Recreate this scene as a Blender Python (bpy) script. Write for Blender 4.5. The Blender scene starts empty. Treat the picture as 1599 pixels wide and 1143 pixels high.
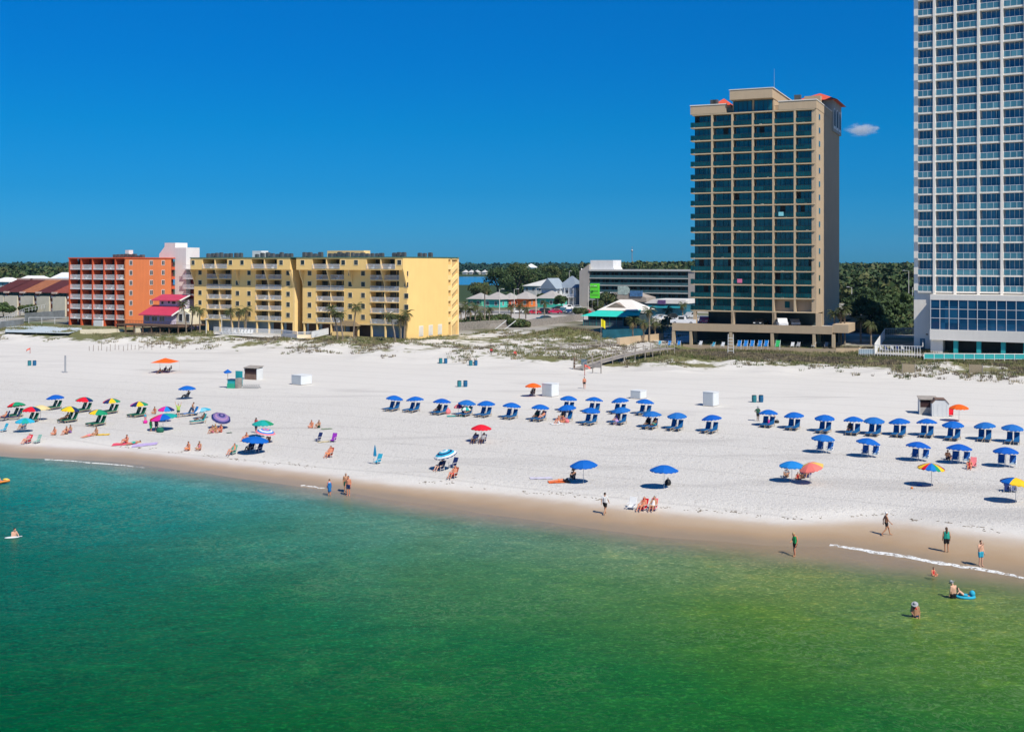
import bpy, math, random
import numpy as np
from mathutils import Vector, Matrix, noise
random.seed(7); rng = np.random.default_rng(7)
sc = bpy.context.scene
R = math.radians
# ---------------------------------------------------------------- camera, sky, sun
H = 20.0; F = 1800.0; YH = 412.0; CX = 799.5
cam_d = bpy.data.cameras.new('camera'); cam = bpy.data.objects.new('camera', cam_d)
sc.collection.objects.link(cam); sc.camera = cam
cam.location = (0, 0, H); cam.rotation_euler = (R(90), 0, 0)
cam_d.sensor_width = 36; cam_d.lens = F/1599*36; cam_d.shift_y = -(571.5-YH)/1599
cam_d.clip_start = 1; cam_d.clip_end = 20000
SUNV = Vector((-.48, .68, -1.0))                       # the way the light travels
sun_d = bpy.data.lights.new('sun', 'SUN'); sun = bpy.data.objects.new('sun', sun_d)
sc.collection.objects.link(sun)
sun_d.energy = 4.6; sun_d.angle = R(.5); sun_d.color = (1, .925, .80)
sun.rotation_euler = SUNV.to_track_quat('-Z', 'Y').to_euler()
world = bpy.data.worlds.new('World'); sc.world = world; world.use_nodes = True
wn = world.node_tree.nodes; wl = world.node_tree.links
bg = wn['Background']; bg.inputs['Strength'].default_value = .085
sky = wn.new('ShaderNodeTexSky'); sky.sky_type = 'NISHITA'; sky.sun_disc = False
sky.sun_elevation = math.asin(1/SUNV.length); sky.sun_rotation = math.atan2(.48, -.68)
sky.air_density = 1.0; sky.dust_density = .3; sky.ozone_density = 3.0
# colour grade of the clear air by elevation
tc = wn.new('ShaderNodeTexCoord'); sx = wn.new('ShaderNodeSeparateXYZ'); wl.new(tc.outputs['Generated'], sx.inputs[0])
rp = wn.new('ShaderNodeValToRGB'); wl.new(sx.outputs['Z'], rp.inputs[0])
SKYRAMP = [(0, (.085, .44, .97)), (.012, (.075, .43, 1.0)), (.062, (.030, .40, .87)), (.117, (.008, .43, .87)), (.171, (.003, .435, .94)), (.22, (.002, .46, 1.0)), (.4, (.005, .44, .95)), (.8, (.10, .50, .95))]
while len(rp.color_ramp.elements) < len(SKYRAMP): rp.color_ramp.elements.new(.5)
for e, (p, c_) in zip(rp.color_ramp.elements, SKYRAMP):
    e.position = p; e.color = (*c_, 1)
mx = wn.new('ShaderNodeMix'); mx.data_type = 'RGBA'; mx.blend_type = 'MULTIPLY'; mx.inputs[0].default_value = 1
wl.new(sky.outputs[0], mx.inputs[6]); wl.new(rp.outputs[0], mx.inputs[7]); wl.new(mx.outputs[2], bg.inputs['Color'])
sc.view_settings.view_transform = 'Standard'; sc.view_settings.look = 'None'
sc.view_settings.exposure = .25; sc.view_settings.gamma = 1
sc.cycles.max_bounces = 6; sc.cycles.diffuse_bounces = 3; sc.cycles.glossy_bounces = 3
sc.cycles.transparent_max_bounces = 12; sc.cycles.volume_bounces = 1; sc.cycles.transmission_bounces = 3
sc.cycles.use_denoising = True; sc.cycles.caustics_reflective = False; sc.cycles.caustics_refractive = False
sc.cycles.volume_step_rate = 4
# ---------------------------------------------------------------- materials
def lin(r, g, b):
    f = lambda v: (v/255/12.92 if v <= 10.3 else ((v/255+.055)/1.055)**2.4)
    return (f(r), f(g), f(b))
class N:                                                # a tiny node-writing helper
    def __init__(s, name):
        s.m = bpy.data.materials.new(name); s.m.use_nodes = True; s.t = s.m.node_tree
        s.n = s.t.nodes; s.l = s.t.links; s.b = s.n['Principled BSDF']; s.out = s.n['Material Output']
    def new(s, t, **k):
        x = s.n.new('ShaderNode'+t)
        for a, v in k.items(): setattr(x, a, v)
        return x
    def put(s, v, sock):
        if isinstance(v, bpy.types.NodeSocket): s.l.new(v, sock)
        elif v is not None:
            if isinstance(v, tuple) and len(v) == 3 and sock.type == 'RGBA': v = (*v, 1)
            sock.default_value = v
    def math(s, op, a, b=None, c=None, clamp=False):
        x = s.new('Math', operation=op, use_clamp=clamp)
        s.put(a, x.inputs[0]); s.put(b, x.inputs[1]); s.put(c, x.inputs[2]); return x.outputs[0]
    def mix(s, f, a, b, bt='MIX'):
        x = s.new('Mix', data_type='RGBA', blend_type=bt); s.put(f, x.inputs[0]); s.put(a, x.inputs[6]); s.put(b, x.inputs[7]); return x.outputs[2]
    def pos(s): return s.new('NewGeometry').outputs['Position']
    def mapped(s, sc3, src=None, rot=(0, 0, 0)):
        x = s.new('Mapping'); s.l.new(src or s.pos(), x.inputs[0]); x.inputs['Scale'].default_value = sc3; x.inputs['Rotation'].default_value = rot; return x.outputs[0]
    def noise(s, scale, detail=4, src=None, rough=.55, dist=0):
        x = s.new('TexNoise'); s.l.new(src or s.pos(), x.inputs['Vector'])
        x.inputs['Scale'].default_value = scale; x.inputs['Detail'].default_value = detail
        x.inputs['Roughness'].default_value = rough; x.inputs['Distortion'].default_value = dist; return x.outputs['Fac']
    def ramp(s, f, stops):
        x = s.new('ValToRGB'); s.l.new(f, x.inputs[0]); cr = x.color_ramp
        while len(cr.elements) < len(stops): cr.elements.new(.5)
        for e, (p, c) in zip(cr.elements, stops): e.position = p; e.color = (*c, 1) if isinstance(c, tuple) else (c, c, c, 1)
        return x.outputs[0]
    def sstep(s, v, a, b):
        x = s.new('MapRange', interpolation_type='SMOOTHSTEP'); s.put(v, x.inputs[0])
        x.inputs[1].default_value = a; x.inputs[2].default_value = b; return x.outputs[0]
    def attr(s, name):
        x = s.new('Attribute'); x.attribute_name = name; return x.outputs['Fac']
    def bump(s, h, dist, strength=1.0, nrm=None):
        x = s.new('Bump'); s.l.new(h, x.inputs['Height']); x.inputs['Distance'].default_value = dist; x.inputs['Strength'].default_value = strength
        if nrm is not None: s.l.new(nrm, x.inputs['Normal'])
        return x.outputs[0]
MATS = {}
def mat(name, col, rough=.75, var=.15, scale=.6, spec=.3, metal=0, bump=0, streak=False, trans=0):
    if name in MATS: return MATS[name]
    q = N(name); a = q.noise(scale, 5)
    if streak: a = q.math('MULTIPLY', q.math('ADD', a, q.noise(1.0, 5, q.mapped((1.6, 1.6, .12)))), .5)
    k = q.ramp(a, [(.3, 1-var), (.7, 1+var*.4)])
    q.put(q.mix(1.0, col, k, 'MULTIPLY'), q.b.inputs['Base Color'])
    q.b.inputs['Roughness'].default_value = rough; q.b.inputs['Specular IOR Level'].default_value = spec
    q.b.inputs['Metallic'].default_value = metal
    if bump: q.l.new(q.bump(q.noise(scale*8, 4), bump), q.b.inputs['Normal'])
    if trans:
        tr = q.new('BsdfTranslucent'); tr.inputs['Color'].default_value = (*col, 1)
        ms = q.new('MixShader'); ms.inputs[0].default_value = trans
        q.l.new(q.b.outputs[0], ms.inputs[1]); q.l.new(tr.outputs[0], ms.inputs[2]); q.l.new(ms.outputs[0], q.out.inputs[0])
    MATS[name] = q.m; return q.m
def glass(name, col, col2, rough=.06, cell=(.9, .9, .35), ior=1.5, spec=.6):
    """dark window glass; curtains and blinds behind change from pane to pane"""
    if name in MATS: return MATS[name]
    q = N(name); w = q.new('TexWhiteNoise', noise_dimensions='3D')
    fl = q.new('VectorMath', operation='FLOOR'); q.l.new(q.mapped(cell), fl.inputs[0]); q.l.new(fl.outputs[0], w.inputs['Vector'])
    q.put(q.mix(q.ramp(w.outputs['Value'], [(.05, 0.), (.3, .25), (.6, .55), (.82, .8), (.9, 1.6)]), col, col2), q.b.inputs['Base Color'])
    q.b.inputs['Roughness'].default_value = rough; q.b.inputs['IOR'].default_value = ior; q.b.inputs['Specular IOR Level'].default_value = spec
    q.l.new(q.bump(q.noise(.35, 2), .02), q.b.inputs['Normal'])
    MATS[name] = q.m; return q.m
# ---------------------------------------------------------------- mesh builder
class MB:
    def __init__(s): s.v = []; s.f = []; s.mi = []
    def add(s, vs, fs, m=0):
        o = len(s.v); s.v += [tuple(p) for p in vs]; s.f += [tuple(i+o for i in f) for f in fs]; s.mi += [m]*len(fs); return s
    def box(s, x0, x1, y0, y1, z0, z1, m=0):
        v = [(x0,y0,z0),(x1,y0,z0),(x1,y1,z0),(x0,y1,z0),(x0,y0,z1),(x1,y0,z1),(x1,y1,z1),(x0,y1,z1)]
        return s.add(v, [(0,3,2,1),(4,5,6,7),(0,1,5,4),(1,2,6,5),(2,3,7,6),(3,0,4,7)], m)
    def obox(s, c, sx, sy, sz, rot, m=0):                # oriented box about c
        M = rot if isinstance(rot, Matrix) else Matrix.Rotation(rot, 3, 'Z')
        v = [Vector(c)+M @ Vector((a*sx/2, b*sy/2, d*sz/2)) for d in (-1, 1) for a, b in ((-1,-1),(1,-1),(1,1),(-1,1))]
        return s.add(v, [(0,3,2,1),(4,5,6,7),(0,1,5,4),(1,2,6,5),(2,3,7,6),(3,0,4,7)], m)
    def cyl(s, p0, p1, r0, r1=None, n=8, m=0, caps=True):
        r1 = r0 if r1 is None else r1; p0 = Vector(p0); p1 = Vector(p1); d = (p1-p0).normalized()
        a = d.orthogonal().normalized(); b = d.cross(a); v = []
        for p, r in ((p0, r0), (p1, r1)):
            for i in range(n):
                t = 2*math.pi*i/n; v.append(p+(a*math.cos(t)+b*math.sin(t))*r)
        f = [(i, (i+1) % n, n+(i+1) % n, n+i) for i in range(n)]
        if caps: f += [tuple(range(n))[::-1], tuple(range(n, 2*n))]
        return s.add(v, f, m)
    def ball(s, c, r, n=8, k=6, m=0, sq=(1, 1, 1), M=None):
        v = []; f = []
        for j in range(k+1):
            ph = math.pi*j/k
            for i in range(n):
                t = 2*math.pi*i/n; p = Vector((math.sin(ph)*math.cos(t)*r*sq[0], math.sin(ph)*math.sin(t)*r*sq[1], math.cos(ph)*r*sq[2]))
                v.append(Vector(c)+(M @ p if M else p))
        for j in range(k):
            for i in range(n): f.append((j*n+i, (j+1)*n+i, (j+1)*n+(i+1) % n, j*n+(i+1) % n))
        return s.add(v, f, m)
    def prism(s, pts, d, m=0):                           # polygon pts extruded by vector d
        n = len(pts); d = Vector(d); v = [Vector(p) for p in pts]; v += [p+d for p in v]
        return s.add(v, [tuple(range(n))[::-1], tuple(range(n, 2*n))]+[(i, (i+1) % n, n+(i+1) % n, n+i) for i in range(n)], m)
    def mesh(s, name, mats):
        me = bpy.data.meshes.new(name); me.from_pydata(s.v, [], s.f)
        for q in (mats if isinstance(mats, (list, tuple)) else [mats]): me.materials.append(q)
        me.polygons.foreach_set('material_index', s.mi); me.update(); return me
    def build(s, name, mats, parent=None, smooth=False, loc=None, rot=None):
        me = s.mesh(name, mats)
        if smooth: me.polygons.foreach_set('use_smooth', [True]*len(me.polygons))
        o = bpy.data.objects.new(name, me); sc.collection.objects.link(o)
        if parent: o.parent = parent
        if loc is not None: o.location = loc
        if rot is not None: o.rotation_euler = (0, 0, rot)
        return o
def tag(o, label=None, cat=None, group=None, kind=None):
    if label: o['label'] = label
    if cat: o['category'] = cat
    if group: o['group'] = group
    if kind: o['kind'] = kind
    return o
def empty(name, loc, rz=0, label=None, cat=None, group=None):
    o = bpy.data.objects.new(name, None); sc.collection.objects.link(o); o.location = loc; o.rotation_euler = (0, 0, rz)
    o.empty_display_size = .2; return tag(o, label, cat, group)
def link(name, me, parent=None, loc=None):
    o = bpy.data.objects.new(name, me); sc.collection.objects.link(o)
    if parent: o.parent = parent
    if loc is not None: o.location = loc
    return o
def big_mesh(name, verts, tris, m, per=3):
    me = bpy.data.meshes.new(name); nv, nf = len(verts), len(tris)
    me.vertices.add(nv); me.vertices.foreach_set('co', np.asarray(verts, np.float32).ravel())
    me.loops.add(nf*per); me.loops.foreach_set('vertex_index', np.asarray(tris, np.int32).ravel())
    me.polygons.add(nf); me.polygons.foreach_set('loop_start', np.arange(0, nf*per, per, dtype=np.int32))
    for q in (m if isinstance(m, (list, tuple)) else [m]): me.materials.append(q)
    me.update(calc_edges=True); return me
ORD = 'first second third fourth fifth sixth seventh eighth ninth tenth eleventh twelfth thirteenth fourteenth fifteenth sixteenth'.split()
# ---------------------------------------------------------------- the shore's own frame: s along the water's edge, t inland
TH = R(28.7); UX, UY = .877, -.48; NX, NY = .48, .877
def st(X, Y): return X*UX+(Y-91)*UY, X*NX+(Y-91)*NY
def xy(s, t): return s*UX+t*NX, 91+s*UY+t*NY
def itp(tab, s):
    if s <= tab[0][0]: return tab[0][1]
    for (a, b), (c, d) in zip(tab, tab[1:]):
        if s <= c:
            k = (s-a)/(c-a); k = k*k*(3-2*k); return b+(d-b)*k
    return tab[-1][1]
WL = [(-75, .5), (-61, -.1), (-46, 3.3), (-19, 2.0), (-9.7, .9), (0, 0), (11, -.6), (19.4, .6), (24.3, 2.4), (31, .9), (37, .1), (60, .5)]
DL = [(-90, 5), (-65, 3.6), (-48, 6.4), (-26, 5.6), (-15, 4.4), (-3, 5.4), (9, 5.2), (19, 5.6), (27, 10.2), (36, 9), (60, 8)]
def fb(x, y, sc_, o=3): return noise.fractal(Vector((x*sc_, y*sc_, 3.3)), 1.0, 2.0, o)
def dune0(s): return itp([(-240, 92), (-186, 93), (-110, 99), (-70, 94), (-40, 96), (0, 106), (60, 108)], s)
def ss(x, a, b):
    k = min(1, max(0, (x-a)/(b-a))); return k*k*(3-2*k)
def lag(X, Y):                                           # how deep inside the lagoon
    e = fb(X, Y, .004)*60
    return min(ss(Y, 890+e*.2, 925+e*.2), 1-ss(Y, 1720+e, 1780+e), 1-ss(X, 40+e, 130+e))
def h(X, Y):
    s, t = st(X, Y); w = itp(WL, s)+fb(s, 0, .12)*.35; d = itp(DL, s)
    if t < w: return max(-3.2, (t-w)*.085)
    if t < d: return .42*(t-w)/(d-w)
    z = .42+.5*ss(t, d, d+4.5)+fb(s, t, .09)*.07*ss(t, d+1, d+8)
    z += 1.1*ss(t, d+4, 90)
    k = dune0(s)+fb(s, 5, .06)*3
    if t > k-4:
        e = ss(t, k-3, k+16); kk = ss(s, -99, -93); rt = ss(s, -42, -34); out = (1-ss(t, 118, 126))*(1-kk)+(1-ss(t, 138, 166))*kk*(1-rt)+(1-ss(t, 124, 136))*rt
        z += e*(1.3-.55*rt)+max(0, fb(s, t, .11, 4)+.15)*.9*ss(t, k-2, k+5)*out
        z += 2.3*math.exp(-(((X-12.5)/8)**2+((Y-256)/9)**2))
        z += (3.95-z)*(ss(t, 116, 126)*(1-kk)+ss(t, 150, 168)*kk*(1-rt)+ss(t, 139, 152)*rt)
    if Y > 700:
        z += lag(X, Y)*-6
        z += ss(Y, 1900, 2500)*(2.5+fb(X, Y, .0016)*6)
    return z
def at(px, py, z=None, dz=0):
    """point of the ground (plus dz) seen at a place in the photo; fixed z if given"""
    zz = 1.5 if z is None else z
    for _ in range(1 if z is not None else 9):
        Y = F*(H-zz)/(py-YH); X = (px-CX)/F*Y
        if z is None: zz = h(X, Y)+dz
    return Vector((X, Y, zz))
def gnd(X, Y, dz=0): return Vector((X, Y, h(X, Y)+dz))
# ---------------------------------------------------------------- terrain: one sheet from the sea bed to the horizon
def nodes1(parts):
    out = []
    for a, b, st_ in parts:
        x = a
        while x < b-1e-6: out.append(x); x += st_
    out.append(parts[-1][1]); return out
TT = nodes1([(-4000, -600, 400), (-600, -60, 60), (-60, -12, 4), (-12, 14, .7), (14, 86, 2.2), (86, 152, .95), (152, 300, 6), (300, 1200, 25), (1200, 3200, 60), (3200, 6000, 400)])
SS = nodes1([(-5000, -2400, 400), (-2400, -400, 50), (-400, -210, 10), (-210, 50, 1.3), (50, 120, 7), (120, 1400, 40), (1400, 5000, 400)])
vs = []; swash = []; wet = []; veg = []; town = []; rough_ = []
for t in TT:
    for s in SS:
        X, Y = xy(s, t); z = h(X, Y); vs.append((X, Y, z)); d = itp(DL, s)
        w_l = itp(WL, s); swash.append(min(1, max(0, (d+.8-t)/(d-w_l)))); wet.append(1-ss(t, d-1.6, d+2.8)); rough_.append(ss(t, d, d+4)*(1-ss(t, 38, 62)*.8))
        k = dune0(s)+fb(s, 5, .06)*3
        g = ss(t, k-1, k+11)*.62+ss(t, k+12, k+20)*.25
        if -94 < s < -40 and 108 < t < 170: g *= .5
        if s > -60: g += .35*ss(t, 122, 128)*(1-ss(t, 146, 150))*ss(s, -44, -36)
        g += .6*math.exp(-(((X-12.5)/10)**2+((Y-256)/12)**2)); veg.append(min(1, g+fb(s, t, .05)*.35*ss(t, k-2, k+6)))
        town.append(ss(t, 127, 133) if s < -95 else ss(t, 164, 168) if s < -40 else ss(t, 149, 153))
ns, nt = len(SS), len(TT)
quads = [(j*ns+i, j*ns+i+1, (j+1)*ns+i+1, (j+1)*ns+i) for j in range(nt-1) for i in range(ns-1)]
q = N('sand_and_land')
wv, gv, tv, rv = q.attr('wet'), q.attr('veg'), q.attr('town'), q.attr('rough')
n1 = q.noise(.9, 6); n2 = q.noise(4.0, 4); n3 = q.noise(.12, 4); n4 = q.noise(2.2, 5, rough=.7)
dry = q.mix(n3, (.565, .548, .515), (.625, .61, .575))
dry = q.mix(q.math('MULTIPLY', q.sstep(n4, .43, .32), rv), dry, (.40, .375, .335))
w2 = q.attr('swash'); wcol = q.ramp(q.math('ADD', w2, q.math('MULTIPLY', q.math('SUBTRACT', q.noise(.35, 4), .5), .35)), [(.0, (.52, .45, .375)), (.3, (.46, .355, .245)), (.7, (.375, .265, .16)), (1.0, (.28, .215, .145))])
px_ = q.new('SeparateXYZ'); q.l.new(q.pos(), px_.inputs[0]); wcol = q.mix(q.sstep(px_.outputs['X'], 5, -35), wcol, q.mix(1.0, wcol, (1.06, 1.12, 1.28), 'MULTIPLY'))
wf = q.sstep(q.math('ADD', wv, q.math('MULTIPLY', q.math('SUBTRACT', n1, .5), .5)), .05, .95)
stain = q.noise(1.0, 4, q.mapped((.035, .16, .1), rot=(0, 0, TH)), dist=.5)
dry = q.mix(q.math('MULTIPLY', q.sstep(stain, .54, .70), .55), dry, (.43, .415, .395))
trk = q.new('TexWave', wave_type='BANDS', bands_direction='Y'); q.l.new(q.mapped((1, 1, 1), rot=(0, 0, TH)), trk.inputs['Vector']); trk.inputs['Scale'].default_value = .045; trk.inputs['Distortion'].default_value = 1.2; trk.inputs['Detail'].default_value = 1; trk.inputs['Detail Scale'].default_value = .06
dry = q.mix(q.math('MULTIPLY', q.sstep(trk.outputs['Fac'], .985, .999), .5), dry, (.46, .445, .42))
c1 = q.mix(wf, dry, wcol)
vn = q.math('ADD', gv, q.math('MULTIPLY', q.math('SUBTRACT', q.noise(.22, 6, rough=.65), .5), 1.7))
vcol = q.mix(q.noise(.5, 5), (.15, .145, .06), (.25, .205, .12))
c2 = q.mix(q.sstep(vn, .52, .74), c1, q.mix(q.noise(.13, 3), vcol, (.085, .115, .03)))
tcol = q.ramp(q.noise(.035, 5), [(.36, (.07, .10, .03)), (.46, (.16, .15, .10)), (.54, (.36, .34, .30)), (.66, (.22, .215, .21))])
far = q.new('SeparateXYZ'); q.l.new(q.pos(), far.inputs[0])
tcol = q.mix(q.sstep(far.outputs['Y'], 440, 520), tcol, (.035, .06, .02))
c3 = q.mix(tv, c2, tcol)
q.put(c3, q.b.inputs['Base Color'])
q.put(q.math('SUBTRACT', .9, q.math('MULTIPLY', wf, .45)), q.b.inputs['Roughness']); q.b.inputs['Specular IOR Level'].default_value = .25
hh = q.math('ADD', q.math('MULTIPLY', n4, .55), q.math('MULTIPLY', q.noise(7, 3), .3))
hh = q.math('MULTIPLY', hh, q.math('ADD', q.math('MULTIPLY', rv, .9), .12))
hh = q.math('ADD', hh, q.math('MULTIPLY', q.math('MULTIPLY', n1, gv), .8))
q.l.new(q.bump(hh, .30), q.b.inputs['Normal'])
me = bpy.data.meshes.new('beach'); me.from_pydata(vs, [], quads); me.materials.append(q.m)
for nm, dat in (('swash', swash), ('wet', wet), ('veg', veg), ('town', town), ('rough', rough_)):
    a = me.attributes.new(nm, 'FLOAT', 'POINT'); a.data.foreach_set('value', dat)
me.polygons.foreach_set('use_smooth', [True]*len(me.polygons))
beach = link('ground', me); tag(beach, kind='structure')
# ---------------------------------------------------------------- the sea
q = N('sea_water'); P_ = q.pos(); sp = q.new('SeparateXYZ'); q.l.new(P_, sp.inputs[0])
def lin2(a, b, c): return q.math('ADD', q.math('ADD', q.math('MULTIPLY', sp.outputs['X'], a), q.math('MULTIPLY', sp.outputs['Y'], b)), c)
S_ = lin2(UX, UY, -91*UY); T_ = lin2(NX, NY, -91*NY)
T_ = q.math('SUBTRACT', T_, q.math('MULTIPLY', q.sstep(S_, -8, -30), 3.4)); big = q.noise(.045, 3, dist=.6); med = q.noise(.3, 4, dist=1.0)
D_ = q.math('ADD', q.math('MULTIPLY', T_, -1), q.math('MULTIPLY', q.math('SUBTRACT', big, .5), 14))
D_ = q.math('ADD', D_, q.math('MULTIPLY', q.math('SUBTRACT', med, .5), 3))
dn = q.math('DIVIDE', D_, 50.0)
cl = q.ramp(dn, [(0, (.20, .30, .27)), (.10, (.030, .205, .18)), (.28, (.0, .142, .118)), (.55, (.0, .098, .066)), (.95, (.0, .060, .024))])
cr = q.ramp(dn, [(0, (.29, .27, .15)), (.10, (.130, .190, .060)), (.28, (.062, .150, .022)), (.55, (.010, .105, .014)), (.95, (.0, .066, .008))])
hue = q.sstep(q.math('ADD', S_, q.math('ADD', q.math('MULTIPLY', q.math('SUBTRACT', big, .5), 22), q.math('MULTIPLY', T_, -.12))), -32, 32)
wc = q.mix(hue, cl, cr)
r1 = q.noise(1.0, 6, q.mapped((1.3, 1.9, 1), rot=(0, 0, R(-22))), rough=.68, dist=1.2)
r2 = q.noise(1.0, 5, q.mapped((3.4, 5.0, 1), rot=(0, 0, R(24))), rough=.7, dist=.8)
r3 = q.noise(1.0, 3, q.mapped((.32, .55, 1), rot=(0, 0, R(-25))), dist=.8)
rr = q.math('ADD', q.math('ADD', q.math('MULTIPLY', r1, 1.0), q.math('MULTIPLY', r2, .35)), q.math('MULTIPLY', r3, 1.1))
wc = q.mix(q.math('MULTIPLY', q.sstep(r1, .50, .74), .6), wc, q.mix(1.0, wc, (2.4, 1.40, 1.45), 'MULTIPLY'))  # light and shade of the ripples, crests to troughs, put into the water colour
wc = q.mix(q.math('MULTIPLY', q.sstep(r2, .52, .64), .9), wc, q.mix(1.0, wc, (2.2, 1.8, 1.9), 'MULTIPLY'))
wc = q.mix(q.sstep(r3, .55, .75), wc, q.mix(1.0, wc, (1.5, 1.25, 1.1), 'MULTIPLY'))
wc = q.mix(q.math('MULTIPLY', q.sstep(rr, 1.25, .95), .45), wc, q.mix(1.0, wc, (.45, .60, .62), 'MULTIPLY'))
rdn = q.noise(1.0, 3, q.mapped((.75, .95, 1), rot=(0, 0, R(-35))), rough=.6, dist=1.6)
rdg = q.math('MULTIPLY', q.sstep(q.math('ABSOLUTE', q.math('SUBTRACT', rdn, .5)), .045, .0), q.math('MULTIPLY', q.sstep(q.noise(.07, 3), .40, .60), .45))
wc = q.mix(q.math('MULTIPLY', rdg, q.sstep(T_, -48, -6)), wc, q.mix(.5, wc, (.30, .42, .22)))  # thin caustic-like light lines painted into the water colour
nrm = q.bump(rr, .09)
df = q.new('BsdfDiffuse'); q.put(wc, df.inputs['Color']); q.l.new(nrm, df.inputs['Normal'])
tp = q.new('BsdfTransparent'); q.put(q.mix(q.sstep(T_, 0, -6), (1, 1, 1), (.55, .85, .78)), tp.inputs['Color'])
m1 = q.new('MixShader'); q.put(q.sstep(q.math('ADD', T_, q.math('MULTIPLY', q.math('SUBTRACT', med, .5), 3)), 1.4, -7.5), m1.inputs[0])
q.l.new(tp.outputs[0], m1.inputs[1]); q.l.new(df.outputs[0], m1.inputs[2])
gl = q.new('BsdfGlossy'); gl.inputs['Roughness'].default_value = .08; nr2 = q.bump(rr, .03); q.l.new(nr2, gl.inputs['Normal'])
fr = q.new('Fresnel'); fr.inputs['IOR'].default_value = 1.33; q.l.new(nr2, fr.inputs['Normal'])
m2 = q.new('MixShader'); q.put(q.math('MULTIPLY', fr.outputs[0], .42), m2.inputs[0]); q.l.new(m1.outputs[0], m2.inputs[1]); q.l.new(gl.outputs[0], m2.inputs[2])
q.l.new(m2.outputs[0], q.out.inputs[0])
mb = MB()
c4 = [xy(-5000, -4000), xy(5000, -4000), xy(5000, 5), xy(-5000, 5)]
mb.add([(x, y, 0) for x, y in c4], [(0, 1, 2, 3)])
tag(mb.build('sea_water', q.m), kind='structure')
q = N('lagoon_water'); q.put(q.mix(q.noise(.01, 3), (.03, .20, .36), (.05, .26, .42)), q.b.inputs['Base Color'])
q.b.inputs['Roughness'].default_value = .25; q.l.new(q.bump(q.noise(.5, 3), .15), q.b.inputs['Normal'])
mb = MB(); mb.add([(-2500, 900, .5), (200, 900, .5), (200, 1850, .5), (-2500, 1850, .5)], [(0, 1, 2, 3)])
tag(mb.build('lagoon_water', q.m), kind='structure')
# ================================================================ BUILDINGS
def root_at(name, X, Y, z, th, label, cat, group=None): return empty(name, (X, Y, z), -R(th), label, cat, group)
class Fr:
    """the plan frame of a building: a to the right along the front, b inland"""
    def __init__(s, X, Y, th): s.X, s.Y, s.c, s.s = X, Y, math.cos(R(th)), math.sin(R(th))
    def a(s, px, b=0):                                   # distance along the front of a feature seen at column px
        k = (px-CX)/F; X0 = s.X+s.s*b; Y0 = s.Y+s.c*b    # (X0+c a)/(Y0-s a) = k
        return (k*Y0-X0)/(s.c+k*s.s)
    def b(s, px, a=0):
        k = (px-CX)/F; X0 = s.X+s.c*a; Y0 = s.Y-s.s*a
        return (k*Y0-X0)/(s.s-k*s.c)
    def w(s, a, b): return s.X+s.c*a+s.s*b, s.Y-s.s*a+s.c*b
    def z(s, py, a, b=0): return H-(py-YH)*s.w(a, b)[1]/F
def rail_mesh(w, hgt=1.0, gap=.22, bar=.05, m=0, solid=None):
    mb = MB(); n = max(2, int(w/gap))
    mb.box(0, w, -.03, .03, hgt-.07, hgt, m); mb.box(0, w, -.025, .025, .06, .12, m)
    for i in range(n+1):
        x = (w-bar)*i/n; mb.box(x, x+bar, -.02, .02, .12, hgt-.07, m)
    if solid is not None: mb.box(.02, w-.02, -.008, .008, .12, hgt-.07, solid)
    return mb
def window_mb(w, hh, fr=.09, depth=.08, mull=1):          # frame 0, glass 1; in the a-z plane at b=0 (front is -b)
    mb = MB(); mb.box(0, w, -depth, .0, 0, fr); mb.box(0, w, -depth, 0, hh-fr, hh); mb.box(0, fr, -depth, 0, fr, hh-fr); mb.box(w-fr, w, -depth, 0, fr, hh-fr)
    for i in range(1, mull+1):
        x = w*i/(mull+1); mb.box(x-.03, x+.03, -depth*.7, 0, fr, hh-fr)
    mb.add([(fr, -.02, fr), (w-fr, -.02, fr), (w-fr, -.02, hh-fr), (fr, -.02, hh-fr)], [(0, 1, 2, 3)], 1); return mb
white = mat('white_paint', (.78, .78, .77), .5, .08); white2 = mat('white_metal', (.74, .76, .78), .4, .05, spec=.5)
darkglass = glass('window_glass', (.012, .018, .022), (.05, .06, .065))
metal = mat('galvanised_steel', (.45, .46, .47), .4, .1, metal=.6)
black = mat('dark_void', (.02, .02, .022), .6, .2)
conc = mat('concrete', (.48, .46, .42), .85, .2, .5, streak=True)
wood = mat('weathered_wood', (.33, .30, .27), .9, .3, 2)
brownwood = mat('brown_timber', (.16, .10, .07), .85, .3, 2)
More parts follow.
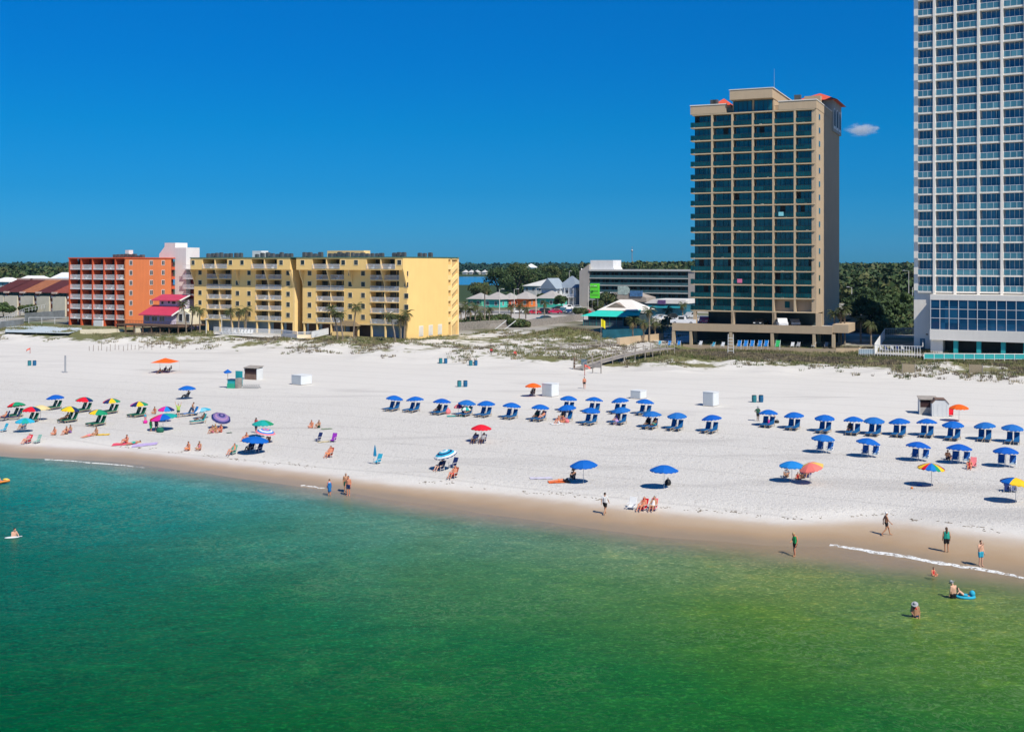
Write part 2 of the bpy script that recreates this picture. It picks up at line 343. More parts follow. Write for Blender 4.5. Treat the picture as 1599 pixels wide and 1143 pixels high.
# ---------------------------------------------------------------- yellow hotel with the overhanging top storey
def yellow():
    X0, Y0 = -22.6, 248.0; fr = Fr(X0, Y0, 28.7)         # origin: the right front corner; a runs negative to the left
    r = root_at('beach_hotel', X0, Y0, 0, 28.7, 'long yellow seven storey hotel with white balconies and an overhanging top floor', 'hotel')
    yel = mat('yellow_stucco', (.92, .625, .24), .85, .07, .4, streak=True); yel2 = mat('yellow_trim', (.94, .67, .30), .8, .1)
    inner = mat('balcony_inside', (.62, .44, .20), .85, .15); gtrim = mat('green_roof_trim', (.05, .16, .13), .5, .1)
    g = glass('hotel_glass', (.02, .028, .03), (.07, .075, .07)); blu = mat('ground_floor_blue', (.32, .42, .52), .7, .3, .3)
    zf = [6.9, 9.3, 11.7, 14.1, 16.5, 18.9, 21.3]; zb = 3.5
    # columns of the front by photo column
    wing1 = [(303, 323.2, 'w', 312.5), (323.2, 361.5, 'b', 342.3), (361.5, 399.5, 'ww', 371, 389), (399.5, 439.3, 'b', 419.3), (439.3, 458, 'w', 450)]
    wing2 = [(472.5, 494.3, 'w', 483.5), (494.3, 537, 'b', 516), (537, 578.5, 'ww', 547, 567), (578.5, 623, 'b', 600.5), (623, 645.4, 'w', 634.5)]
    B = 11.0
    aL, aM0, aM1 = fr.a(303), fr.a(458), fr.a(472.5); over = 1.5
    walls = MB()
    balc = []; wins = []
    for wing in (wing1, wing2):
        for col in wing:
            a0, a1 = fr.a(col[0]), fr.a(col[1])
            if col[2] == 'b':
                am = fr.a(col[3]); balc.append((a0, am-.1, am)); balc.append((am+.1, a1, am))
            else:
                for px in col[3:]: wins.append(fr.a(px))
                walls.box(a0, a1, 0, B, zb, zf[5]) if False else None
    solid = []                                            # solid front strips between balconies
    for wing in (wing1, wing2):
        for col in wing:
            if col[2] != 'b': solid.append((fr.a(col[0]), fr.a(col[1])))
    for a0, a1 in solid:
        walls.box(a0, min(a1, -.36), 0, 2.0, zf[0], zf[5])
    walls.box(aL, aM0, 2.0, B, zb, 21.3); walls.box(aM1, -.36, 2.0, B, zb, 21.3)    # bodies behind the balconies
    walls.box(aM0, aM1, 7.5, B, zb, 21.3)                                        # recess between the wings
    walls.box(-14, -.41, B, 18.0, zb, 21.3)
    walls.build('wall', yel, r)
    # the blank end wall with the projecting fin
    w = MB(); w.box(-.35, 0.0, -.004, 16.9, zb, 21.32)
    w.prism([(-.35, 0, 21.32), (-.35, -over, 21.32), (-.35, -over, 18.9), (-.35, -.25, 15.6), (-.35, 0, 15.0)][::-1], (.35, 0, 0))
    w.build('end_wall', yel, r)
    # top storey: projects over the rest
    topm = MB()
    for wing, (b0, b1) in ((wing1, (fr.a(297.5, -over), aM0+.3)), (wing2, (aM1-.6, -.36))):
        topm.box(b0, b1, -over, 2, 18.62, 18.88); topm.box(b0, b1, -over, -over+.2, 21.05, 21.32)
        sw = []; 
        for col in wing:
            if col[2] != 'b':
                a0, a1 = fr.a(col[0]), fr.a(col[1])
                if col is wing[0]: a0 = b0
                if col is wing[-1]: a1 = b1
                topm.box(a0, a1, -over, 2, 18.88, 21.05)
    topm.build('top_storey', yel, r)
    # swept fins under the overhang
    for k, (a) in enumerate([fr.a(342.3), fr.a(361.5)+2.2, fr.a(419.3), aM0-.15, aM1+.15, fr.a(516), fr.a(537)+2.3, fr.a(600.5), aL+.15]):
        f = MB(); f.prism([(a-.1, 0, 18.62), (a-.1, -over+.05, 18.62), (a-.1, -.9, 17.2), (a-.1, -.35, 16.2), (a-.1, 0, 15.0)], (.2, 0, 0)); f.build('bracket', yel2, r)
    rf = MB(); rf.box(fr.a(297.5, -over)-.15, .12, -over-.12, B+.1, 21.32, 21.5); rf.box(-14, .12, B+.1, 21.3, 21.32, 21.5); rf.build('roof', gtrim, r)
    # recess: shaded side wall and the tapered pier
    p = MB(); p.prism([(aM0, 0, zb), (aM0, 2.0, zb), (aM0, 2, 18.6), (aM0, -1.2, 18.6), (aM0, -.6, 16), (aM0, 0, 14.6)], (.4, 0, 0)); p.build('pier', yel2, r)
    # balconies: floor slabs, recess back wall with sliding door, railings
    rm = {}; cr = random.Random(9)
    for k, z in enumerate(zf[:6]):
        off = -over if k == 5 else 0
        for a0, a1, am in balc:
            w_ = a1-a0
            if k < 5:
                s_ = MB(); s_.box(a0-.02, a1+.02, off-.15, 1.98, z-.22, z-.02); s_.build('balcony_floor', yel2, r)
            fin = MB(); fin.box(a0-.1 if a0 > am else a1, a0 if a0 > am else a1+.1, off, 1.99, z-.02, z+2.15 if k < 5 else z+2.1)
            fin.build('divider', yel2, r)
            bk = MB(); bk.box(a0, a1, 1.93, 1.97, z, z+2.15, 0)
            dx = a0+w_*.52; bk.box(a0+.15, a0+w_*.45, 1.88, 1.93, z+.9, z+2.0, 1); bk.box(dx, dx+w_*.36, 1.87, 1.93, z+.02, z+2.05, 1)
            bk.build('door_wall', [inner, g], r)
            key = round(w_, 1)
            if key not in rm: rm[key] = rail_mesh(w_, 1.02, .26, .07).mesh('railing', white2)
            o = link('railing', rm[key], r, (a0, off-.06, z-.02))
            if cr.random() < .6: x = a0+w_*cr.uniform(.1, .6); c_ = MB(); c_.box(x, x+.5, off+.5, off+.95, z, z+.4); c_.box(x, x+.5, off+.95, off+1.0, z, z+.95); c_.build('balcony_chair', white if cr.random() < .5 else blu, r)
    wm = window_mb(1.15, 1.15, .07, .06, 0).mesh('window', [mat('window_cream', (.70, .62, .45), .6, .05), g])
    for k, z in enumerate(zf[:6]):
        for a in wins:
            o = link('window', wm, r, (a-.57-(0 if k < 5 else .8), -.003-(over if k == 5 else 0), z+.8))
    # open ground floor
    gm = MB(); gm.box(aL, aM0, 1.5, 1.99, zb, 6.6); gm.box(aM1, -.36, 1.5, 1.99, zb, 6.6); gm.build('ground_floor_wall', blu, r)
    gb = MB(); gb.box(aL, aM0, -.1, 2, 6.55, 6.88); gb.box(aM1, -.36, -.1, 2, 6.55, 6.88); gb.build('beam', yel2, r)
    for px in (304, 323, 342.3, 361, 381, 400, 419, 439, 457, 474, 494, 516, 537, 558, 579, 600.5, 623):
        a = fr.a(px); c_ = MB(); c_.box(a, a+.3, -.05, .35, zb, 6.55); c_.build('column', yel2, r)
    dk = MB()
    for a0, a1 in ((fr.a(421), fr.a(437)), (fr.a(441), fr.a(455)), (fr.a(476), fr.a(492)), (fr.a(497), fr.a(514)), (fr.a(540), fr.a(576))): dk.box(a0, a1, 1.44, 1.49, zb, 6.4)
    dk.build('garage_opening', mat('garage_dark', (.10, .06, .05), .9, .3), r)
    # end stair tower: open landings and slanting parapets seen from the side
    bs0, bs1, bs2 = fr.b(699.5), fr.b(704.5), fr.b(716.8)
    st_ = MB(); st_.box(-8, -.4, bs0, bs2, zb, 21.2, 0); st_.build('stair_core', inner, r)
    fr_ = MB(); fr_.box(-.4, -.05, bs1-.1, bs1+.45, zb, 21.4); fr_.box(-.4, -.05, bs2-.5, bs2, zb, 21.4); fr_.box(-.4, -.05, bs0, bs2, 20.95, 21.3); fr_.build('stair_frame', yel2, r)
    for k, z in enumerate(zf[:6]):
        s_ = MB(); s_.box(-.38, .02, bs0, bs1-.1, z-.2, z+.9); s_.build('stair_parapet', yel2, r)
        s_ = MB(); s_.prism([(-.36, bs1+.5, z-1.2), (-.36, bs2-.5, z+.2), (-.36, bs2-.5, z+1.3), (-.36, bs1+.5, z-.1)], (.3, 0, 0)); s_.build('stair_flight', yel2, r)
    lv = mat('louvre_white', (.78, .74, .66), .7, .1)
    for px in (654.5, 669.5, 684):
        b = fr.b(px); d = MB(); d.box(0, .06, b-.1, b+1.6, 4.1, 6.4)
        for i in range(9): d.box(.06, .1, b, b+1.5, 4.2+i*.24, 4.34+i*.24)
        d.build('door', lv, r)
    # roof plant
    rr_ = random.Random(3)
    ac = mat('roof_unit', (.10, .11, .12), .6, .3)
    for p0, p1 in ((322, 378), (398, 455), (472, 500), (512, 600), (612, 630), (652, 672)):
        x = p0; bb = 5 if p0 < 640 else 12
        while x < p1:
            a = fr.a(x, bb); u_ = MB(); ww = rr_.uniform(.6, 1.0); hh = rr_.uniform(.7, 1.15)
            u_.box(a, a+ww, bb, bb+.8, 21.5, 21.5+hh); u_.box(a+.1, a+ww-.1, bb+.1, bb+.7, 21.5+hh, 21.5+hh+.08); u_.build('air_conditioner', ac, r); x += rr_.uniform(6.2, 8.5)
    for p0, p1, hh in ((394, 408, 1.6), (511, 568, 1.5)):
        u_ = MB(); u_.box(fr.a(p0, 7), fr.a(p1, 7), 7, 9.5, 21.5, 21.5+hh); u_.build('roof_house', yel2 if p0 > 500 else white, r)
    return r
yellow()
# ---------------------------------------------------------------- orange block
def orange():
    X0, Y0 = -116.0, 303.0; fr = Fr(X0, Y0, 28.7); r = root_at('orange_hotel', X0, Y0, 0, 28.7, 'orange seven storey block with stacked white balconies and a white stair tower', 'apartment block')
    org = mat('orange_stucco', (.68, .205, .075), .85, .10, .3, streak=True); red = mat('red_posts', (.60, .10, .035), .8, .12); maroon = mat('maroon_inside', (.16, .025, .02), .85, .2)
    g = darkglass; zf = [5.85, 8.42, 10.98, 13.55, 16.12, 18.68]; zb = 3.5; W = fr.a(196); W0 = fr.a(182)
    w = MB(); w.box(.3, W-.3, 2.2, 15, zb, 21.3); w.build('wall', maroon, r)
    sd = MB(); bE = fr.b(267.5, W); sd.box(W-.4, W, -.003, bE, zb, 21.5); sd.build('side_wall', org, r)
    rf = MB(); rf.box(-.4, W+.15, -.5, 20, 21.32, 21.62); rf.build('roof', red, r)
    posts = [fr.a(p) for p in (109.3, 127.5, 145.3, 163.2, 181)]
    for a in posts:
        p = MB(); p.prism([(a, -.4, zb), (a, 2.2, zb), (a, 2.2, 21.32), (a, -.4, 21.32)], (.42, 0, 0)); p.build('post', red, r)
    ends = posts+[W-.4]
    rms = {}; cr = random.Random(4)
    for z in zf:
        for i in range(5):
            a0, a1 = ends[i]+.42, ends[i+1]
            s_ = MB(); s_.box(a0, a1, -.35, 2.2, z-.2, z); s_.build('balcony_floor', white, r)
            k = round(a1-a0, 1)
            if k not in rms: rms[k] = rail_mesh(a1-a0, 1.05, .26, .07, 0, None).mesh('railing', white2)
            link('railing', rms[k], r, (a0, -.3, z))
            if cr.random() < .6: x = a0+(a1-a0)*cr.uniform(.1, .6); c_ = MB(); c_.box(x, x+.5, .4, .85, z, z+.4); c_.box(x, x+.5, .85, .9, z, z+.95); c_.build('balcony_chair', white, r)
            if i != 1: d = MB(); d.box(a0+.1, a1-.1, 2.12, 2.2, z+.05, z+2.1); d.build('sliding_door', g, r)
    wm = MB(); wm.box(0, .05, 0, 1.1, 0, 1.3, 0); wm.box(.05, .07, .1, .5, .1, 1.2, 1); wm.box(.05, .07, .6, 1.0, .1, 1.2, 1); wme = wm.mesh('window', [white, g])
    for z in zf:
        for px in (204, 236, 254.5):
            link('window', wme, r, (W, fr.b(px, W)-.5, z+.9))
    # rear stair slot, white tower and its balconies
    b1, b2 = fr.b(268, W), fr.b(273, W)
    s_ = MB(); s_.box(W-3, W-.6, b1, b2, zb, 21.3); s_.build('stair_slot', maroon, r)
    for z in zf: q_ = MB(); q_.box(W-.6, W+.02, b1, b2, z-.3, z+.5); q_.build('stair_parapet', red, r)
    tb = b2+.05; ta = W+.4
    wt = mat('stair_tower_white', (.80, .78, .75), .7, .08, streak=True)
    fa = fr.a(273, tb); fz = fr.a(290.5, tb)
    t_ = MB(); t_.box(fa, fz, tb, tb+5, zb, 24.3); t_.box(fr.a(257, tb), fr.a(273.5, tb), tb+.01, tb+4.5, 21.62, 25.6)
    t_.prism([(fr.a(248.5, tb), tb+.02, 21.62), (fr.a(257, tb), tb+.02, 21.62), (fr.a(257, tb), tb+.02, 24.6), (fr.a(248.5, tb), tb+.02, 22.6)][::-1], (0, 4, 0)); t_.build('stair_tower', wt, r)
    e0, e1 = fr.a(291, tb), fr.a(303, tb)
    q_ = MB(); q_.box(e0, e1+3, tb+1.5, tb+6, zb, 21.3); q_.build('rear_wall', maroon, r)
    for z in zf:
        k = fr.a(285, tb-1.2); s_ = MB(); s_.box(k, e1+2, tb-1.2, tb+1.5, z-.2, z); s_.build('balcony_floor', white, r)
        link('railing', rail_mesh(e1+2-k, 1.0, .26, .07).mesh('railing', white2), r, (k, tb-1.15, z))
    rr_ = random.Random(5); ac = MATS['roof_unit']
    for px in range(176, 222, 6): 
        a = fr.a(px, 7); u_ = MB(); u_.box(a, a+1.0, 7, 7.9, 21.62, 21.62+rr_.uniform(.5, 1.0)); u_.build('air_conditioner', ac, r)
    u_ = MB(); a = fr.a(195.5, 8.5); u_.box(a, a+1.3, 8.5, 10, 21.62, 23.6); u_.build('roof_house', white, r)
    # a small white store on the ground floor
    gm = MB(); gm.box(fr.a(146, -.7), fr.a(160, -.7), -.7, 1, zb, 5.4); gm.build('service_box', white, r)
orange()
# ---------------------------------------------------------------- tan tower with green glass
ac_m = MATS['roof_unit']
def tan_tower():
    X0, Y0 = 37.6, 239.4; fr = Fr(X0, Y0, 24); r = root_at('glass_tower', X0, Y0, 0, 24, 'tall tan tower with rows of dark green glass balconies and orange hipped roof caps', 'apartment tower')
    tan = mat('tan_stucco', (.50, .385, .26), .85, .1, .3, streak=True); cream = mat('cream_edge', (.52, .41, .27), .8, .08); lt = mat('parapet_cap', (.72, .70, .66), .6, .05)
    g = glass('green_glass', (.002, .024, .040), (.016, .125, .15), .05, (.62, .62, .37), ior=1.8, spec=.6); fm = mat('bronze_frame', (.02, .03, .032), .5, .1)
    rg = glass('railing_glass', (.003, .038, .05), (.006, .075, .09), .08, (.3, .3, .3), spec=.5)
    W = 25.07; D = 31.0; z0 = 10.4; fh = 2.7; nf = 15; zt = z0+nf*fh; zb = 3.4
    px_ = [1083, 1111, 1142.5, 1174.5, 1206.6, 1240, 1275]; av = [fr.a(p) for p in px_]
    w = MB(); w.box(.4, W, 2.2, D, z0-.279, zt+1.3); w.box(W-.3, W, 9, D, zb, z0-.28); w.build('wall', tan, r)
    e = MB(); e.box(W-.25, W, .003, 2.2, z0-.3, zt+1.9); e.box(W-.9, W-.25, -.0, 2.2, z0, zt); e.build('end_wall', tan, r)
    # grid of slabs and piers
    for k in range(nf+1):
        z = z0+k*fh; s_ = MB(); s_.box(-.12, W-.25, -.22, 2.2, z-.24, z); s_.build('floor_slab', cream, r)
    for i, a in enumerate(av[:-1]):
        if i == 0: continue
        p = MB(); p.box(a-.04, a+.36, -.20, 2.19, z0-7 if i in (2, 4) else z0, zt-.28); p.build('pier', cream, r)
    rr_ = random.Random(11); proto = {}
    wht = mat('curtain_pale', (.16, .30, .30), .8, .3)
    for k in range(nf):
        z = z0+k*fh
        for i in range(6):
            a0 = (av[i]+.34 if i else .1); a1 = av[i+1]-.02 if i < 5 else W-.9
            if k == 0 and i >= 4: continue
            mb = MB(); wd = a1-a0
            mb.add([(0, 1.15, 0), (wd, 1.15, 0), (wd, 1.15, fh-.24), (0, 1.15, fh-.24)], [(0, 1, 2, 3)], 0)
            for j in range(5): mb.box(wd*j/4-.03 if j else 0, wd*j/4+.03 if j < 4 else wd, 1.07, 1.14, 0, fh-.24, 1)
            if rr_.random() < .16: j = rr_.randrange(4); mb.box(wd*j/4+.05, wd*(j+1)/4-.05, 1.09, 1.13, .05, fh-.35, 2)
            o = mb.build('sliding_door', [g, fm, black], r); o.location = (a0, 0, z)
            if (i,) not in proto:
                q_ = MB(); q_.box(0, wd, -.03, .03, 1.0, 1.06, 1); q_.box(0, wd, -.01, .01, .12, .94, 0)
                for j in range(8): q_.box(wd*j/7-(.05 if j == 7 else 0), wd*j/7+.05-(.05 if j == 7 else 0), -.025, .025, .02, 1.0, 1)
                proto[(i,)] = q_.mesh('railing', [rg, fm])
            link('railing', proto[(i,)], r, (a0, -.15, z))
            if rr_.random() < .5:
                c_ = MB(); x = a0+wd*rr_.uniform(.15, .8); c_.box(x, x+.45, .3, .7, z+.02, z+.42); c_.box(x, x+.45, .7, .77, z+.02, z+.95); c_.build('balcony_chair', white if rr_.random() < .3 else wht, r)
        q_ = MB(); q_.box(-.5, -.13, -.1, 1.9, z-.16, z); q_.box(-.5, -.46, -.08, 1.9, z, z+1.06, 1); q_.box(-.46, .1, -.08, -.04, z, z+1.06, 1); q_.build('corner_balcony', [cream, rg], r)
        if k: 
            wd = MB(); b = fr.b(1278.2, W); wd.box(W, W+.03, b, b+1.9, z+.7, z+2.0, 1); wd.box(W+.03, W+.05, b+.15, b+1.75, z+.8, z+1.9, 0); wd.build('side_window', [g, tan], r)
    # towel colours on two rails
    for i, k, c_ in ((4, 7, (.25, .65, .7)), (2, 2, (.8, .2, .35))):
        t_ = MB(); a = av[i]+1.2; t_.box(a, a+1.0, -.22, -.19, z0+k*fh+.3, z0+k*fh+1.1); t_.build('hung_towel', mat('rail_towel_%d' % i, c_, .9), r)
    # wall panel in place of the two lowest right bays
    p = MB(); p.box(av[4]+.34, W-.9, 1.2, 1.6, z0, z0+fh-.28); p.box(av[4]+2.2, av[4]+3.2, 1.14, 1.19, z0+.7, z0+2.0, 1); p.build('blank_panel', [tan, g], r)
    # parapet and penthouse
    p = MB(); p.box(-.5, av[2]-1.1, -.25, .3, zt+.01, zt+1.75); p.build('parapet', tan, r)
    p = MB(); p.box(av[4]+1.2, W+.05, -.25, .3, zt+.01, zt+1.65); p.box(W-.3, W+.06, .3, D, zt+.01, zt+1.65); p.build('parapet', tan, r)
    p = MB(); p.box(-.6, av[2]-1.0, -.35, .4, zt+1.75, zt+1.93); p.box(av[4]+1.1, W+.15, -.35, .4, zt+1.65, zt+1.83); p.box(W-.4, W+.15, .4, D, zt+1.65, zt+1.83)
    p.box(av[2]-.35, av[4]+.3, -1.0, -.85, zt+4.45, zt+4.6); p.box(av[4]+.15, av[4]+.3, -.85, 19.7, zt+4.45, zt+4.6); p.build('parapet_cap', lt, r)
    ph = MB(); ph.box(av[2], av[4], 1.0, 19.8, zt+.01, zt+2.5); ph.box(av[2]-.2, av[4]+.1, -.9, 20, zt+2.5, zt+4.55); ph.build('penthouse', tan, r)
    for i in (2, 3):
        mb = MB(); wd = av[i+1]-av[i]-.5; mb.add([(0, 0, 0), (wd, 0, 0), (wd, 0, 2.35), (0, 0, 2.35)], [(0, 1, 2, 3)], 0)
        for j in range(5): mb.box(wd*j/4-.04, wd*j/4+.04, -.06, -.002, 0, 2.35, 1)
        mb.build('penthouse_glass', [g, fm], r, loc=(av[i]+.25, .98, zt+.1))
    rl = rail_mesh(av[5]-av[4]-.3, 1.0, .3, .04).build('roof_railing', mat('roof_rail', (.45, .36, .25), .7), r); rl.location = (av[4]+.2, 0, zt)
    orr = mat('orange_roof_tile', (.64, .10, .05), .7, .15, 2)
    def hip(name, a0, a1, b0, b1, za, zc, par):
        m_ = MB(); ca, cb = (a0+a1)/2, (b0+b1)/2
        m_.add([(a0, b0, za), (a1, b0, za), (a1, b1, za), (a0, b1, za), (ca, cb, zc)], [(0, 1, 4), (1, 2, 4), (2, 3, 4), (3, 0, 4), (3, 2, 1, 0)]); return m_.build(name, orr, par)
    aa = fr.a(1114, 8); tr = MB(); tr.box(aa+.5, fr.a(1145, 8), 6, 11, zt+1.9, zt+2.4); tr.build('turret_base', tan, r); hip('turret_roof', aa, fr.a(1146, 8), 5.5, 11.5, zt+2.4, zt+4.2, r)
    # corner turret at the back right, with its three white arches
    tb0 = fr.b(1299, W+.06); tg = mat('turret_grey', (.42, .40, .36), .8, .15)
    t_ = MB(); t_.box(W-7, W+.35, tb0, D+.6, zt-2.4, zt+4.2); t_.build('turret', tg, r)
    hip('turret_roof', W-8, W+1.3, tb0-1.2, D+1.6, zt+4.2, zt+6.6, r)
    t_ = MB(); t_.box(fr.a(1256, 17), fr.a(1281, 17), 17, 19, zt+1.9, zt+4.9); t_.build('lift_house', tan, r)
    step = (D+.2-tb0)/3
    for i in range(3):
        b = tb0+.4+i*step; ar = MB(); w_ = step*.72
        pts = [(0, b, zt-1.8), (0, b+w_, zt-1.8), (0, b+w_, zt+1.2)]+[(0, b+w_/2+math.cos(math.pi*j/8)*w_/2, zt+1.2+math.sin(math.pi*j/8)*1.5) for j in range(1, 8)]+[(0, b, zt+1.2)]
        ar.prism([(W+.36, y, z) for _, y, z in pts], (.05, 0, 0), 0)
        c_ = (b+w_/2, zt+1); ar.prism([(W+.42, c_[0]+(y-c_[0])*.68, c_[1]+(z-c_[1])*.8) for _, y, z in pts], (.03, 0, 0), 1); ar.build('arch', [white, fm], r)
    am = MB(); a = fr.a(1209, 6); am.cyl((a, 6, zt+5.2), (a, 6, zt+9.4), .05, .02, 5); am.build('aerial', metal, r)
    for px, s_ in ((1109, 1.2), (1113, 1.0), (1240, 1.3)):
        a = fr.a(px, 5); u_ = MB(); u_.box(a, a+s_, 5, 6, zt+1.9, zt+3.6); u_.build('air_conditioner', ac_m, r)
    # ground levels: open car deck and pool hall beneath
    hall = mat('deck_shade', (.10, .12, .12), .9, .2)
    q_ = MB(); q_.box(1.2, W-.6, 8, D, zb+3.2, z0-.28); q_.build('lobby_wall', mat('lobby_dark', (.035, .06, .07), .5, .3), r)  # dark colour stands in for the shaded void beneath the tower
    L = fr.a(1050, -4); Rr = fr.a(1300, -4); zdk = 7.3
    s_ = MB(); s_.box(L, Rr+.5, -4, 24, zdk-.25, zdk); s_.build('car_deck', conc, r)
    s_ = MB(); s_.box(L, Rr, -4.25, -4, zdk-1.0, zdk+.55); s_.box(Rr, Rr+3.0, -4.25+.2, 6, zdk-.7, zdk+.9); s_.build('deck_parapet', tan, r)
    for px, w_ in ((1049.5, .65), (1077, .5), (1139, .6), (1203.5, .6), (1269, .55), (1299, .6)):
        a = fr.a(px, -4); c_ = MB(); c_.box(a, a+w_, -4.2, -3.5, zb-.2, zdk-.99); c_.build('column', cream, r)
    for px in (1083, 1142, 1207, 1274):
        a = fr.a(px, 0); c_ = MB(); c_.box(a, a+(.6 if px < 1270 else 1.1), -.2, .7, zb+3.9, z0-.281); c_.build('column', tan, r)
    for px in (1083, 1143, 1209, 1276):
        a = fr.a(px, 4); c_ = MB(); c_.box(a, a+.7, 4, 4.7, zb-.2, zdk-.26); c_.build('column', tan, r)
    q_ = MB(); q_.box(L, Rr, 9, 9.3, zb-.2, zdk-.26); q_.build('hall_back_wall', mat('hall_dark', (.03, .05, .06), .5, .2), r)
    return r, fr

TR, TF = tan_tower()
# ---------------------------------------------------------------- white tower at the right edge
def white_tower():
    X0, Y0 = (1430-CX)/F*220, 220.0; fr = Fr(X0, Y0, 31); r = root_at('white_tower', X0, Y0, 0, 31, 'white high rise hotel with blue glass rooms, cut off by the right edge', 'hotel tower')
    wh = mat('white_stucco', (.85, .81, .74), .7, .07, .3, streak=True); g = glass('blue_glass', (.010, .06, .18), (.045, .18, .36), .05, (.8, .8, .32), ior=1.8, spec=.6)
    rg = glass('balcony_glass', (.05, .17, .24), (.10, .27, .34), .06, (.35, .35, .32), spec=.6); fm = white2
    z0 = 14.8; fh = 3.08; nf = 22; zt = z0+nf*fh; zb = 3.3
    av = [fr.a(p) for p in (1431.5, 1459.6, 1492, 1528.5, 1565, 1601.5)]; av += [av[-1]+4.5, av[-1]+9, av[-1]+13.5]
    W = av[-1]+.6; D = 20
    b_ = MB(); b_.box(.45, W, 2.2, D, zb, zt+1.5); b_.box(-.35, .45, -.0, D, zb, zt+1.5); b_.build('wall', wh, r)
    lw = MB(); lw.box(.45, av[1]+.3, -.004, 2.2, zb, z0-.31); lw.build('base_wall', wh, r)
    for k in range(nf+1):
        z = z0+k*fh; s_ = MB(); s_.box(.45, W, -.45, 2.2, z-.3, z); s_.build('floor_slab', wh, r)
    for i, a in enumerate(av[1:]):
        p = MB(); p.box(a-.22, a+.22, -.6, 2.19, z0-.6, zt+.5); p.build('column', wh, r)
    proto = {}; rr_ = random.Random(2)
    def room(i, k, mb=None, rail=None):
        a0 = (.45 if i == 0 else av[i]+.28); a1 = av[i+1]-.28; wd = a1-a0; z = z0+k*fh
        m1_ = mb or MB(); m2_ = rail or MB()
        ox, oz = (a0, z) if mb else (0, 0)
        m1_.add([(ox, 1.1, oz), (ox+wd, 1.1, oz), (ox+wd, 1.1, oz+fh-.3), (ox, 1.1, oz+fh-.3)], [(0, 1, 2, 3)], 0)
        for j in range(5): m1_.box(ox+(wd-.06)*j/4, ox+(wd-.06)*j/4+.06, 1.0, 1.09, oz, oz+fh-.3, 1)
        m2_.box(ox, ox+wd, -.4, -.34, oz+1.05, oz+1.13, 1); m2_.box(ox, ox+wd, -.38, -.365, oz+.05, oz+1.05, 0)
        for j in range(4): m2_.box(ox+(wd-.06)*j/3, ox+(wd-.06)*j/3+.06, -.4, -.35, oz, oz+1.05, 1)
        return a0, z, m1_, m2_
    rest1, rest2 = MB(), MB()
    for k in range(nf):
        for i in range(8):
            if i < 5 and k < 18:
                a0, z, m1_, m2_ = room(i, k)
                if i not in proto: proto[i] = (m1_.mesh('sliding_door', [g, fm]), m2_.mesh('railing', [rg, fm]))
                link('sliding_door', proto[i][0], r, (a0, 0, z)); link('railing', proto[i][1], r, (a0, 0, z))
            else: room(i, k, rest1, rest2)
    tag(rest1.build('upper_doors', [g, fm], r), kind='stuff'); tag(rest2.build('upper_railings', [rg, fm], r), kind='stuff')
    # projecting glass hall over the pool deck
    pa = fr.a(1452.5, -4.5); pb = -4.5
    z1, z2, z3 = 8.0, 13.0, 14.3
    s_ = MB(); s_.box(pa, W+6, pb-.1, 1.6, z2+.3, z3); s_.box(pa, W+6, pb-.4, 1.6, 5.9, z1-.15); s_.build('hall_band', wh, r)
    g_ = MB(); g_.box(pa+.1, W+6, pb, 1.59, z1-.15, z2+.3); g_.build('hall_glass', glass('hall_glass', (.006, .045, .12), (.014, .09, .20), .05, (.45, .45, .33), spec=.6), r)
    n_ = 22
    m_ = MB()
    for j in range(n_):
        a = pa+.05+j*(W+6-pa)/n_; m_.box(a, a+.09, pb-.07, pb-.005, z1-.15, z2+.3)
    for z in (9.9, 11.6): m_.box(pa+.05, W+6, pb-.06, pb-.004, z, z+.09)
    m_.build('hall_mullions', fm, r)
    teal = mat('teal_tile', (.03, .42, .42), .5, .1)
    for px in (1489, 1525, 1563, 1598):
        a = fr.a(px, pb+.2); c_ = MB(); c_.box(a, a+.75, pb+.1, pb+.9, zb, 5.9); c_.build('column', teal, r)
    q_ = MB(); q_.box(fr.a(1472, pb+1.5), W+6, pb+2.6, pb+2.9, zb, 5.9); q_.build('hall_back_wall', black, r)
    q_ = MB(); q_.box(pa, fr.a(1472, pb+.3), pb+.3, 1.59, zb, 5.9); q_.build('base_block', wh, r)
    d = MB(); a = fr.a(1436.5, 0); d.box(a, a+.9, -.06, -.005, zb+.1, zb+2.5); d.box(a+1.1, a+1.5, -.08, -.005, zb+3.2, zb+3.4, 1); d.build('door', [mat('blue_door', (.10, .22, .30), .5), black], r)
    return fr
WF = white_tower()
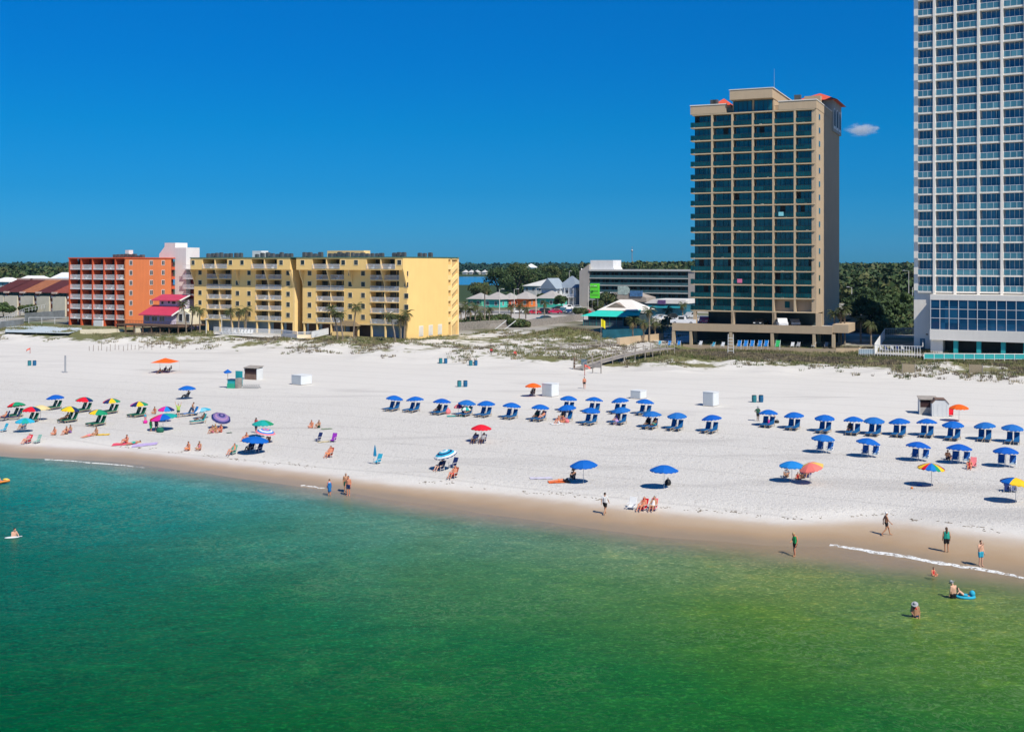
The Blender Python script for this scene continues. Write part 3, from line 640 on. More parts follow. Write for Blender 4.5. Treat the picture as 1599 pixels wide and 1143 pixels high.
# ---------------------------------------------------------------- long grey motel behind
def grey_motel():
    Y0 = 430.0; X0 = (920.5-CX)/F*Y0; fr = Fr(X0, Y0, 27); r = root_at('grey_motel', X0, Y0, 0, 27, 'long grey five storey motel with dark recessed walkways and white roof box', 'motel')
    gy = mat('motel_grey', (.40, .37, .34), .85, .12, streak=True); edge = mat('motel_edge', (.52, .52, .50), .7, .08); te = mat('motel_teal', (.04, .12, .14), .6, .4, .5)
    g = darkglass; W = fr.a(1075); zs = [4.2, 6.85, 9.5, 12.15, 14.8]; zt = 17.6
    b = MB(); b.box(0, W, 1.8, 14, 3, zt); b.build('wall', te, r)
    e = MB(); e.box(W, W+2.6, -.3, 14, 3, zt+.3); e.build('end_wall', gy, r)
    e = MB(); a = fr.a(905.5, .2); e.prism([(a, -.3, 3), (0, -.3, 3), (0, -.3, zt+2.2), (a, -.3, zt-.4)], (0, 14, 0)); e.build('stair_wall', gy, r)
    rf = MB(); rf.box(.01, W+2.7, -.6, 14.2, zt-.35, zt+.25); rf.build('roof', edge, r)
    for z in zs: s_ = MB(); s_.box(.01, W-.01, -.3, 1.8, z-.3, z); s_.build('floor_slab', edge, r)
    for z in zs:
        rl = rail_mesh(W-.2, .95, .7, .06, 0, 1).build('railing', [mat('motel_rail', (.10, .16, .17), .5), te], r); rl.location = (.1, -.2, z)
        for i in range(10):
            a = .8+i*(W-1.6)/10; d = MB(); d.box(a, a+.95, 1.72, 1.79, z+.02, z+2.0, 0); d.box(a+1.3, a+2.6, 1.72, 1.79, z+.9, z+1.9, 1); d.build('door', [black, g], r)
    w = MB(); w.box(0.02, fr.a(957.5, 1), .9, 9, zt+.26, zt+3.7); w.prism([(fr.a(957.5, 1), .92, zt+.26), (fr.a(960, 1), .92, zt+.26), (fr.a(957.5, 1), .92, zt+1.2)], (0, 8, 0)); w.build('roof_box', white, r)
    # lower restaurant block in front with a curved sign and satellite dishes
    r2 = empty('low_tavern', (0, 0, 0), 0, 'low grey tavern roof in front of the grey motel, crowned by a round sign', 'building')
    f2 = Fr((932-CX)/F*395, 395, 27)
    r2.location = (f2.X, f2.Y, 0); r2.rotation_euler = (0, 0, -R(27)); w2 = f2.a(1006)
    m_ = MB(); m_.box(0, w2, 0, 9, 3, 7.2); m_.build('wall', mat('tavern_wall', (.12, .17, .19), .8, .2), r2)
    m_ = MB(); m_.prism([(0, -.6, 7.2), (w2+1, -.6, 7.2), (w2+1, -.6, 8.6), (w2*.72, -.6, 10.2), (w2*.38, -.6, 10.2), (w2*.3, -.6, 8.6), (0, -.6, 8.4)], (0, 9, 0)); m_.build('roof', mat('tavern_roof', (.38, .33, .28), .8, .2), r2)
    m_ = MB(); m_.cyl((w2*.62, -.7, 11.0), (w2*.62, -.45, 11.0), 1.5, n=20); m_.box(w2*.46, w2*.62, -.66, -.5, 9.6, 12.4); m_.build('sign', mat('tavern_sign', (.45, .55, .50), .6, .4, 1.5), r2)
    m_ = MB(); m_.box(w2*.72, w2*.98, -.9, -.6, 9.0, 10.9); m_.build('blue_panel', mat('tavern_blue', (.08, .20, .40), .6, .4, 1.5), r2)
    for i in range(5): d = MB(); d.ball((w2*.06+i*1.9, 1, 9.4), .75, 10, 6, sq=(1, .4, 1)); d.build('awning_bulb', white, r2)
grey_motel()
# ================================================================ VEGETATION
leafD = mat('leaf_dark', (.028, .055, .018), .7, .35, .25); leafM = mat('leaf_mid', (.055, .095, .028), .7, .3, .3); leafL = mat('leaf_light', (.075, .115, .03), .7, .25, .3)
leafO = mat('leaf_olive', (.095, .105, .035), .7, .3, .3); pineM = mat('pine_far', (.026, .068, .040), .8, .3, .05); bark = mat('bark', (.11, .085, .06), .9, .3, 2)
def leaf_cloud(centers, radii, n, size, g=rng):
    """n small leaf triangles through each crown; returns verts, tris"""
    k = len(centers); c = np.repeat(np.asarray(centers, float), n, 0); r = np.repeat(np.asarray(radii, float), n, 0)
    d = g.normal(size=(k*n, 3)); d /= np.linalg.norm(d, axis=1)[:, None]
    rad = g.uniform(.55, 1.05, (k*n, 1)); p = c+d*rad*r
    a = g.normal(size=(k*n, 3)); a /= np.linalg.norm(a, axis=1)[:, None]; b = np.cross(a, d); b /= (np.linalg.norm(b, axis=1)[:, None]+1e-6)
    s = (np.repeat(np.asarray(size, float)*np.ones(k), n)*g.uniform(.6, 1.3, k*n))[:, None]
    v = np.stack([p+a*s, p-a*s*.5+b*s*.87, p-a*s*.5-b*s*.87], 1).reshape(-1, 3)
    return v, np.arange(len(v)).reshape(-1, 3)
def forest(name, spots, label_kind, mats, n, size):
    v, t = leaf_cloud([s[:3] for s in spots], [s[3:6] for s in spots], n, [s[6] if len(s) > 6 else size for s in spots])
    me = big_mesh(name, v, t, mats); k = len(mats)
    mi = np.repeat(rng.integers(0, k, len(spots)), n)
    mi = np.where(rng.random(len(mi)) < .3, rng.integers(0, k, len(mi)), mi)
    me.polygons.foreach_set('material_index', mi.astype(np.int32)); return tag(link(name, me), kind='stuff')
sp_ = []
for _ in range(5200):                                    # the pine woods on the far shore
    Y = 1800+rng.random()**1.5*800; X = rng.uniform(-.52, .52)*Y; w = rng.uniform(4.5, 8)
    sp_.append((X, Y, h(X, Y)+rng.uniform(4, 9.5), w, w, rng.uniform(6, 9)))
forest('far_pine_woods', sp_, '', [pineM, pineM, mat('pine_far2', (.036, .080, .045), .8, .3, .05)], 46, 2.6)
sp_ = []
for _ in range(9000):                                    # the woods inland of the towers
    Y = 470+rng.random()**1.6*1300; X = Y*rng.uniform(.14, .56) if rng.random() < .8 else Y*rng.uniform(-.56, -.36)
    if lag(X, Y) > .2: continue
    w = rng.uniform(3.0, 6.2); 
    if X < 0 and Y < 760: continue
    sp_.append((X, Y, h(X, Y)+rng.uniform(4.5, 8.5)+(Y > 800)*rng.uniform(0, 4), w, w, rng.uniform(3.5, 6), .8+Y/1100))
for _ in range(420):                                     # undergrowth right of the tan tower
    Y = rng.uniform(262, 330); X = Y*rng.uniform(.300, .350); w = rng.uniform(1.6, 3.2)
    if Y < 285 and X/Y < .312: continue
    sp_.append((X, Y, h(X, Y)+rng.uniform(.8, 2.6), w, w, rng.uniform(1.5, 2.6), .55))
forest('inland_woods', sp_, '', [leafD, leafM, leafO, leafM], 52, 1.3)
sp_ = []
for _ in range(2600):                                    # woods behind the cottages, beside the lagoon
    Y = rng.uniform(600, 1700); lo, hi = .0+(Y < 900)*-.005, .17; X = Y*rng.uniform(lo, hi)
    if lag(X, Y) > .1 or h(X, Y) < .6: continue
    w = rng.uniform(3, 6)
    sp_.append((X, Y, h(X, Y)+rng.uniform(4, 8.5)+(Y > 900)*5, w, w, rng.uniform(3.5, 6), .8+Y/1100))
for _ in range(700):
    Y = rng.uniform(1782, 1840); X = Y*rng.uniform(-.5, .05); w = rng.uniform(3, 6); sp_.append((X, Y, 4.5, w, w, 4, 2))
forest('lagoon_woods', sp_, '', [leafD, leafM, leafO], 52, 1.3)
# ---- single broadleaf trees
def tree_meshes(hgt, wd, seed, n=60, size=.42):
    g = np.random.default_rng(seed); rr_ = random.Random(seed); mb = MB()
    th_ = hgt*.38; top = Vector((rr_.uniform(-.3, .3), rr_.uniform(-.3, .3), th_)); mb.cyl((0, 0, -.3), top, hgt*.04, hgt*.028, 7)
    cs = []; rs = []
    for i in range(8):
        a = i*.785+rr_.uniform(-.3, .3); e = rr_.uniform(.25, .62)*wd; tip = Vector((math.cos(a)*e, math.sin(a)*e, hgt*rr_.uniform(.5, .85)))
        mb.cyl(top, tip, hgt*.02, hgt*.008, 5, caps=False)
        w = wd*rr_.uniform(.22, .34); cs.append(tip); rs.append((w, w, w*.72))
    for i in range(5):
        a = rr_.uniform(0, 6.3); e = rr_.uniform(0, .3)*wd; w = wd*rr_.uniform(.22, .32); cs.append((math.cos(a)*e, math.sin(a)*e, hgt*rr_.uniform(.7, .88))); rs.append((w, w, w*.7))
    v, t = leaf_cloud(cs, rs, n*4, size, g)
    return mb.mesh('trunk', bark), v, t
def tree(name, px, py, hgt, wd, label, mats=(leafD, leafM, leafM), seed=1, z=None, group=None):
    p = at(px, py, z); tm, v, t = tree_meshes(hgt, wd, seed); r = empty(name, p, rng.uniform(0, 6), label, 'tree', group)
    link('trunk', tm, r); me = big_mesh('crown', v, t, list(mats)); me.polygons.foreach_set('material_index', rng.integers(0, len(mats), len(t)).astype(np.int32)); link('crown', me, r); return r
TREES = [
 (1362, 521, 9.5, 6.5, 'broad dark oak tree shading the ground left of the white tower'), (1386, 517, 9, 5.5, 'dark round tree right of the broad oak beside the white tower'),
 (1340, 510, 7, 4.2, 'low bushy tree beside the palms right of the tan tower'), (1407, 508, 9.5, 4.2, 'light green tree touching the white tower wall', (leafM, leafL, leafL)),
 (1396, 500, 10, 5, 'olive tree standing behind the tree by the white tower', (leafO, leafM, leafL)), (1352, 497, 10, 6, 'tall dark tree behind the broad oak', (leafD, leafM)),
 (1420, 503, 8, 3.5, 'small pale tree at the foot of the white tower', (leafL, leafM)), (1330, 498, 6.5, 4.5, 'round green tree behind the lamp post right of the tan tower'),
 (778, 469, 15, 11, 'big rounded tree at the lagoon shore, its left half over blue water', (leafD, leafM, leafM)), (809, 466, 17, 12, 'high crowned tree behind the grey roofed hall', (leafM, leafO, leafM)),
 (839, 464, 14, 10, 'dark tree behind the middle cottages', (leafD, leafM)), (862, 463, 16, 11, 'olive green tree left of the victorian house', (leafO, leafM)), (893, 464, 15, 10, 'dark tree touching the grey motel end wall'),
 (748, 476, 9, 7, 'tree just right of the yellow hotel beside the lagoon', (leafO, leafM)), (948, 489, 6.5, 6, 'dark bushy tree beside the green sign in front of the motel', (leafD, leafO)), (932, 492, 4.5, 4.2, 'low shrub tree left of the beach restaurant roof', (leafO, leafD)),
 (6, 496, 4.5, 4, 'garden tree at the left edge by the townhouses', (leafM, leafL)), (45, 494, 3.2, 4, 'low garden tree in front of the second townhouse', (leafM, leafO)),
 (876, 483, 5, 4, 'small tree in front of the victorian house'), (850, 479, 5, 3.6, 'small tree between the orange and green cottages')]
for i, a in enumerate(TREES):
    tree('oak_tree' if i < 8 else 'broadleaf_tree', a[0], a[1], a[2], a[3], a[4], a[5] if len(a) > 5 else (leafD, leafM, leafM), 20+i, 3.8)
for i, (px, py, hg, wd) in enumerate([(742, 506, 1.6, 4), (766, 505, 1.5, 5), (783, 503, 1.5, 4.5), (799, 512, 2.0, 3.5), (811, 512, 1.8, 3.2), (727, 514, 1.7, 4), (752, 512, 1.6, 3), (905, 494, 2.2, 3.5), (1046, 512, 2.2, 3)]):
    tree('garden_shrub', px, py, hg, wd, f'{ORD[i]} low shrub from the left in the beds between hotel and tower', (leafD, leafO, leafM), 60+i, 3.8, 'shrubs in the beds behind the dunes')
# ---- palms
palm_g = mat('palm_frond', (.075, .092, .03), .6, .3, .6); palm_d = mat('palm_frond_dry', (.20, .15, .07), .8, .3, .6); palm_t = mat('palm_trunk', (.26, .21, .16), .9, .3, 2)
def palm_mesh(hgt, seed, lean=0):
    rr_ = random.Random(seed); tk = MB(); pts = [Vector((lean*(k/5)**2, 0, hgt*k/5)) for k in range(6)]
    for k in range(5): tk.cyl(pts[k]-Vector((0, 0, .25 if k == 0 else 0)), pts[k+1], .19-.012*k, .18-.012*k, 7, caps=(k == 4))
    cr = MB(); top = pts[-1]
    for i in range(34):
        a = i*2.4+rr_.uniform(-.2, .2); up = rr_.uniform(-.7, 1.25); L = rr_.uniform(1.4, 2.0); m = 1 if up < -.35 else 0
        d = Vector((math.cos(a), math.sin(a), 0)); side = Vector((-math.sin(a), math.cos(a), 0)); prev = top.copy()
        for k in range(5):
            t0 = k/5; el = up-t0*1.5; nx = prev+(d*math.cos(el)+Vector((0, 0, 1))*math.sin(el))*L/5
            wl_ = [.05, .34, .42, .36, .2][k]*rr_.uniform(.8, 1.2)
            for sg in (-1, 1):
                for j in (0, .5):
                    b_ = prev.lerp(nx, j); tip = b_+side*sg*wl_+(nx-prev)*1.1+Vector((0, 0, -.10-wl_*.3)); cr.add([b_, b_+(nx-prev)*.42, tip], [(0, 1, 2)], m)
            prev = nx
    return tk.mesh('trunk', palm_t), cr.mesh('crown', [palm_g, palm_d])
PM = {}
def palm(px, py, top, label, lean=0, z=None, group='cabbage palms among the buildings'):
    p = at(px, py, z); hg = round(max(2.2, (py-top)*p.y/F-.7)*2)/2
    k = (hg, lean)
    if k not in PM: PM[k] = palm_mesh(hg, int(hg*10)+int(lean*7), lean)
    r = empty('palm_tree', p, 0 if lean else rng.uniform(0, 6), label, 'palm tree', group)
    link('trunk', PM[k][0], r); link('crown', PM[k][1], r)
for a in [(291, 522, 472, 'leaning palm hiding the corner between the red roofed house and yellow hotel', -.9), (299, 522, 477, 'upright palm just right of the leaning palm by the red roofed house', .5),
          (312, 522, 480, 'palm before the left end of the yellow hotel'), (362, 523, 480, 'leftmost of three palms before the yellow hotel left wing', -.4), (372, 524, 482, 'middle of three palms before the yellow hotel left wing', .4), (384, 523, 481, 'rightmost of three palms before the yellow hotel left wing'),
          (527, 530, 478, 'palm before the yellow hotel right wing leaning left', -1.1), (535, 531, 484, 'palm leaning right beside the left leaning one by the hotel', -.7), (552, 531, 476, 'tall palm above the thatched cabana at the yellow hotel', .6),
          (617, 533, 486, 'leaning palm near the right corner of the yellow hotel', -1.2), (631, 533, 489, 'bushy palm at the right corner of the yellow hotel', .6), (626, 533, 494, 'short palm between the two corner palms of the yellow hotel')]:
    palm(a[0], a[1], a[2], a[3], a[4] if len(a) > 4 else 0)
for i, (px, py, tp) in enumerate([(720, 512, 480), (727, 508, 470), (734, 514, 482), (742, 510, 474), (750, 512, 484), (757, 508, 448), (764, 506, 478), (798, 505, 476), (811, 506, 474), (821, 500, 480), (850, 500, 470)]):
    palm(px, py, tp, f'{ORD[i]} palm from the left in the row between the yellow hotel and the car park', 0, 3.8)
for a in [(988, 535, 497, 'stout palm at the corner of the beach restaurant deck'), (1005, 534, 499, 'palm left of the tall palm behind the boardwalk'), (1014, 534, 479, 'tallest palm in front of the beach restaurant'), (1023, 532, 496, 'palm right of the tallest palm at the restaurant'),
          (1043, 515, 479, 'dark palm between the restaurant and the tan tower'), (1066, 505, 473, 'palm beside the red and white sign'), (1034, 530, 503, 'short palm beside the car deck of the tan tower'),
          (1313, 541, 486, 'palm at the right foot of the tan tower'), (1319, 541, 482, 'thin palm just right of the palm at the tan tower foot'), (1344, 536, 496, 'palm on the lawn between the two towers'), (1360, 539, 502, 'short palm beside the white pool ramp'), (1303, 541, 489, 'palm against the deck of the tan tower')]:
    palm(*a)
# ---- dune plants
def tufts(name, pts, mats, blades, hgt, spread):
    k = len(pts); P = np.repeat(np.array(pts), blades, 0); n = len(P); a = rng.uniform(0, 6.283, n); rr_ = rng.uniform(0, 1, n)**.7*spread
    base = P+np.stack([np.cos(a)*rr_, np.sin(a)*rr_, np.full(n, -.03)], 1); b2 = rng.uniform(0, 6.283, n); w = rng.uniform(.03, .08, n)
    sd = np.stack([np.cos(b2), np.sin(b2), np.zeros(n)], 1)*w[:, None]; hh_ = rng.uniform(.45, 1.1, n)*hgt
    tip = base+np.stack([np.cos(a)*hh_*.35, np.sin(a)*hh_*.35, hh_], 1)
    v = np.stack([base-sd, base+sd, tip], 1).reshape(-1, 3); me = big_mesh(name, v, np.arange(n*3).reshape(-1, 3), mats)
    mi = np.repeat(rng.integers(0, len(mats), k), blades); me.polygons.foreach_set('material_index', mi.astype(np.int32)); return tag(link(name, me), kind='stuff')
gr = mat('dune_grass', (.17, .165, .075), .8, .3, .4); gr2 = mat('dune_grass_dry', (.30, .25, .15), .85, .3, .4); scr = mat('dune_scrub', (.15, .125, .095), .9, .3, .5); gr3 = mat('dune_grass_green', (.085, .125, .03), .8, .3, .4)
pg, psb = [], []
for _ in range(110000):
    s = rng.uniform(-235, 60); t = rng.uniform(88, 166); X, Y = xy(s, t)
    k = dune0(s)+fb(s, 5, .06)*3; u = t-k; hill = math.exp(-(((X-12.5)/9)**2+((Y-256)/11)**2))
    if u < -1 or (s < -95 and t > 125.5) or t > (149 if s > -40 else 165): continue
    v = fb(X, Y, .13, 4)+fb(X, Y, .03)*.6
    if -94 < s < -40: dens = ss(v, .05, .3)*ss(u, 2, 8)
    else: dens = ss(u, 8, 20)*ss(v, -.35, .15)+ss(u, -1, 3)*ss(v, .16, .35)*.6
    dens = max(dens*(.72 if s < -40 else 1.25), hill*1.6)
    if dens < rng.random()*2.2: continue
    (psb if (u < 9 and rng.random() < .5) or fb(X+50, Y, .06) > .25 else pg).append((X, Y, h(X, Y)))
tufts('dune_grass', pg, [gr, gr2, gr3, gr], 9, .55, .45)
tufts('dune_scrub', psb, [scr, scr, gr2], 12, .5, .4)
print('tufts', len(pg), len(psb))
# wrack line: dry weed left by the tide
mb = MB(); rr_ = random.Random(8)
for _ in range(420):
    s = rr_.uniform(-62, 40)
    if fb(s, 9, .25) < .02: continue
    t = itp(DL, s)+1.8+fb(s, 2, .3)*.6+rr_.gauss(0, .22); X, Y = xy(s, t); z = h(X, Y); L = rr_.uniform(.05, .28); a = rr_.gauss(-TH, .5)
    mb.obox((X, Y, z+.01), L, rr_.uniform(.03, .08), .035, a)
tag(mb.build('seaweed_line', mat('weed', (.20, .16, .115), .9, .3, 3)), kind='stuff')
# foam along the swash
q = N('foam'); q.put((.85, .87, .86), q.b.inputs['Base Color']); q.b.inputs['Roughness'].default_value = .6
q.l.new(q.bump(q.noise(6, 4), .06), q.b.inputs['Normal']); q.put(q.math('MULTIPLY', q.sstep(q.noise(3.0, 6, rough=.8), .36, .56), .9), q.b.inputs['Alpha'])
def foam(px_pts, width, name='foam'):
    pts = []
    for (x0, y0), (x1, y1) in zip(px_pts, px_pts[1:]):
        for k in range(12): pts.append(at(x0+(x1-x0)*k/12, y0+(y1-y0)*k/12, 0.0))
    mb = MB(); v = []; n = len(pts)
    for i, p in enumerate(pts):
        w = width*math.sin(math.pi*min(1, .06+i/n*1.1))**.4*(1+.5*fb(i, 0, .35)); off = fb(i, 7, .2)*.25
        for k, zz in ((-.5, .012), (-.2, .05), (.2, .075), (.5, .02)): v.append((p.x+NX*(k*w+off), p.y+NY*(k*w+off), max(0, h(p.x+NX*(k*w+off), p.y+NY*(k*w+off)))+zz))
    f = [(i*4+k, i*4+k+1, (i+1)*4+k+1, (i+1)*4+k) for i in range(n-1) for k in range(3)]
    mb.add(v, f); o = mb.build(name, q.m, smooth=True); tag(o, kind='stuff')
foam([(1296, 852), (1340, 858), (1400, 868), (1470, 880), (1530, 889), (1599, 903), (1660, 914)], .62)
foam([(70, 718), (110, 720), (180, 726), (230, 731)], .10)
foam([(470, 759), (490, 761), (512, 764)], .10)

# ================================================================ THE TOWN BEHIND
asph = mat('asphalt', (.20, .20, .20), .9, .15, .4); lotm = mat('pale_paving', (.46, .43, .39), .9, .15, .3)
def sheet(name, pts, z, m, kind='structure'):
    mb = MB(); mb.add([(x, y, z) for x, y in pts], [tuple(range(len(pts)))]); return tag(mb.build(name, m), kind=kind)
def st_rect(s0, s1, t0, t1): return [xy(s0, t0), xy(s1, t0), xy(s1, t1), xy(s0, t1)]
sheet('road', st_rect(-400, 200, 246, 258), 4.02, asph)
sheet('pavement', st_rect(-400, 200, 258.1, 261), 4.12, conc)
sheet('car_park', st_rect(-150, -20, 210, 242), 4.03, lotm)
def hip_house(name, px0, px1, pyb, Y, wall_h, roof_h, wallc, roofc, label, th=28.7, depth=9, cat='house', z=4.0, eave=.7, porch=False, nwin=3, gable=False, ridge=.5):
    fr = Fr((px0-CX)/F*Y, Y, th); W = fr.a(px1); r = empty(name, (fr.X, fr.Y, z), -R(th), label, cat)
    wm_ = mat('wall_'+name+label[:9].replace(' ', '_'), wallc, .85, .1); rm_ = mat('roof_'+str(roofc), roofc, .6, .1)
    m_ = MB(); m_.box(0, W, 0, depth, -.5, wall_h); m_.build('wall', wm_, r)
    m_ = MB(); e = eave; zz = wall_h+.01; zt_ = wall_h+roof_h
    if gable: m_.add([(-e, -e, zz), (W+e, -e, zz), (W+e, depth+e, zz), (-e, depth+e, zz), (-e, depth/2, zt_), (W+e, depth/2, zt_)], [(0, 1, 5, 4), (2, 3, 4, 5), (1, 2, 5), (3, 0, 4), (3, 2, 1, 0)])
    else:
        k = min(W*.45, depth*ridge); m_.add([(-e, -e, zz), (W+e, -e, zz), (W+e, depth+e, zz), (-e, depth+e, zz), (k, depth/2, zt_), (W-k, depth/2, zt_)], [(0, 1, 5, 4), (2, 3, 4, 5), (1, 2, 5), (3, 0, 4), (3, 2, 1, 0)])
    m_.build('roof', rm_, r)
    for i in range(nwin):
        a = W*(i+.5)/nwin-.6; link('window', window_mb(1.2, 1.5, .12, .06, 1).mesh('window', [white, darkglass]), r, (a, -.003, wall_h-2.2))
        if wall_h > 5: link('window', window_mb(1.2, 1.5, .12, .06, 1).mesh('window', [white, darkglass]), r, (a, -.003, wall_h-5.0))
    for i in range(2): o = link('window', window_mb(1.2, 1.5, .12, .06, 1).mesh('window', [white, darkglass]), r, (W+.003, depth*(i+.5)/2-.6, wall_h-2.2)); o.rotation_euler = (0, 0, R(90))
    if porch:
        m_ = MB(); m_.box(-.5, W+.5, -2.4, 0, wall_h*.5-.15, wall_h*.5); m_.build('porch_deck', white, r)
        for i in range(5): m_ = MB(); m_.box(W*i/4-.1, W*i/4+.1, -2.3, -2.1, -.3, wall_h); m_.build('porch_post', white, r)
        m_ = rail_mesh(W, 1.0, .35, .06).build('railing', white, r); m_.location = (0, -2.3, wall_h*.5)
    return r
grey = (.40, .38, .36); grn = (.05, .46, .36)
for a in [(731, 752, 480, 440, 2.6, 2.2, (.10, .40, .26), grey, 'green cottage half hidden by palms right of the yellow hotel'),
          (755, 781, 480, 425, 2.9, 2.6, (.07, .55, .46), grey, 'turquoise cottage with grey hip roof, left of the red cottage'),
          (782, 795, 480, 428, 2.8, 2.3, (.52, .12, .06), grey, 'narrow brick red cottage between turquoise and orange ones'),
          (799, 826, 480, 432, 2.9, 2.6, (.72, .20, .05), grey, 'orange cottage with grey hip roof in the car park row'),
          (839, 868, 478, 425, 3.3, 2.7, (.06, .50, .38), grey, 'sea green cottage at the right end of the row'),
          (1330, 1352, 470, 760, 4, 2, (.6, .6, .58), (.70, .72, .74), 'white roofed house showing through the woods right of the tan tower')]:
    hip_house('cottage', *a, nwin=2)
hip_house('event_hall', 818, 868, 460, 520, 6.0, 3.0, (.62, .62, .60), (.60, .60, .58), 'long pale hall with a grey metal roof behind the cottages', depth=16, nwin=5, cat='hall')
hip_house('victorian_house', 872, 899, 478, 440, 6.8, 4.5, (.62, .66, .68), (.22, .27, .33), 'pale blue victorian house with steep gables and white porches', depth=9, porch=True, nwin=3)
m_ = hip_house('gable_house', 868, 882, 478, 436, 6.5, 4.0, (.60, .66, .70), (.30, .36, .42), 'narrow gabled wing house left of the victorian house', depth=7, nwin=2, th=-50, gable=True)
# white roofed bayside houses at the left
for a in [(-14, 16, 440, 640, 6.0, 2.4, (.58, .66, .60), (.78, .78, .76), 'pale green house with white roof at the left edge'), (20, 66, 440, 600, 6.6, 3.2, (.62, .58, .44), (.78, .78, .76), 'broad cream house under a white hip roof behind the townhouses'),
          (76, 107, 438, 660, 7.0, 4.0, (.6, .6, .58), (.78, .79, .79), 'white roofed house nearest the orange block, with a dormer'), (11, 50, 444, 520, 5.5, 2.2, (.55, .55, .55), (.55, .62, .70), 'low house with pale blue metal roof, left one'),
          (66, 112, 444, 530, 6.2, 3.6, (.55, .55, .52), (.52, .60, .66), 'low house with pale blue metal roof beside the orange block'),
          (1012, 1030, 425, 900, 9, 3, (.7, .7, .68), (.75, .75, .74), 'distant white house roof above the grey motel'), (820, 832, 420, 1200, 12, 4, (.75, .75, .73), (.78, .78, .77), 'distant white house high in the trees beyond the lagoon'),
          (900, 908, 420, 1000, 9, 3, (.75, .75, .73), (.78, .78, .77), 'small distant white house left of the motel roof')]:
    hip_house('bayside_house', *a, depth=10, nwin=4, porch=a[0] == 20)
for i, px in enumerate((722, 731, 740, 752)):
    hip_house('shore_house', px, px+6.5, 433, 1785, 5, 4, (.5, .48, .45), (.55, .54, .52), f'{ORD[i]} small house from the left on the far lagoon shore', nwin=1, z=1.5)
# brick red roofed townhouses
def townhouses():
    X0 = (-8-CX)/F*366; fr = Fr(X0, 366, 28.7); r0 = None; cr_ = mat('townhouse_cream', (.62, .58, .46), .8, .08); br = mat('townhouse_brick', (.22, .07, .045), .85, .2)
    cols = [(.10, .025, .022), (.11, .028, .024), (.34, .13, .06), (.10, .025, .025), (.28, .07, .045)]
    for i, (p0, p1) in enumerate([(-14, 6), (7, 27), (32, 52), (57, 77), (82, 102)]):
        a0, a1 = fr.a(p0), fr.a(p1+4.5); x, y = fr.w(a0, 0)
        r = empty('townhouse', (x, y, 3.8), -R(28.7), f'{ORD[i]} cream townhouse from the left with a steep dark red roof', 'townhouse', 'townhouses in a row'); W = a1-a0; wc_ = W*.8
        m_ = MB(); m_.box(0, wc_, 0, 10, -.5, 6.2); m_.box(0, wc_, .9, 10, 6.2, 7.3); m_.build('wall', cr_, r)
        m_ = MB(); m_.box(wc_, W, .6, 10, -.5, 7.3); m_.build('brick_bay', br, r)
        for z in (1.8, 3.9, 5.6): m_ = MB(); m_.box(wc_+.4, wc_+.9, .54, .6, z, z+.7); m_.build('window', [white], r)
        m_ = MB(); m_.box(.3, wc_-.3, .84, .9, 6.25, 7.2); m_.build('shade_band', darkglass, r)
        rc = mat(f'tile_{i}', cols[i], .7, .25, 1); m_ = MB(); m_.prism([(0, -.2, 7.3), (0, 10, 11.2), (0, 10, 7.3)], (W-.02, 0, 0)); m_.build('roof', rc, r)
        m_ = MB(); m_.box(-.1, W*.32, -.35, .5, 7.0, 7.5); m_.box(0, W, 9.6, 10.4, 11.0, 11.5); m_.build('roof_edge', mat('edge_pink', (.66, .50, .42), .7, .1), r)
townhouses()
def parking_ramp():
    Y = 268.0; fr = Fr((1296-CX)/F*Y, Y, 28.7); r = empty('parking_garage', (fr.X, fr.Y, 0), -R(28.7), 'low tan parking garage with sloping ramps right of the tan tower', 'garage'); W = fr.a(1349); tn = mat('garage_tan', (.46, .40, .31), .85, .15)
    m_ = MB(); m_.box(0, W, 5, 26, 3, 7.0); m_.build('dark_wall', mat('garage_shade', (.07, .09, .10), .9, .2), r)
    m_ = MB(); m_.box(-.2, W+.3, 4.6, 26.2, 7.01, 7.9); m_.build('roof_deck', tn, r)
    m_ = MB(); m_.prism([(0, 3.2, 4.2), (W, 3.2, 7.6), (W, 3.2, 8.5), (0, 3.2, 5.1)], (0, 1.2, 0)); m_.build('ramp', tn, r)
    m_ = MB(); m_.box(0, W*1.1, 27, 40, 3, 9.3); m_.build('rear_block', tn, r); m_ = MB(); m_.box(-.2, W*1.1+.2, 26.8, 40.2, 9.31, 9.8); m_.build('rear_roof', mat('gravel_roof', (.40, .38, .34), .95, .3, 1.5), r)
    m_ = MB(); a = fr.a(1367, 1); m_.box(a, a+1.3, .5, 4.5, 3, 6.2); m_.build('end_wall', tn, r)
parking_ramp()
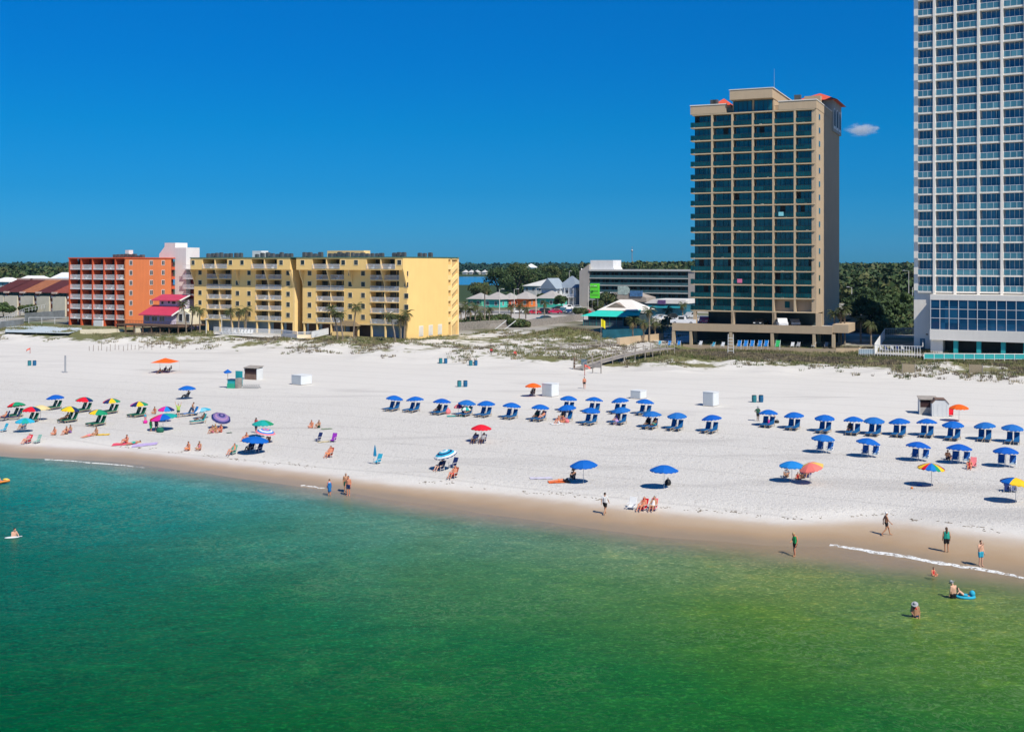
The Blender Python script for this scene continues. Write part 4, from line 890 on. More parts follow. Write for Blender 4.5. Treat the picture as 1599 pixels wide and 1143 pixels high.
# the red roofed beach house on its timber deck
def beach_house():
    Y = 278.0; fr = Fr((231-CX)/F*Y, Y, 28.7); r = empty('red_roofed_house', (fr.X, fr.Y, 0), -R(28.7), 'two level lavender house with bright pinkish red metal roofs on a timber deck', 'house')
    lav = mat('lavender_wall', (.48, .44, .58), .8, .1); pk = mat('red_metal_roof', (.55, .05, .10), .45, .1, 1, spec=.5); crm = mat('cream_gable', (.68, .64, .50), .8, .1); W = fr.a(268); z0 = 5.6
    m_ = MB(); m_.box(-1.5, W, 0, 8, z0, 7.75); m_.build('lower_wall', lav, r)
    m_ = MB(); m_.box(.2, W-.5, 3.5, 9, 7.75, 11.25); m_.build('upper_wall', lav, r)
    m_ = MB(); m_.box(W, W+4.5, 1.5, 8, z0, 8.0); m_.prism([(W, 1.45, 8.0), (W+4.5, 1.45, 8.0), (W+2, 1.45, 9.2)], (0, 4, 0)); m_.build('side_wing', crm, r)
    m_ = MB(); m_.prism([(-2.2, -.9, 7.6), (-2.2, 3.9, 9.75), (-2.2, 3.9, 9.95), (-2.2, -.9, 7.8)], (W+3.0, 0, 0)); m_.build('lower_roof', pk, r)
    m_ = MB(); m_.prism([(-1.6, 2.6, 11.2), (-1.6, 6.3, 12.5), (-1.6, 10, 11.2), (-1.6, 10, 11.0), (-1.6, 6.3, 12.3), (-1.6, 2.6, 11.0)], (W+1.6, 0, 0)); m_.build('upper_roof', pk, r)
    m_ = MB(); m_.prism([(W+.82, -.9, 7.55), (W+.82, 3.9, 9.7), (W+.82, 3.9, 10.05), (W+.82, -.9, 7.85)], (.2, 0, 0)); m_.prism([(W+.02, 2.5, 11.0), (W+.02, 6.3, 12.35), (W+.02, 6.3, 12.65), (W+.02, 2.5, 11.3)], (.2, 0, 0)); m_.build('white_fascia', white, r)
    for a, w_ in ((-1.2, 1.9), (1.3, 1.9), (3.7, 1.9)): link('window', window_mb(w_, 1.35, .1, .05, 1).mesh('window', [white2, darkglass]), r, (a, -.003, z0+.6))
    for a, w_, z in ((.8, .9, 10.1), (3.0, .8, 10.3), (4.3, 1.4, 10.2)): link('window', window_mb(w_, .8, .06, .05, 0).mesh('window', [white2, darkglass]), r, (a, 3.497, z))
    for b in (2.0, 4.2): link('window', window_mb(1.3, 1.9, .1, .05, 0).mesh('window', [white2, darkglass]), r, (W+b-1.2, 1.497, z0+.6))
    m_ = MB(); m_.box(-5.5, W+7, -5, -.01, z0-.35, z0-.02); m_.box(-1.5, W+5.5, 0, 8, z0-.35, z0-.02); m_.build('deck', brownwood, r)
    for a0, a1, b in ((-5.5, W+7, -5),):
        o = rail_mesh(a1-a0, 1.0, .5, .06).build('railing', brownwood, r); o.location = (a0, b, z0)
    for i in range(8): m_ = MB(); a = -5.3+i*(W+12)/7; m_.box(a, a+.25, -4.9, -4.65, 2.8, z0-.36); m_.build('pile', brownwood, r)
    for i in range(5): m_ = MB(); a = 2+i*2.2; m_.cyl((a, -4.7, 3.0), (a+2.0, -4.7, z0-.4), .07, .07, 5); m_.build('brace', brownwood, r)
    return r
beach_house()
# low retaining walls, fences, ramps along the dunes
def wall(name, pts, z0, z1, thick, m, label, cat='wall', cap=None):
    mb = MB()
    for a, b in zip(pts, pts[1:]):
        a = Vector(a[:2]); b = Vector(b[:2]); d = b-a; c = (a+b)/2; mb.obox((c.x, c.y, (z0+z1)/2), d.length+thick*.9, thick, z1-z0, math.atan2(d.y, d.x))
    return tag(mb.build(name, m), label, cat)
def P2(px, py, z): p = at(px, py, z); return (p.x, p.y)
crw = mat('cream_wall', (.66, .60, .46), .85, .15, .4, streak=True)
wall('garden_wall', [P2(126, 521, 3.4), P2(192, 520, 3.4)], 2.6, 4.4, .3, crw, 'cream low wall in front of the orange block')
wall('garden_wall', [P2(212, 522, 3.4), P2(268, 517, 3.6), P2(296, 516, 3.6)], 2.6, 4.8, .3, crw, 'cream low wall under the timber deck of the red roofed house')
wall('pool_wall', [P2(334, 523, 3.4), P2(440, 527, 3.5), P2(464, 531, 3.4)], 2.6, 4.2, .3, mat('tan_pool_wall', (.60, .46, .30), .85, .15), 'tan pool terrace wall before the yellow hotel left wing')
wall('pool_wall', [P2(464, 531, 3.4), P2(486, 530, 3.5), P2(513, 524, 3.6)], 2.6, 4.5, .3, MATS['yellow_trim'], 'bright yellow wall at the right end of the hotel pool terrace')
wall('terrace_wall', [P2(1068, 541, 3.3), P2(1305, 551, 3.0)], 2.2, 3.7, .3, MATS['tan_stucco'], 'long low tan wall along the foot of the tan tower')
wall('terrace_wall', [P2(964, 540, 3.4), P2(1020, 533, 3.5), P2(1035, 531, 3.5)], 2.6, 5.0, .3, MATS['tan_stucco'], 'tan wall behind the boardwalk beside the restaurant')
wall('terrace_wall', [P2(1306, 551, 3.0), P2(1340, 551, 3.0), P2(1356, 541, 3.6)], 2.2, 3.9, .3, MATS['tan_stucco'], 'curving end of the tan wall beside the lawn')
def railing(name, pts, z, hgt, m, label, gap=.5, bar=.06, cat='railing', solid=None):
    mb = MB(); posts = MB()
    for a, b in zip(pts, pts[1:]):
        za, zb_ = (a[2] if len(a) > 2 else z), (b[2] if len(b) > 2 else z); A = Vector((a[0], a[1], za)); B_ = Vector((b[0], b[1], zb_)); d = B_-A
        L = d.length; n = max(1, int(L/gap)); mb.cyl(A+Vector((0, 0, hgt)), B_+Vector((0, 0, hgt)), bar*.7, n=5); mb.cyl(A+Vector((0, 0, .15)), B_+Vector((0, 0, .15)), bar*.5, n=4)
        for i in range(n+1): c = A.lerp(B_, i/n); mb.box(c.x-bar/2, c.x+bar/2, c.y-bar/2, c.y+bar/2, c.z-.3, c.z+hgt)
        if solid: mb.prism([A+Vector((0, 0, .18)), B_+Vector((0, 0, .18)), B_+Vector((0, 0, hgt-.08)), A+Vector((0, 0, hgt-.08))], (0, .02, 0), 1)
    return tag(mb.build(name, [m, solid] if solid else m), label, cat)
poolglass = mat('pool_glass', (.25, .45, .50), .2, .1, spec=.6)
railing('pool_fence', [P2(334, 521, 3.9), P2(440, 526, 3.9), P2(464, 529, 3.9)], 4.2, 1.25, white2, 'pale blue picket fence on the pool terrace before the yellow hotel', .22, .06, 'fence')
railing('pool_fence', [P2(464, 529, 4.2), P2(486, 528, 4.2), P2(513, 522, 4.2)], 4.5, 1.1, white2, 'white picket fence on the bright yellow wall', .22, .06, 'fence')
railing('pool_fence', [P2(1443, 556, 3.6), P2(1600, 557, 3.6)], 3.0, 1.05, white2, 'white rail fence with teal panels before the white tower', 1.6, .09, 'fence', mat('teal_panel', (.05, .45, .45), .4, .1))
railing('pool_fence', [P2(1341, 552, 3.4), P2(1366, 552, 3.4)], 3.2, 1.0, white2, 'short grey blue fence left of the white pool ramp', .3, .05, 'fence', mat('blue_grey_panel', (.25, .35, .42), .5, .1))
def pool_ramp():
    r = empty('pool_ramp', at(1366, 553, 3.3), 0, 'white railed sloping pool ramp beside the white tower', 'ramp')
    A = [at(1366, 551, 3.5), at(1382, 535, 3.6), at(1441, 534, 3.6), at(1441, 556, 3.3), at(1366, 553, 3.3)]
    for nm, pts in (('railing', [A[0]+Vector((0, 0, 0)), A[1]+Vector((0, 0, 1.2))]), ('railing', [A[1]+Vector((0, 0, 1.2)), A[2]+Vector((0, 0, 1.2))]), ('railing', [A[2]+Vector((0, 0, 1.2)), A[3]]), ('railing', [A[3], A[4]])):
        o = railing(nm, [tuple(p) for p in pts], 0, 1.7, white, None, .45, .08); 
        for k in ('label', 'category'): 
            if k in o: del o[k]
        o.parent = r; o.matrix_parent_inverse = Matrix.Translation(-r.location)
    mb = MB(); mb.add([tuple(p) for p in A], [(0, 1, 2, 3, 4)]); o = mb.build('ramp_floor', conc, r); o.matrix_parent_inverse = Matrix.Translation(-r.location)
pool_ramp()
sheet('pool_deck', [P2(1441, 557, 3.3), P2(1620, 559, 3.3), (120, 205), P2(1441, 530, 3.3)], 3.32, conc)
sheet('pool_terrace', [P2(334, 522, 3.85), P2(464, 530, 3.85), P2(513, 523, 3.85), P2(500, 518, 3.85), P2(340, 514, 3.85)], 3.86, mat('terrace_tile', (.62, .62, .60), .7, .1))
sheet('lawn', [P2(1341, 552, 3.3), P2(1362, 552, 3.3), P2(1374, 535, 3.4), P2(1358, 535, 3.4)], 3.5, mat('lawn', (.045, .12, .02), .9, .3, 1))
# left pool ramps
sheet('pool_terrace', [P2(8, 519, 3.8), P2(108, 521, 3.8), P2(128, 515, 3.8), P2(126, 508, 3.8), P2(60, 507, 3.8), P2(10, 509, 3.8)], 3.85, mat('pale_blue_terrace', (.50, .58, .62), .6, .2, .6))
wall('ramp_wall', [P2(-10, 512, 4.0), P2(36, 504, 4.5)], 3, 5.4, .3, mat('ramp_grey', (.20, .22, .23), .9, .25), 'dark grey slatted ramp wall at the left edge')
wall('ramp_wall', [P2(40, 500, 4.5), P2(100, 494, 4.6)], 4.2, 6.4, .4, MATS['ramp_grey'], 'long dark ramp rising behind the pale blue terrace')
railing('ramp_rail', [(*P2(0, 511, 4), 5.2), (*P2(40, 498, 4), 6.2), (*P2(100, 489, 4), 7.0)], 5, .9, white2, 'thin white handrail on the dark ramp at the left', 3, .07)
railing('deck_rail', [P2(45, 506, 4.1), P2(106, 506, 4.1)], 4.4, 1.4, white2, 'white post rail at the back of the pale blue terrace', 2.6, .08)
# wooden sand fence of the hotel lot
def plank_fence(pts, label, hgt=2.1, m=None):
    mb = MB(); rr_ = random.Random(len(pts)+int(pts[0][0]))
    for a, b in zip(pts, pts[1:]):
        A = Vector(a[:2]); B_ = Vector(b[:2]); n = int((B_-A).length/.24)
        for i in range(n): c = A.lerp(B_, (i+.5)/n); z = h(c.x, c.y); mb.obox((c.x, c.y, z+hgt/2-.1), .17, .03, hgt+rr_.uniform(-.1, .08), math.atan2((B_-A).y, (B_-A).x))
        z = h(A.x, A.y); 
    return tag(mb.build('plank_fence', m or wood), label, 'fence')
plank_fence([P2(701, 520, 3.6), P2(760, 514, 3.8), P2(822, 511, 3.8)], 'tall grey plank fence right of the yellow hotel')
plank_fence([P2(823, 512, 3.8), P2(865, 507, 3.9), P2(910, 500, 4)], 'grey plank fence rising towards the beach restaurant', 2.0)
m_ = MB()
for px in (783, 798): p = at(px, 515, 3.8); m_.cyl((p.x-2.0, p.y-1.2, p.z-.2), (p.x+1.2, p.y-.9, p.z+2.3), .1, n=6)
tag(m_.build('propped_beam', white2), 'two pale slanting poles propped on the plank fence', 'pole')
# thatched cabana
def cabana():
    p = at(547, 526, 3.8); r = empty('thatched_cabana', p, -TH, 'small brown roofed cabana with yellow counter before the hotel', 'cabana')
    m_ = MB(); m_.add([(-3.6, -2, 2.5), (3.2, -2, 2.5), (3.2, 2, 2.5), (-3.6, 2, 2.5), (-1, 0, 3.9), (1, 0, 3.9)], [(0, 1, 5, 4), (2, 3, 4, 5), (1, 2, 5), (3, 0, 4), (3, 2, 1, 0)]); m_.build('roof', mat('thatch', (.20, .15, .09), .95, .3, 3), r)
    m_ = MB(); m_.box(-3.4, 2.2, -2.2, -1.9, -.4, 1.2); m_.build('counter', MATS['yellow_trim'], r)
    for x in (-3.2, 2.8):
        for y in (-1.7, 1.7): m_ = MB(); m_.cyl((x, y, -.4), (x, y, 2.5), .1, n=6); m_.build('post', brownwood, r)
cabana()
# ---------------------------------------------------------------- beach restaurant and the shop behind
def restaurant():
    Y = 300.0; fr = Fr((912-CX)/F*Y, Y, 28.7); r = empty('beach_restaurant', (fr.X, fr.Y, 0), -R(28.7), 'beach restaurant with white hip roof, turquoise awnings and a glazed deck', 'restaurant')
    W = fr.a(974); teal = mat('turquoise_awning', (.03, .56, .46), .6, .1); dk = mat('restaurant_dark', (.04, .07, .08), .6, .3); wr = mat('white_roof', (.74, .72, .68), .6, .1, streak=True)
    m_ = MB(); m_.box(0, W, 2.5, 12, 3.3, 6.4); m_.build('wall', dk, r)
    m_ = MB(); m_.box(-.3, W+.5, -.6, 2.4, 2.9, 3.8); m_.build('deck', mat('deck_grey', (.50, .50, .52), .8, .1), r)
    o = rail_mesh(W, 1.7, .55, .07, 0, 1).build('deck_glazing', [mat('teal_frame', (.05, .25, .25), .5), mat('mesh_dark', (.10, .13, .15), .4, .2)], r); o.location = (0, -.4, 3.8)
    for i in range(7): m_ = MB(); m_.box(W*i/6-.06, W*i/6+.06, -.5, -.38, 3.8, 6.5); m_.build('post', MATS['teal_frame'], r)
    zr = 6.45
    m_ = MB(); m_.add([(-.6, -1, zr), (W+1.2, -1, zr), (W+1.2, 13, zr), (-.6, 13, zr), (3.8, 3.4, 8.2), (W-2.2, 3.4, 8.2), (W-2.2, 9, 8.2), (3.8, 9, 8.2)], [(0, 1, 5, 4), (1, 2, 6, 5), (2, 3, 7, 6), (3, 0, 4, 7), (3, 2, 1, 0)]); m_.build('awning', teal, r)
    x2 = fr.a(1003, 5); m_ = MB(); z1 = 7.9
    m_.add([(2.6, 2.4, z1), (x2, 2.4, z1), (x2, 14, z1), (2.6, 14, z1), (W*.62, 7.5, 10.6), (x2-4, 7.5, 10.6)], [(0, 1, 5, 4), (2, 3, 4, 5), (1, 2, 5), (3, 0, 4), (3, 2, 1, 0)]); m_.build('roof', wr, r)
    m_ = MB(); m_.prism([(W*.38, 3.6, 8.4), (W*.95, 3.6, 8.4), (W*.66, 3.6, 9.9)], (0, 3, 0)); m_.build('roof_gable', mat('gable_brown', (.30, .24, .20), .8, .3), r)
    m_ = MB(); m_.prism([(W-1, 0, 6.7), (x2+.6, 1.5, 6.8), (x2+.2, 3.6, 8.2), (W, 3.4, 8.2)], (0, .15, -.12)); m_.build('right_awning', teal, r)
    m_ = MB(); m_.box(W+.01, x2-.5, 4, 13, 3.3, 6.9); m_.build('right_wall', dk, r)
    wall('wind_screen', [P2(941, 533, 3.4), P2(1012, 530, 3.5), P2(1036, 527, 3.6)], 2.8, 5.9, .15, mat('navy_screen', (.012, .10, .15), .6, .3), 'dark blue green wind screen in front of the beach restaurant', 'screen')
    # the pale shop behind
    f2 = Fr((1010-CX)/F*345, 345, 27); r2 = empty('beach_shop', (f2.X, f2.Y, 0), -R(27), 'long shop with a flat white roof and turquoise front by the car park', 'shop'); w2 = f2.a(1072)
    m_ = MB(); m_.prism([(-.5, -.8, 8.2), (w2, -.8, 8.2), (w2, -.8, 9.4), (2, -.8, 9.4)], (0, 12, 0)); m_.build('roof', wr, r2)
    m_ = MB(); m_.box(.5, w2-.3, 0, 11, 3.5, 8.2); m_.build('wall', mat('shop_front', (.03, .16, .22), .6, .4, .6), r2)
    m_ = MB(); m_.box(f2.a(1029), f2.a(1041), -1.0, -.82, 8.0, 9.2); m_.build('shop_sign', mat('purple_sign', (.14, .08, .22), .6, .5, 2), r2)
    m_ = MB(); m_.box(.6, w2-.5, -.75, -.05, 6.9, 7.5); m_.build('awning', mat('shop_teal', (.03, .35, .42), .6), r2)
restaurant()
def sign_post(name, px, py, w, hgt, z0, c, label, z=None, post=True, c2=None):
    p = at(px, py, z); r = empty(name, p, -TH*.6, label, 'sign'); m_ = MB(); m_.box(-w/2, w/2, -.08, .08, z0, z0+hgt); m_.build('panel', mat('panel_'+name+str(px), c, .6, .1), r)
    if c2: m_ = MB(); m_.box(-w/2*.8, w/2*.8, -.12, -.081, z0+hgt*.15, z0+hgt*.3); m_.box(-w/2*.7, w/2*.7, -.12, -.081, z0+hgt*.42, z0+hgt*.56); m_.box(-w/2*.8, w/2*.6, -.12, -.081, z0+hgt*.7, z0+hgt*.84); m_.build('lettering', mat('letter_'+str(px), c2, .6), r)
    for x in (-w*.3, w*.3): m_ = MB(); m_.cyl((x, .1, -.3), (x, .1, z0+hgt*.5), .06+w*.01, n=6); m_.build('post', metal, r)
sign_post('green_sign', 929, 492, 3.0, 4.6, 8.3-3.0, (.12, .75, .04), 'bright lime green sign board beside the low tavern', 3.9, c2=(.10, .45, .05))
sign_post('shop_board', 1062, 497, 2.6, 2.3, 2.6, (.80, .72, .72), 'small white and red board on posts right of the restaurant', 3.9, c2=(.6, .02, .05))
sign_post('red_board', 1057, 497, 1.0, 2.2, 2.4, (.50, .02, .04), 'narrow red board left of the white board', 3.9)
# ---------------------------------------------------------------- street lamps, flags, mast
def lamp(px, py, top, label, arm=1.6, z=3.9, two=False):
    p = at(px, py, z); hg = (py-top)*p.y/F; r = empty('street_lamp', p, -TH, label, 'street lamp', 'street lamps'); m_ = MB(); m_.cyl((0, 0, -.2), (0, 0, hg), .16, .09, 7); m_.build('pole', mat('lamp_pole', (.55, .54, .50), .5, .1), r)
    for sg in ((1, -1) if two else (1,)):
        m_ = MB(); m_.cyl((0, 0, hg-.1), (sg*arm, 0, hg+.15), .05, n=5); m_.build('arm', MATS['lamp_pole'], r); m_ = MB(); m_.box(min(sg*arm, sg*(arm+.8)), max(sg*arm, sg*(arm+.8)), -.15, .15, hg+.08, hg+.24); m_.build('lamp_head', white, r)
for a in [(918.5, 492, 447, 'tall lamp post in front of the grey motel left end', 2), (982, 478, 436, 'lamp post rising behind the restaurant roof', .8), (803, 491, 452, 'lamp post before the orange cottage', .8), (837, 492, 450, 'lamp post left of the sea green cottage', .8),
          (780, 492, 452, 'lamp post before the turquoise cottage', .8), (1330, 490, 449, 'lamp post just right of the tan tower', -1.6), (1419, 478, 423, 'tallest lamp post near the white tower', -2.2), (1425, 482, 449, 'short lamp post with curved arm touching the white tower', 1.0),
          (346, 519, 496, 'small lamp beside the hotel pool terrace', .5), (322, 520, 499, 'small lamp at the left of the hotel pool terrace', -.5), (1310, 535, 512, 'small lamp at the corner of the tan car deck', .4), (889, 477, 424, 'thin tall pole near the victorian house', .1)]:
    lamp(*a)
m_ = MB(); p = Vector(((987-CX)/F*2300, 2300, 4)); m_.cyl(p, p+Vector((0, 0, 50)), 1.0, .5, 6); m_.ball(p+Vector((0, 0, 42)), 2.2, 6, 5)
for k in range(6): m_.cyl(p+Vector((-1.4, 0, 18+k*4)), p+Vector((1.4, 0, 20+k*4)), .3, n=4)
tag(m_.build('radio_mast', metal), 'thin radio mast above the far woods', 'mast')
def flag(px, py, hgt, fw, fh_, c, label, z=None, pole_c=None):
    p = at(px, py, z); r = empty('flag_pole', p, 0, label, 'flag'); m_ = MB(); m_.cyl((0, 0, -.3), (0, 0, hgt), .05, n=6); m_.build('pole', pole_c or metal, r)
    m_ = MB(); n = 6; v = []
    for i in range(n+1):
        for j in (0, 1): v.append((fw*i/n, math.sin(i*1.2)*.12, hgt-.1-(0 if j else fh_)-abs(fw)*.5*(i/n)**2))
    for i in range(n+1):
        for j in (0, 1): v.append((fw*i/n, math.sin(i*1.2)*.12+.02, hgt-.1-(0 if j else fh_)-abs(fw)*.5*(i/n)**2))
    f = [(2*i, 2*i+2, 2*i+3, 2*i+1) for i in range(n)]+[(2*n+2+2*i+1, 2*n+2+2*i+3, 2*n+2+2*i+2, 2*n+2+2*i) for i in range(n)]
    m_.add(v, f); m_.build('cloth', mat('flag_'+label[:6], c, .8, .05), r)
flag(938.5, 535, 5.0, .9, 1.6, (.80, .70, .02), 'yellow warning flag on a tall pole before the restaurant')
flag(913, 587, 1.9, .9, .35, (.75, .18, .14), 'small red flag on the sand by the boardwalk', pole_c=mat('red_pole', (.35, .05, .04), .7))
flag(47, 552, 1.2, -.8, .35, (.80, .25, .35), 'small pink flag on the sand at the far left', pole_c=MATS['red_pole'])
# ---------------------------------------------------------------- boardwalk over the dune
def boardwalk(pts, label, w=2.0, name='boardwalk', rails=True):
    r = empty(name, pts[0], 0, label, 'boardwalk'); deck = MB(); wd = wood
    inv = Matrix.Translation(-Vector(pts[0]))
    sides = []
    for a, b in zip(pts, pts[1:]):
        a = Vector(a); b = Vector(b); d = (b-a); s_ = Vector((-d.y, d.x, 0)).normalized()*w/2
        deck.prism([a-s_, b-s_, b+s_, a+s_], (0, 0, -.15)); sides.append((a, b, s_))
    o = deck.build('deck', wd, r); o.matrix_parent_inverse = inv
    for sg in (-1, 1):
        rl = MB()
        for a, b, s_ in sides:
            A = a+s_*sg; B_ = b+s_*sg
            for z in (1.05, .55): rl.cyl(A+Vector((0, 0, z)), B_+Vector((0, 0, z)), .05, n=4)
        o = rl.build('handrail', wd, r); o.matrix_parent_inverse = inv
        for a, b, s_ in sides:
            n = max(1, int((b-a).length/2.4))
            for i in range(n+1):
                c = (a+s_*sg).lerp(b+s_*sg, i/n); zg = h(c.x, c.y); m_ = MB(); m_.box(c.x-.07, c.x+.07, c.y-.07, c.y+.07, min(zg, c.z)-.3, c.z+1.1); o = m_.build('post', wd, r); o.matrix_parent_inverse = inv
    return r
bp = [at(903, 576, 2.4), at(932, 566, 3.1), at(968, 556, 3.9), at(1000, 549, 4.3), at(1046, 543, 4.4)]
boardwalk([tuple(p) for p in bp], 'weathered wooden boardwalk climbing from the sand to the tan tower')
bp = [at(852, 547, 3.3), at(900, 545, 3.6), at(935, 542, 3.8), at(962, 537, 4.2)]
boardwalk([tuple(p) for p in bp], 'low grey boardwalk through the dune grass below the restaurant', 1.6)
def info_frame():
    p = at(932, 583); r = empty('beach_notice_stand', p, -TH, 'grey wooden notice frame on the sand at the boardwalk foot', 'notice board')
    for x in (-.75, .75): m_ = MB(); m_.box(x-.07, x+.07, -.07, .07, -.3, 1.7); m_.build('post', wood, r)
    m_ = MB(); m_.box(-.67, .67, -.05, .05, .95, 1.6); m_.build('board', wood, r)
    p = at(912, 575); r = empty('notice_board', p, -TH, 'blue grey sign board beside the first boardwalk posts', 'notice board'); m_ = MB(); m_.box(-.5, .5, -.04, .04, .5, 1.5); m_.build('panel', mat('bluegrey', (.17, .25, .30), .7, .2, 3), r); m_ = MB(); m_.box(-.06, .06, .04, .12, -.3, 1.4); m_.build('post', wood, r)
    p = at(897, 576); m_ = MB(); m_.cyl((0, 0, -.3), (0, 0, 1.75), .13, n=8); m_.ball((0, 0, 1.75), .15, 8, 5); tag(m_.build('wooden_post', brownwood, loc=p), 'single dark post left of the boardwalk foot', 'post')
    p = at(102, 582); m_ = MB(); m_.cyl((0, 0, -.3), (0, 0, 2.9), .16, .14, 9); m_.box(-.35, .35, -.2, .2, -.1, .12); tag(m_.build('beach_post', metal, loc=p), 'lone grey post standing on the white sand at the left', 'post')
info_frame()
for i, (px, py) in enumerate(((1419, 583), (1524, 584))):
    p = at(px, py-1.5, 2.9); m_ = MB(); r = empty('sand_fence', p, -TH, ['straw coloured panel fence in the dune left of the other panel', 'straw coloured panel fence in the dune near the right edge'][i], 'fence')
    m_.box(-.95, .95, -.03, .03, 0, 1.3); m_.build('panel', mat('straw_panel', (.42, .34, .22), .9, .2, 4), r); m_ = MB(); m_.box(-1.0, -.92, -.05, .05, -.4, 1.4); m_.build('post', wood, r); m_ = MB(); m_.box(.92, 1.0, -.05, .05, -.4, 1.4); m_.build('post', wood, r)
rr_ = random.Random(4)
for i in range(24):
    px = 140+i*6.5+rr_.uniform(-1, 1); p = at(px, 549-i*.25+rr_.uniform(-1.5, 1.5)); m_ = MB(); m_.cyl((0, 0, -.3), (rr_.uniform(-.08, .08), 0, rr_.uniform(.9, 1.4)), .05, .04, 5); tag(m_.build('dune_post', brownwood, loc=p), (ORD[i]+' post from the left' if i < 12 else ORD[23-i]+' post from the right')+' of the broken dune fence', 'post', 'posts of the broken dune fence')
# ---------------------------------------------------------------- cars
def car_meshes(kind):
    b = MB(); L, Wd = (4.6, 1.85) if kind != 'truck' else (5.4, 2.0); hb = .95 if kind == 'car' else 1.1; ht = 1.45 if kind == 'car' else 1.8
    x0 = -L/2; prof = [(x0, .35), (x0, hb-.12), (x0+.25, hb-.02), (x0+L*.22, hb), (x0+L*.36, ht-.05), (x0+L*.45, ht), (x0+L*.72, ht), (x0+L*.80, ht-.08), (x0+L*.93, hb+.02), (x0+L, hb-.1), (x0+L, .35)]
    if kind == 'truck': prof = [(x0, .4), (x0, hb-.1), (x0+.3, hb), (x0+L*.22, hb+.03), (x0+L*.31, ht), (x0+L*.56, ht), (x0+L*.60, hb+.02), (x0+L, hb), (x0+L, .4)]
    b.prism([(x, -Wd/2, z) for x, z in prof], (0, Wd, 0)); g = MB()
    k0, k1, k2, k3 = (.24, .44, .73, .91) if kind != 'truck' else (.24, .32, .55, .59)
    for sg in (-1, 1): g.prism([(x0+L*k0+.45, sg*(Wd/2+.005)-(.01 if sg > 0 else 0), hb+.03), (x0+L*k1, sg*(Wd/2+.005)-(.01 if sg > 0 else 0), ht-.1), (x0+L*k2, sg*(Wd/2+.005)-(.01 if sg > 0 else 0), ht-.1), (x0+L*k3-.3, sg*(Wd/2+.005)-(.01 if sg > 0 else 0), hb+.03)], (0, .012, 0))
    def lp(a, b_, k): return (a[0]+(b_[0]-a[0])*k, a[1]+(b_[1]-a[1])*k)
    i0 = 3; A, B_ = prof[i0], prof[i0+1]; g.add([(A[0]+.1-.02, -Wd*.42, A[1]+.04), (B_[0]-.02, -Wd*.38, B_[1]-.02), (B_[0]-.02, Wd*.38, B_[1]-.02), (A[0]+.1-.02, Wd*.42, A[1]+.04)], [(0, 1, 2, 3)])
    w = MB(); w.cyl((0, -.11, 0), (0, .11, 0), .33, n=14, m=0); w.cyl((0, -.12, 0), (0, .12, 0), .19, n=10, m=1)
    hl = MB(); hl.box(-.02, .05, -.2, .2, -.09, .09)
    return b, g.mesh('windows', darkglass), w.mesh('wheel', [black, metal]), hl.mesh('headlight', mat('lamp_lens', (.8, .8, .78), .2)), L, Wd
CAR = {k: car_meshes(k) for k in ('car', 'suv', 'truck')}
def car(px, py, rot, kind, c, label, z=4.0):
    b, g, w, hl, L, Wd = CAR[kind]; p = at(px, py, z); r = empty('parked_car', p, R(rot), label, 'car' if kind != 'truck' else 'truck', 'cars parked between the buildings')
    mm = mat('paint_%.2f_%.2f_%.2f' % c, c, .25, .03, spec=.6); link('body', b.mesh('body', mm), r); link('windows', g, r)
    for x in (-L*.32, L*.31):
        for y in (-Wd/2+.08, Wd/2-.08): link('wheel', w, r, (x, y, .33))
    for y in (-Wd*.34, Wd*.34): link('headlight', hl, r, (-L/2-.02, y, .72))
red = (.45, .02, .04); wht_ = (.78, .78, .78); blk = (.02, .025, .03); nvy = (.02, .05, .12); slv = (.42, .44, .46)
for i, a in enumerate([(833, 491, 20, 'car', red, 'red car parked left of the lamp post before the cottages'), (849, 490, 25, 'suv', blk, 'black car right of the left red car'), (806, 489, 10, 'car', wht_, 'white car half hidden by palms'), (866, 490, 15, 'car', (.5, .02, .08), 'crimson car in the middle of the car park row'),
          (879, 489, 80, 'suv', (.03, .10, .14), 'dark teal car between the crimson and navy cars'), (889, 490, 80, 'car', nvy, 'navy car left of the white one in the row'), (885, 484, 40, 'suv', wht_, 'white van at the back of the car park'), (902, 488, 60, 'car', wht_, 'white car left of the red car by the motel'),
          (912, 492, 20, 'suv', red, 'red car beside the tall lamp post at the motel'), (872, 484, 10, 'car', blk, 'black car in the back row of the car park'), (899, 483, 5, 'car', slv, 'silver car in the back row of the car park'), (850, 501, 8, 'car', (.02, .07, .10), 'dark blue car behind the plank fence'),
          (1041, 503, 0, 'truck', wht_, 'long white vehicle behind the restaurant palms'), (1030, 499, 10, 'car', slv, 'silver car near the turquoise shop front'), (1052, 499, 170, 'suv', blk, 'black car by the shop board'), (1078, 497, 40, 'suv', slv, 'silver van close to the tan tower')]):
    car(*a)
def deck_car(px, py, rot, kind, c, label):
    car(px, py, rot, kind, c, label, 7.3)
deck_car(1068, 507, -20, 'truck', wht_, 'white pickup truck on the tan tower car deck'); deck_car(1100, 505, 75, 'car', (.65, .10, .22), 'pinkish red car on the car deck'); deck_car(1221, 511, 85, 'suv', wht_, 'white car in shade on the car deck under the tan tower'); deck_car(1240, 509, 85, 'car', slv, 'silver car in shade right of the white one on the car deck'); deck_car(1188, 509, 60, 'car', blk, 'black car in deep shade on the car deck')
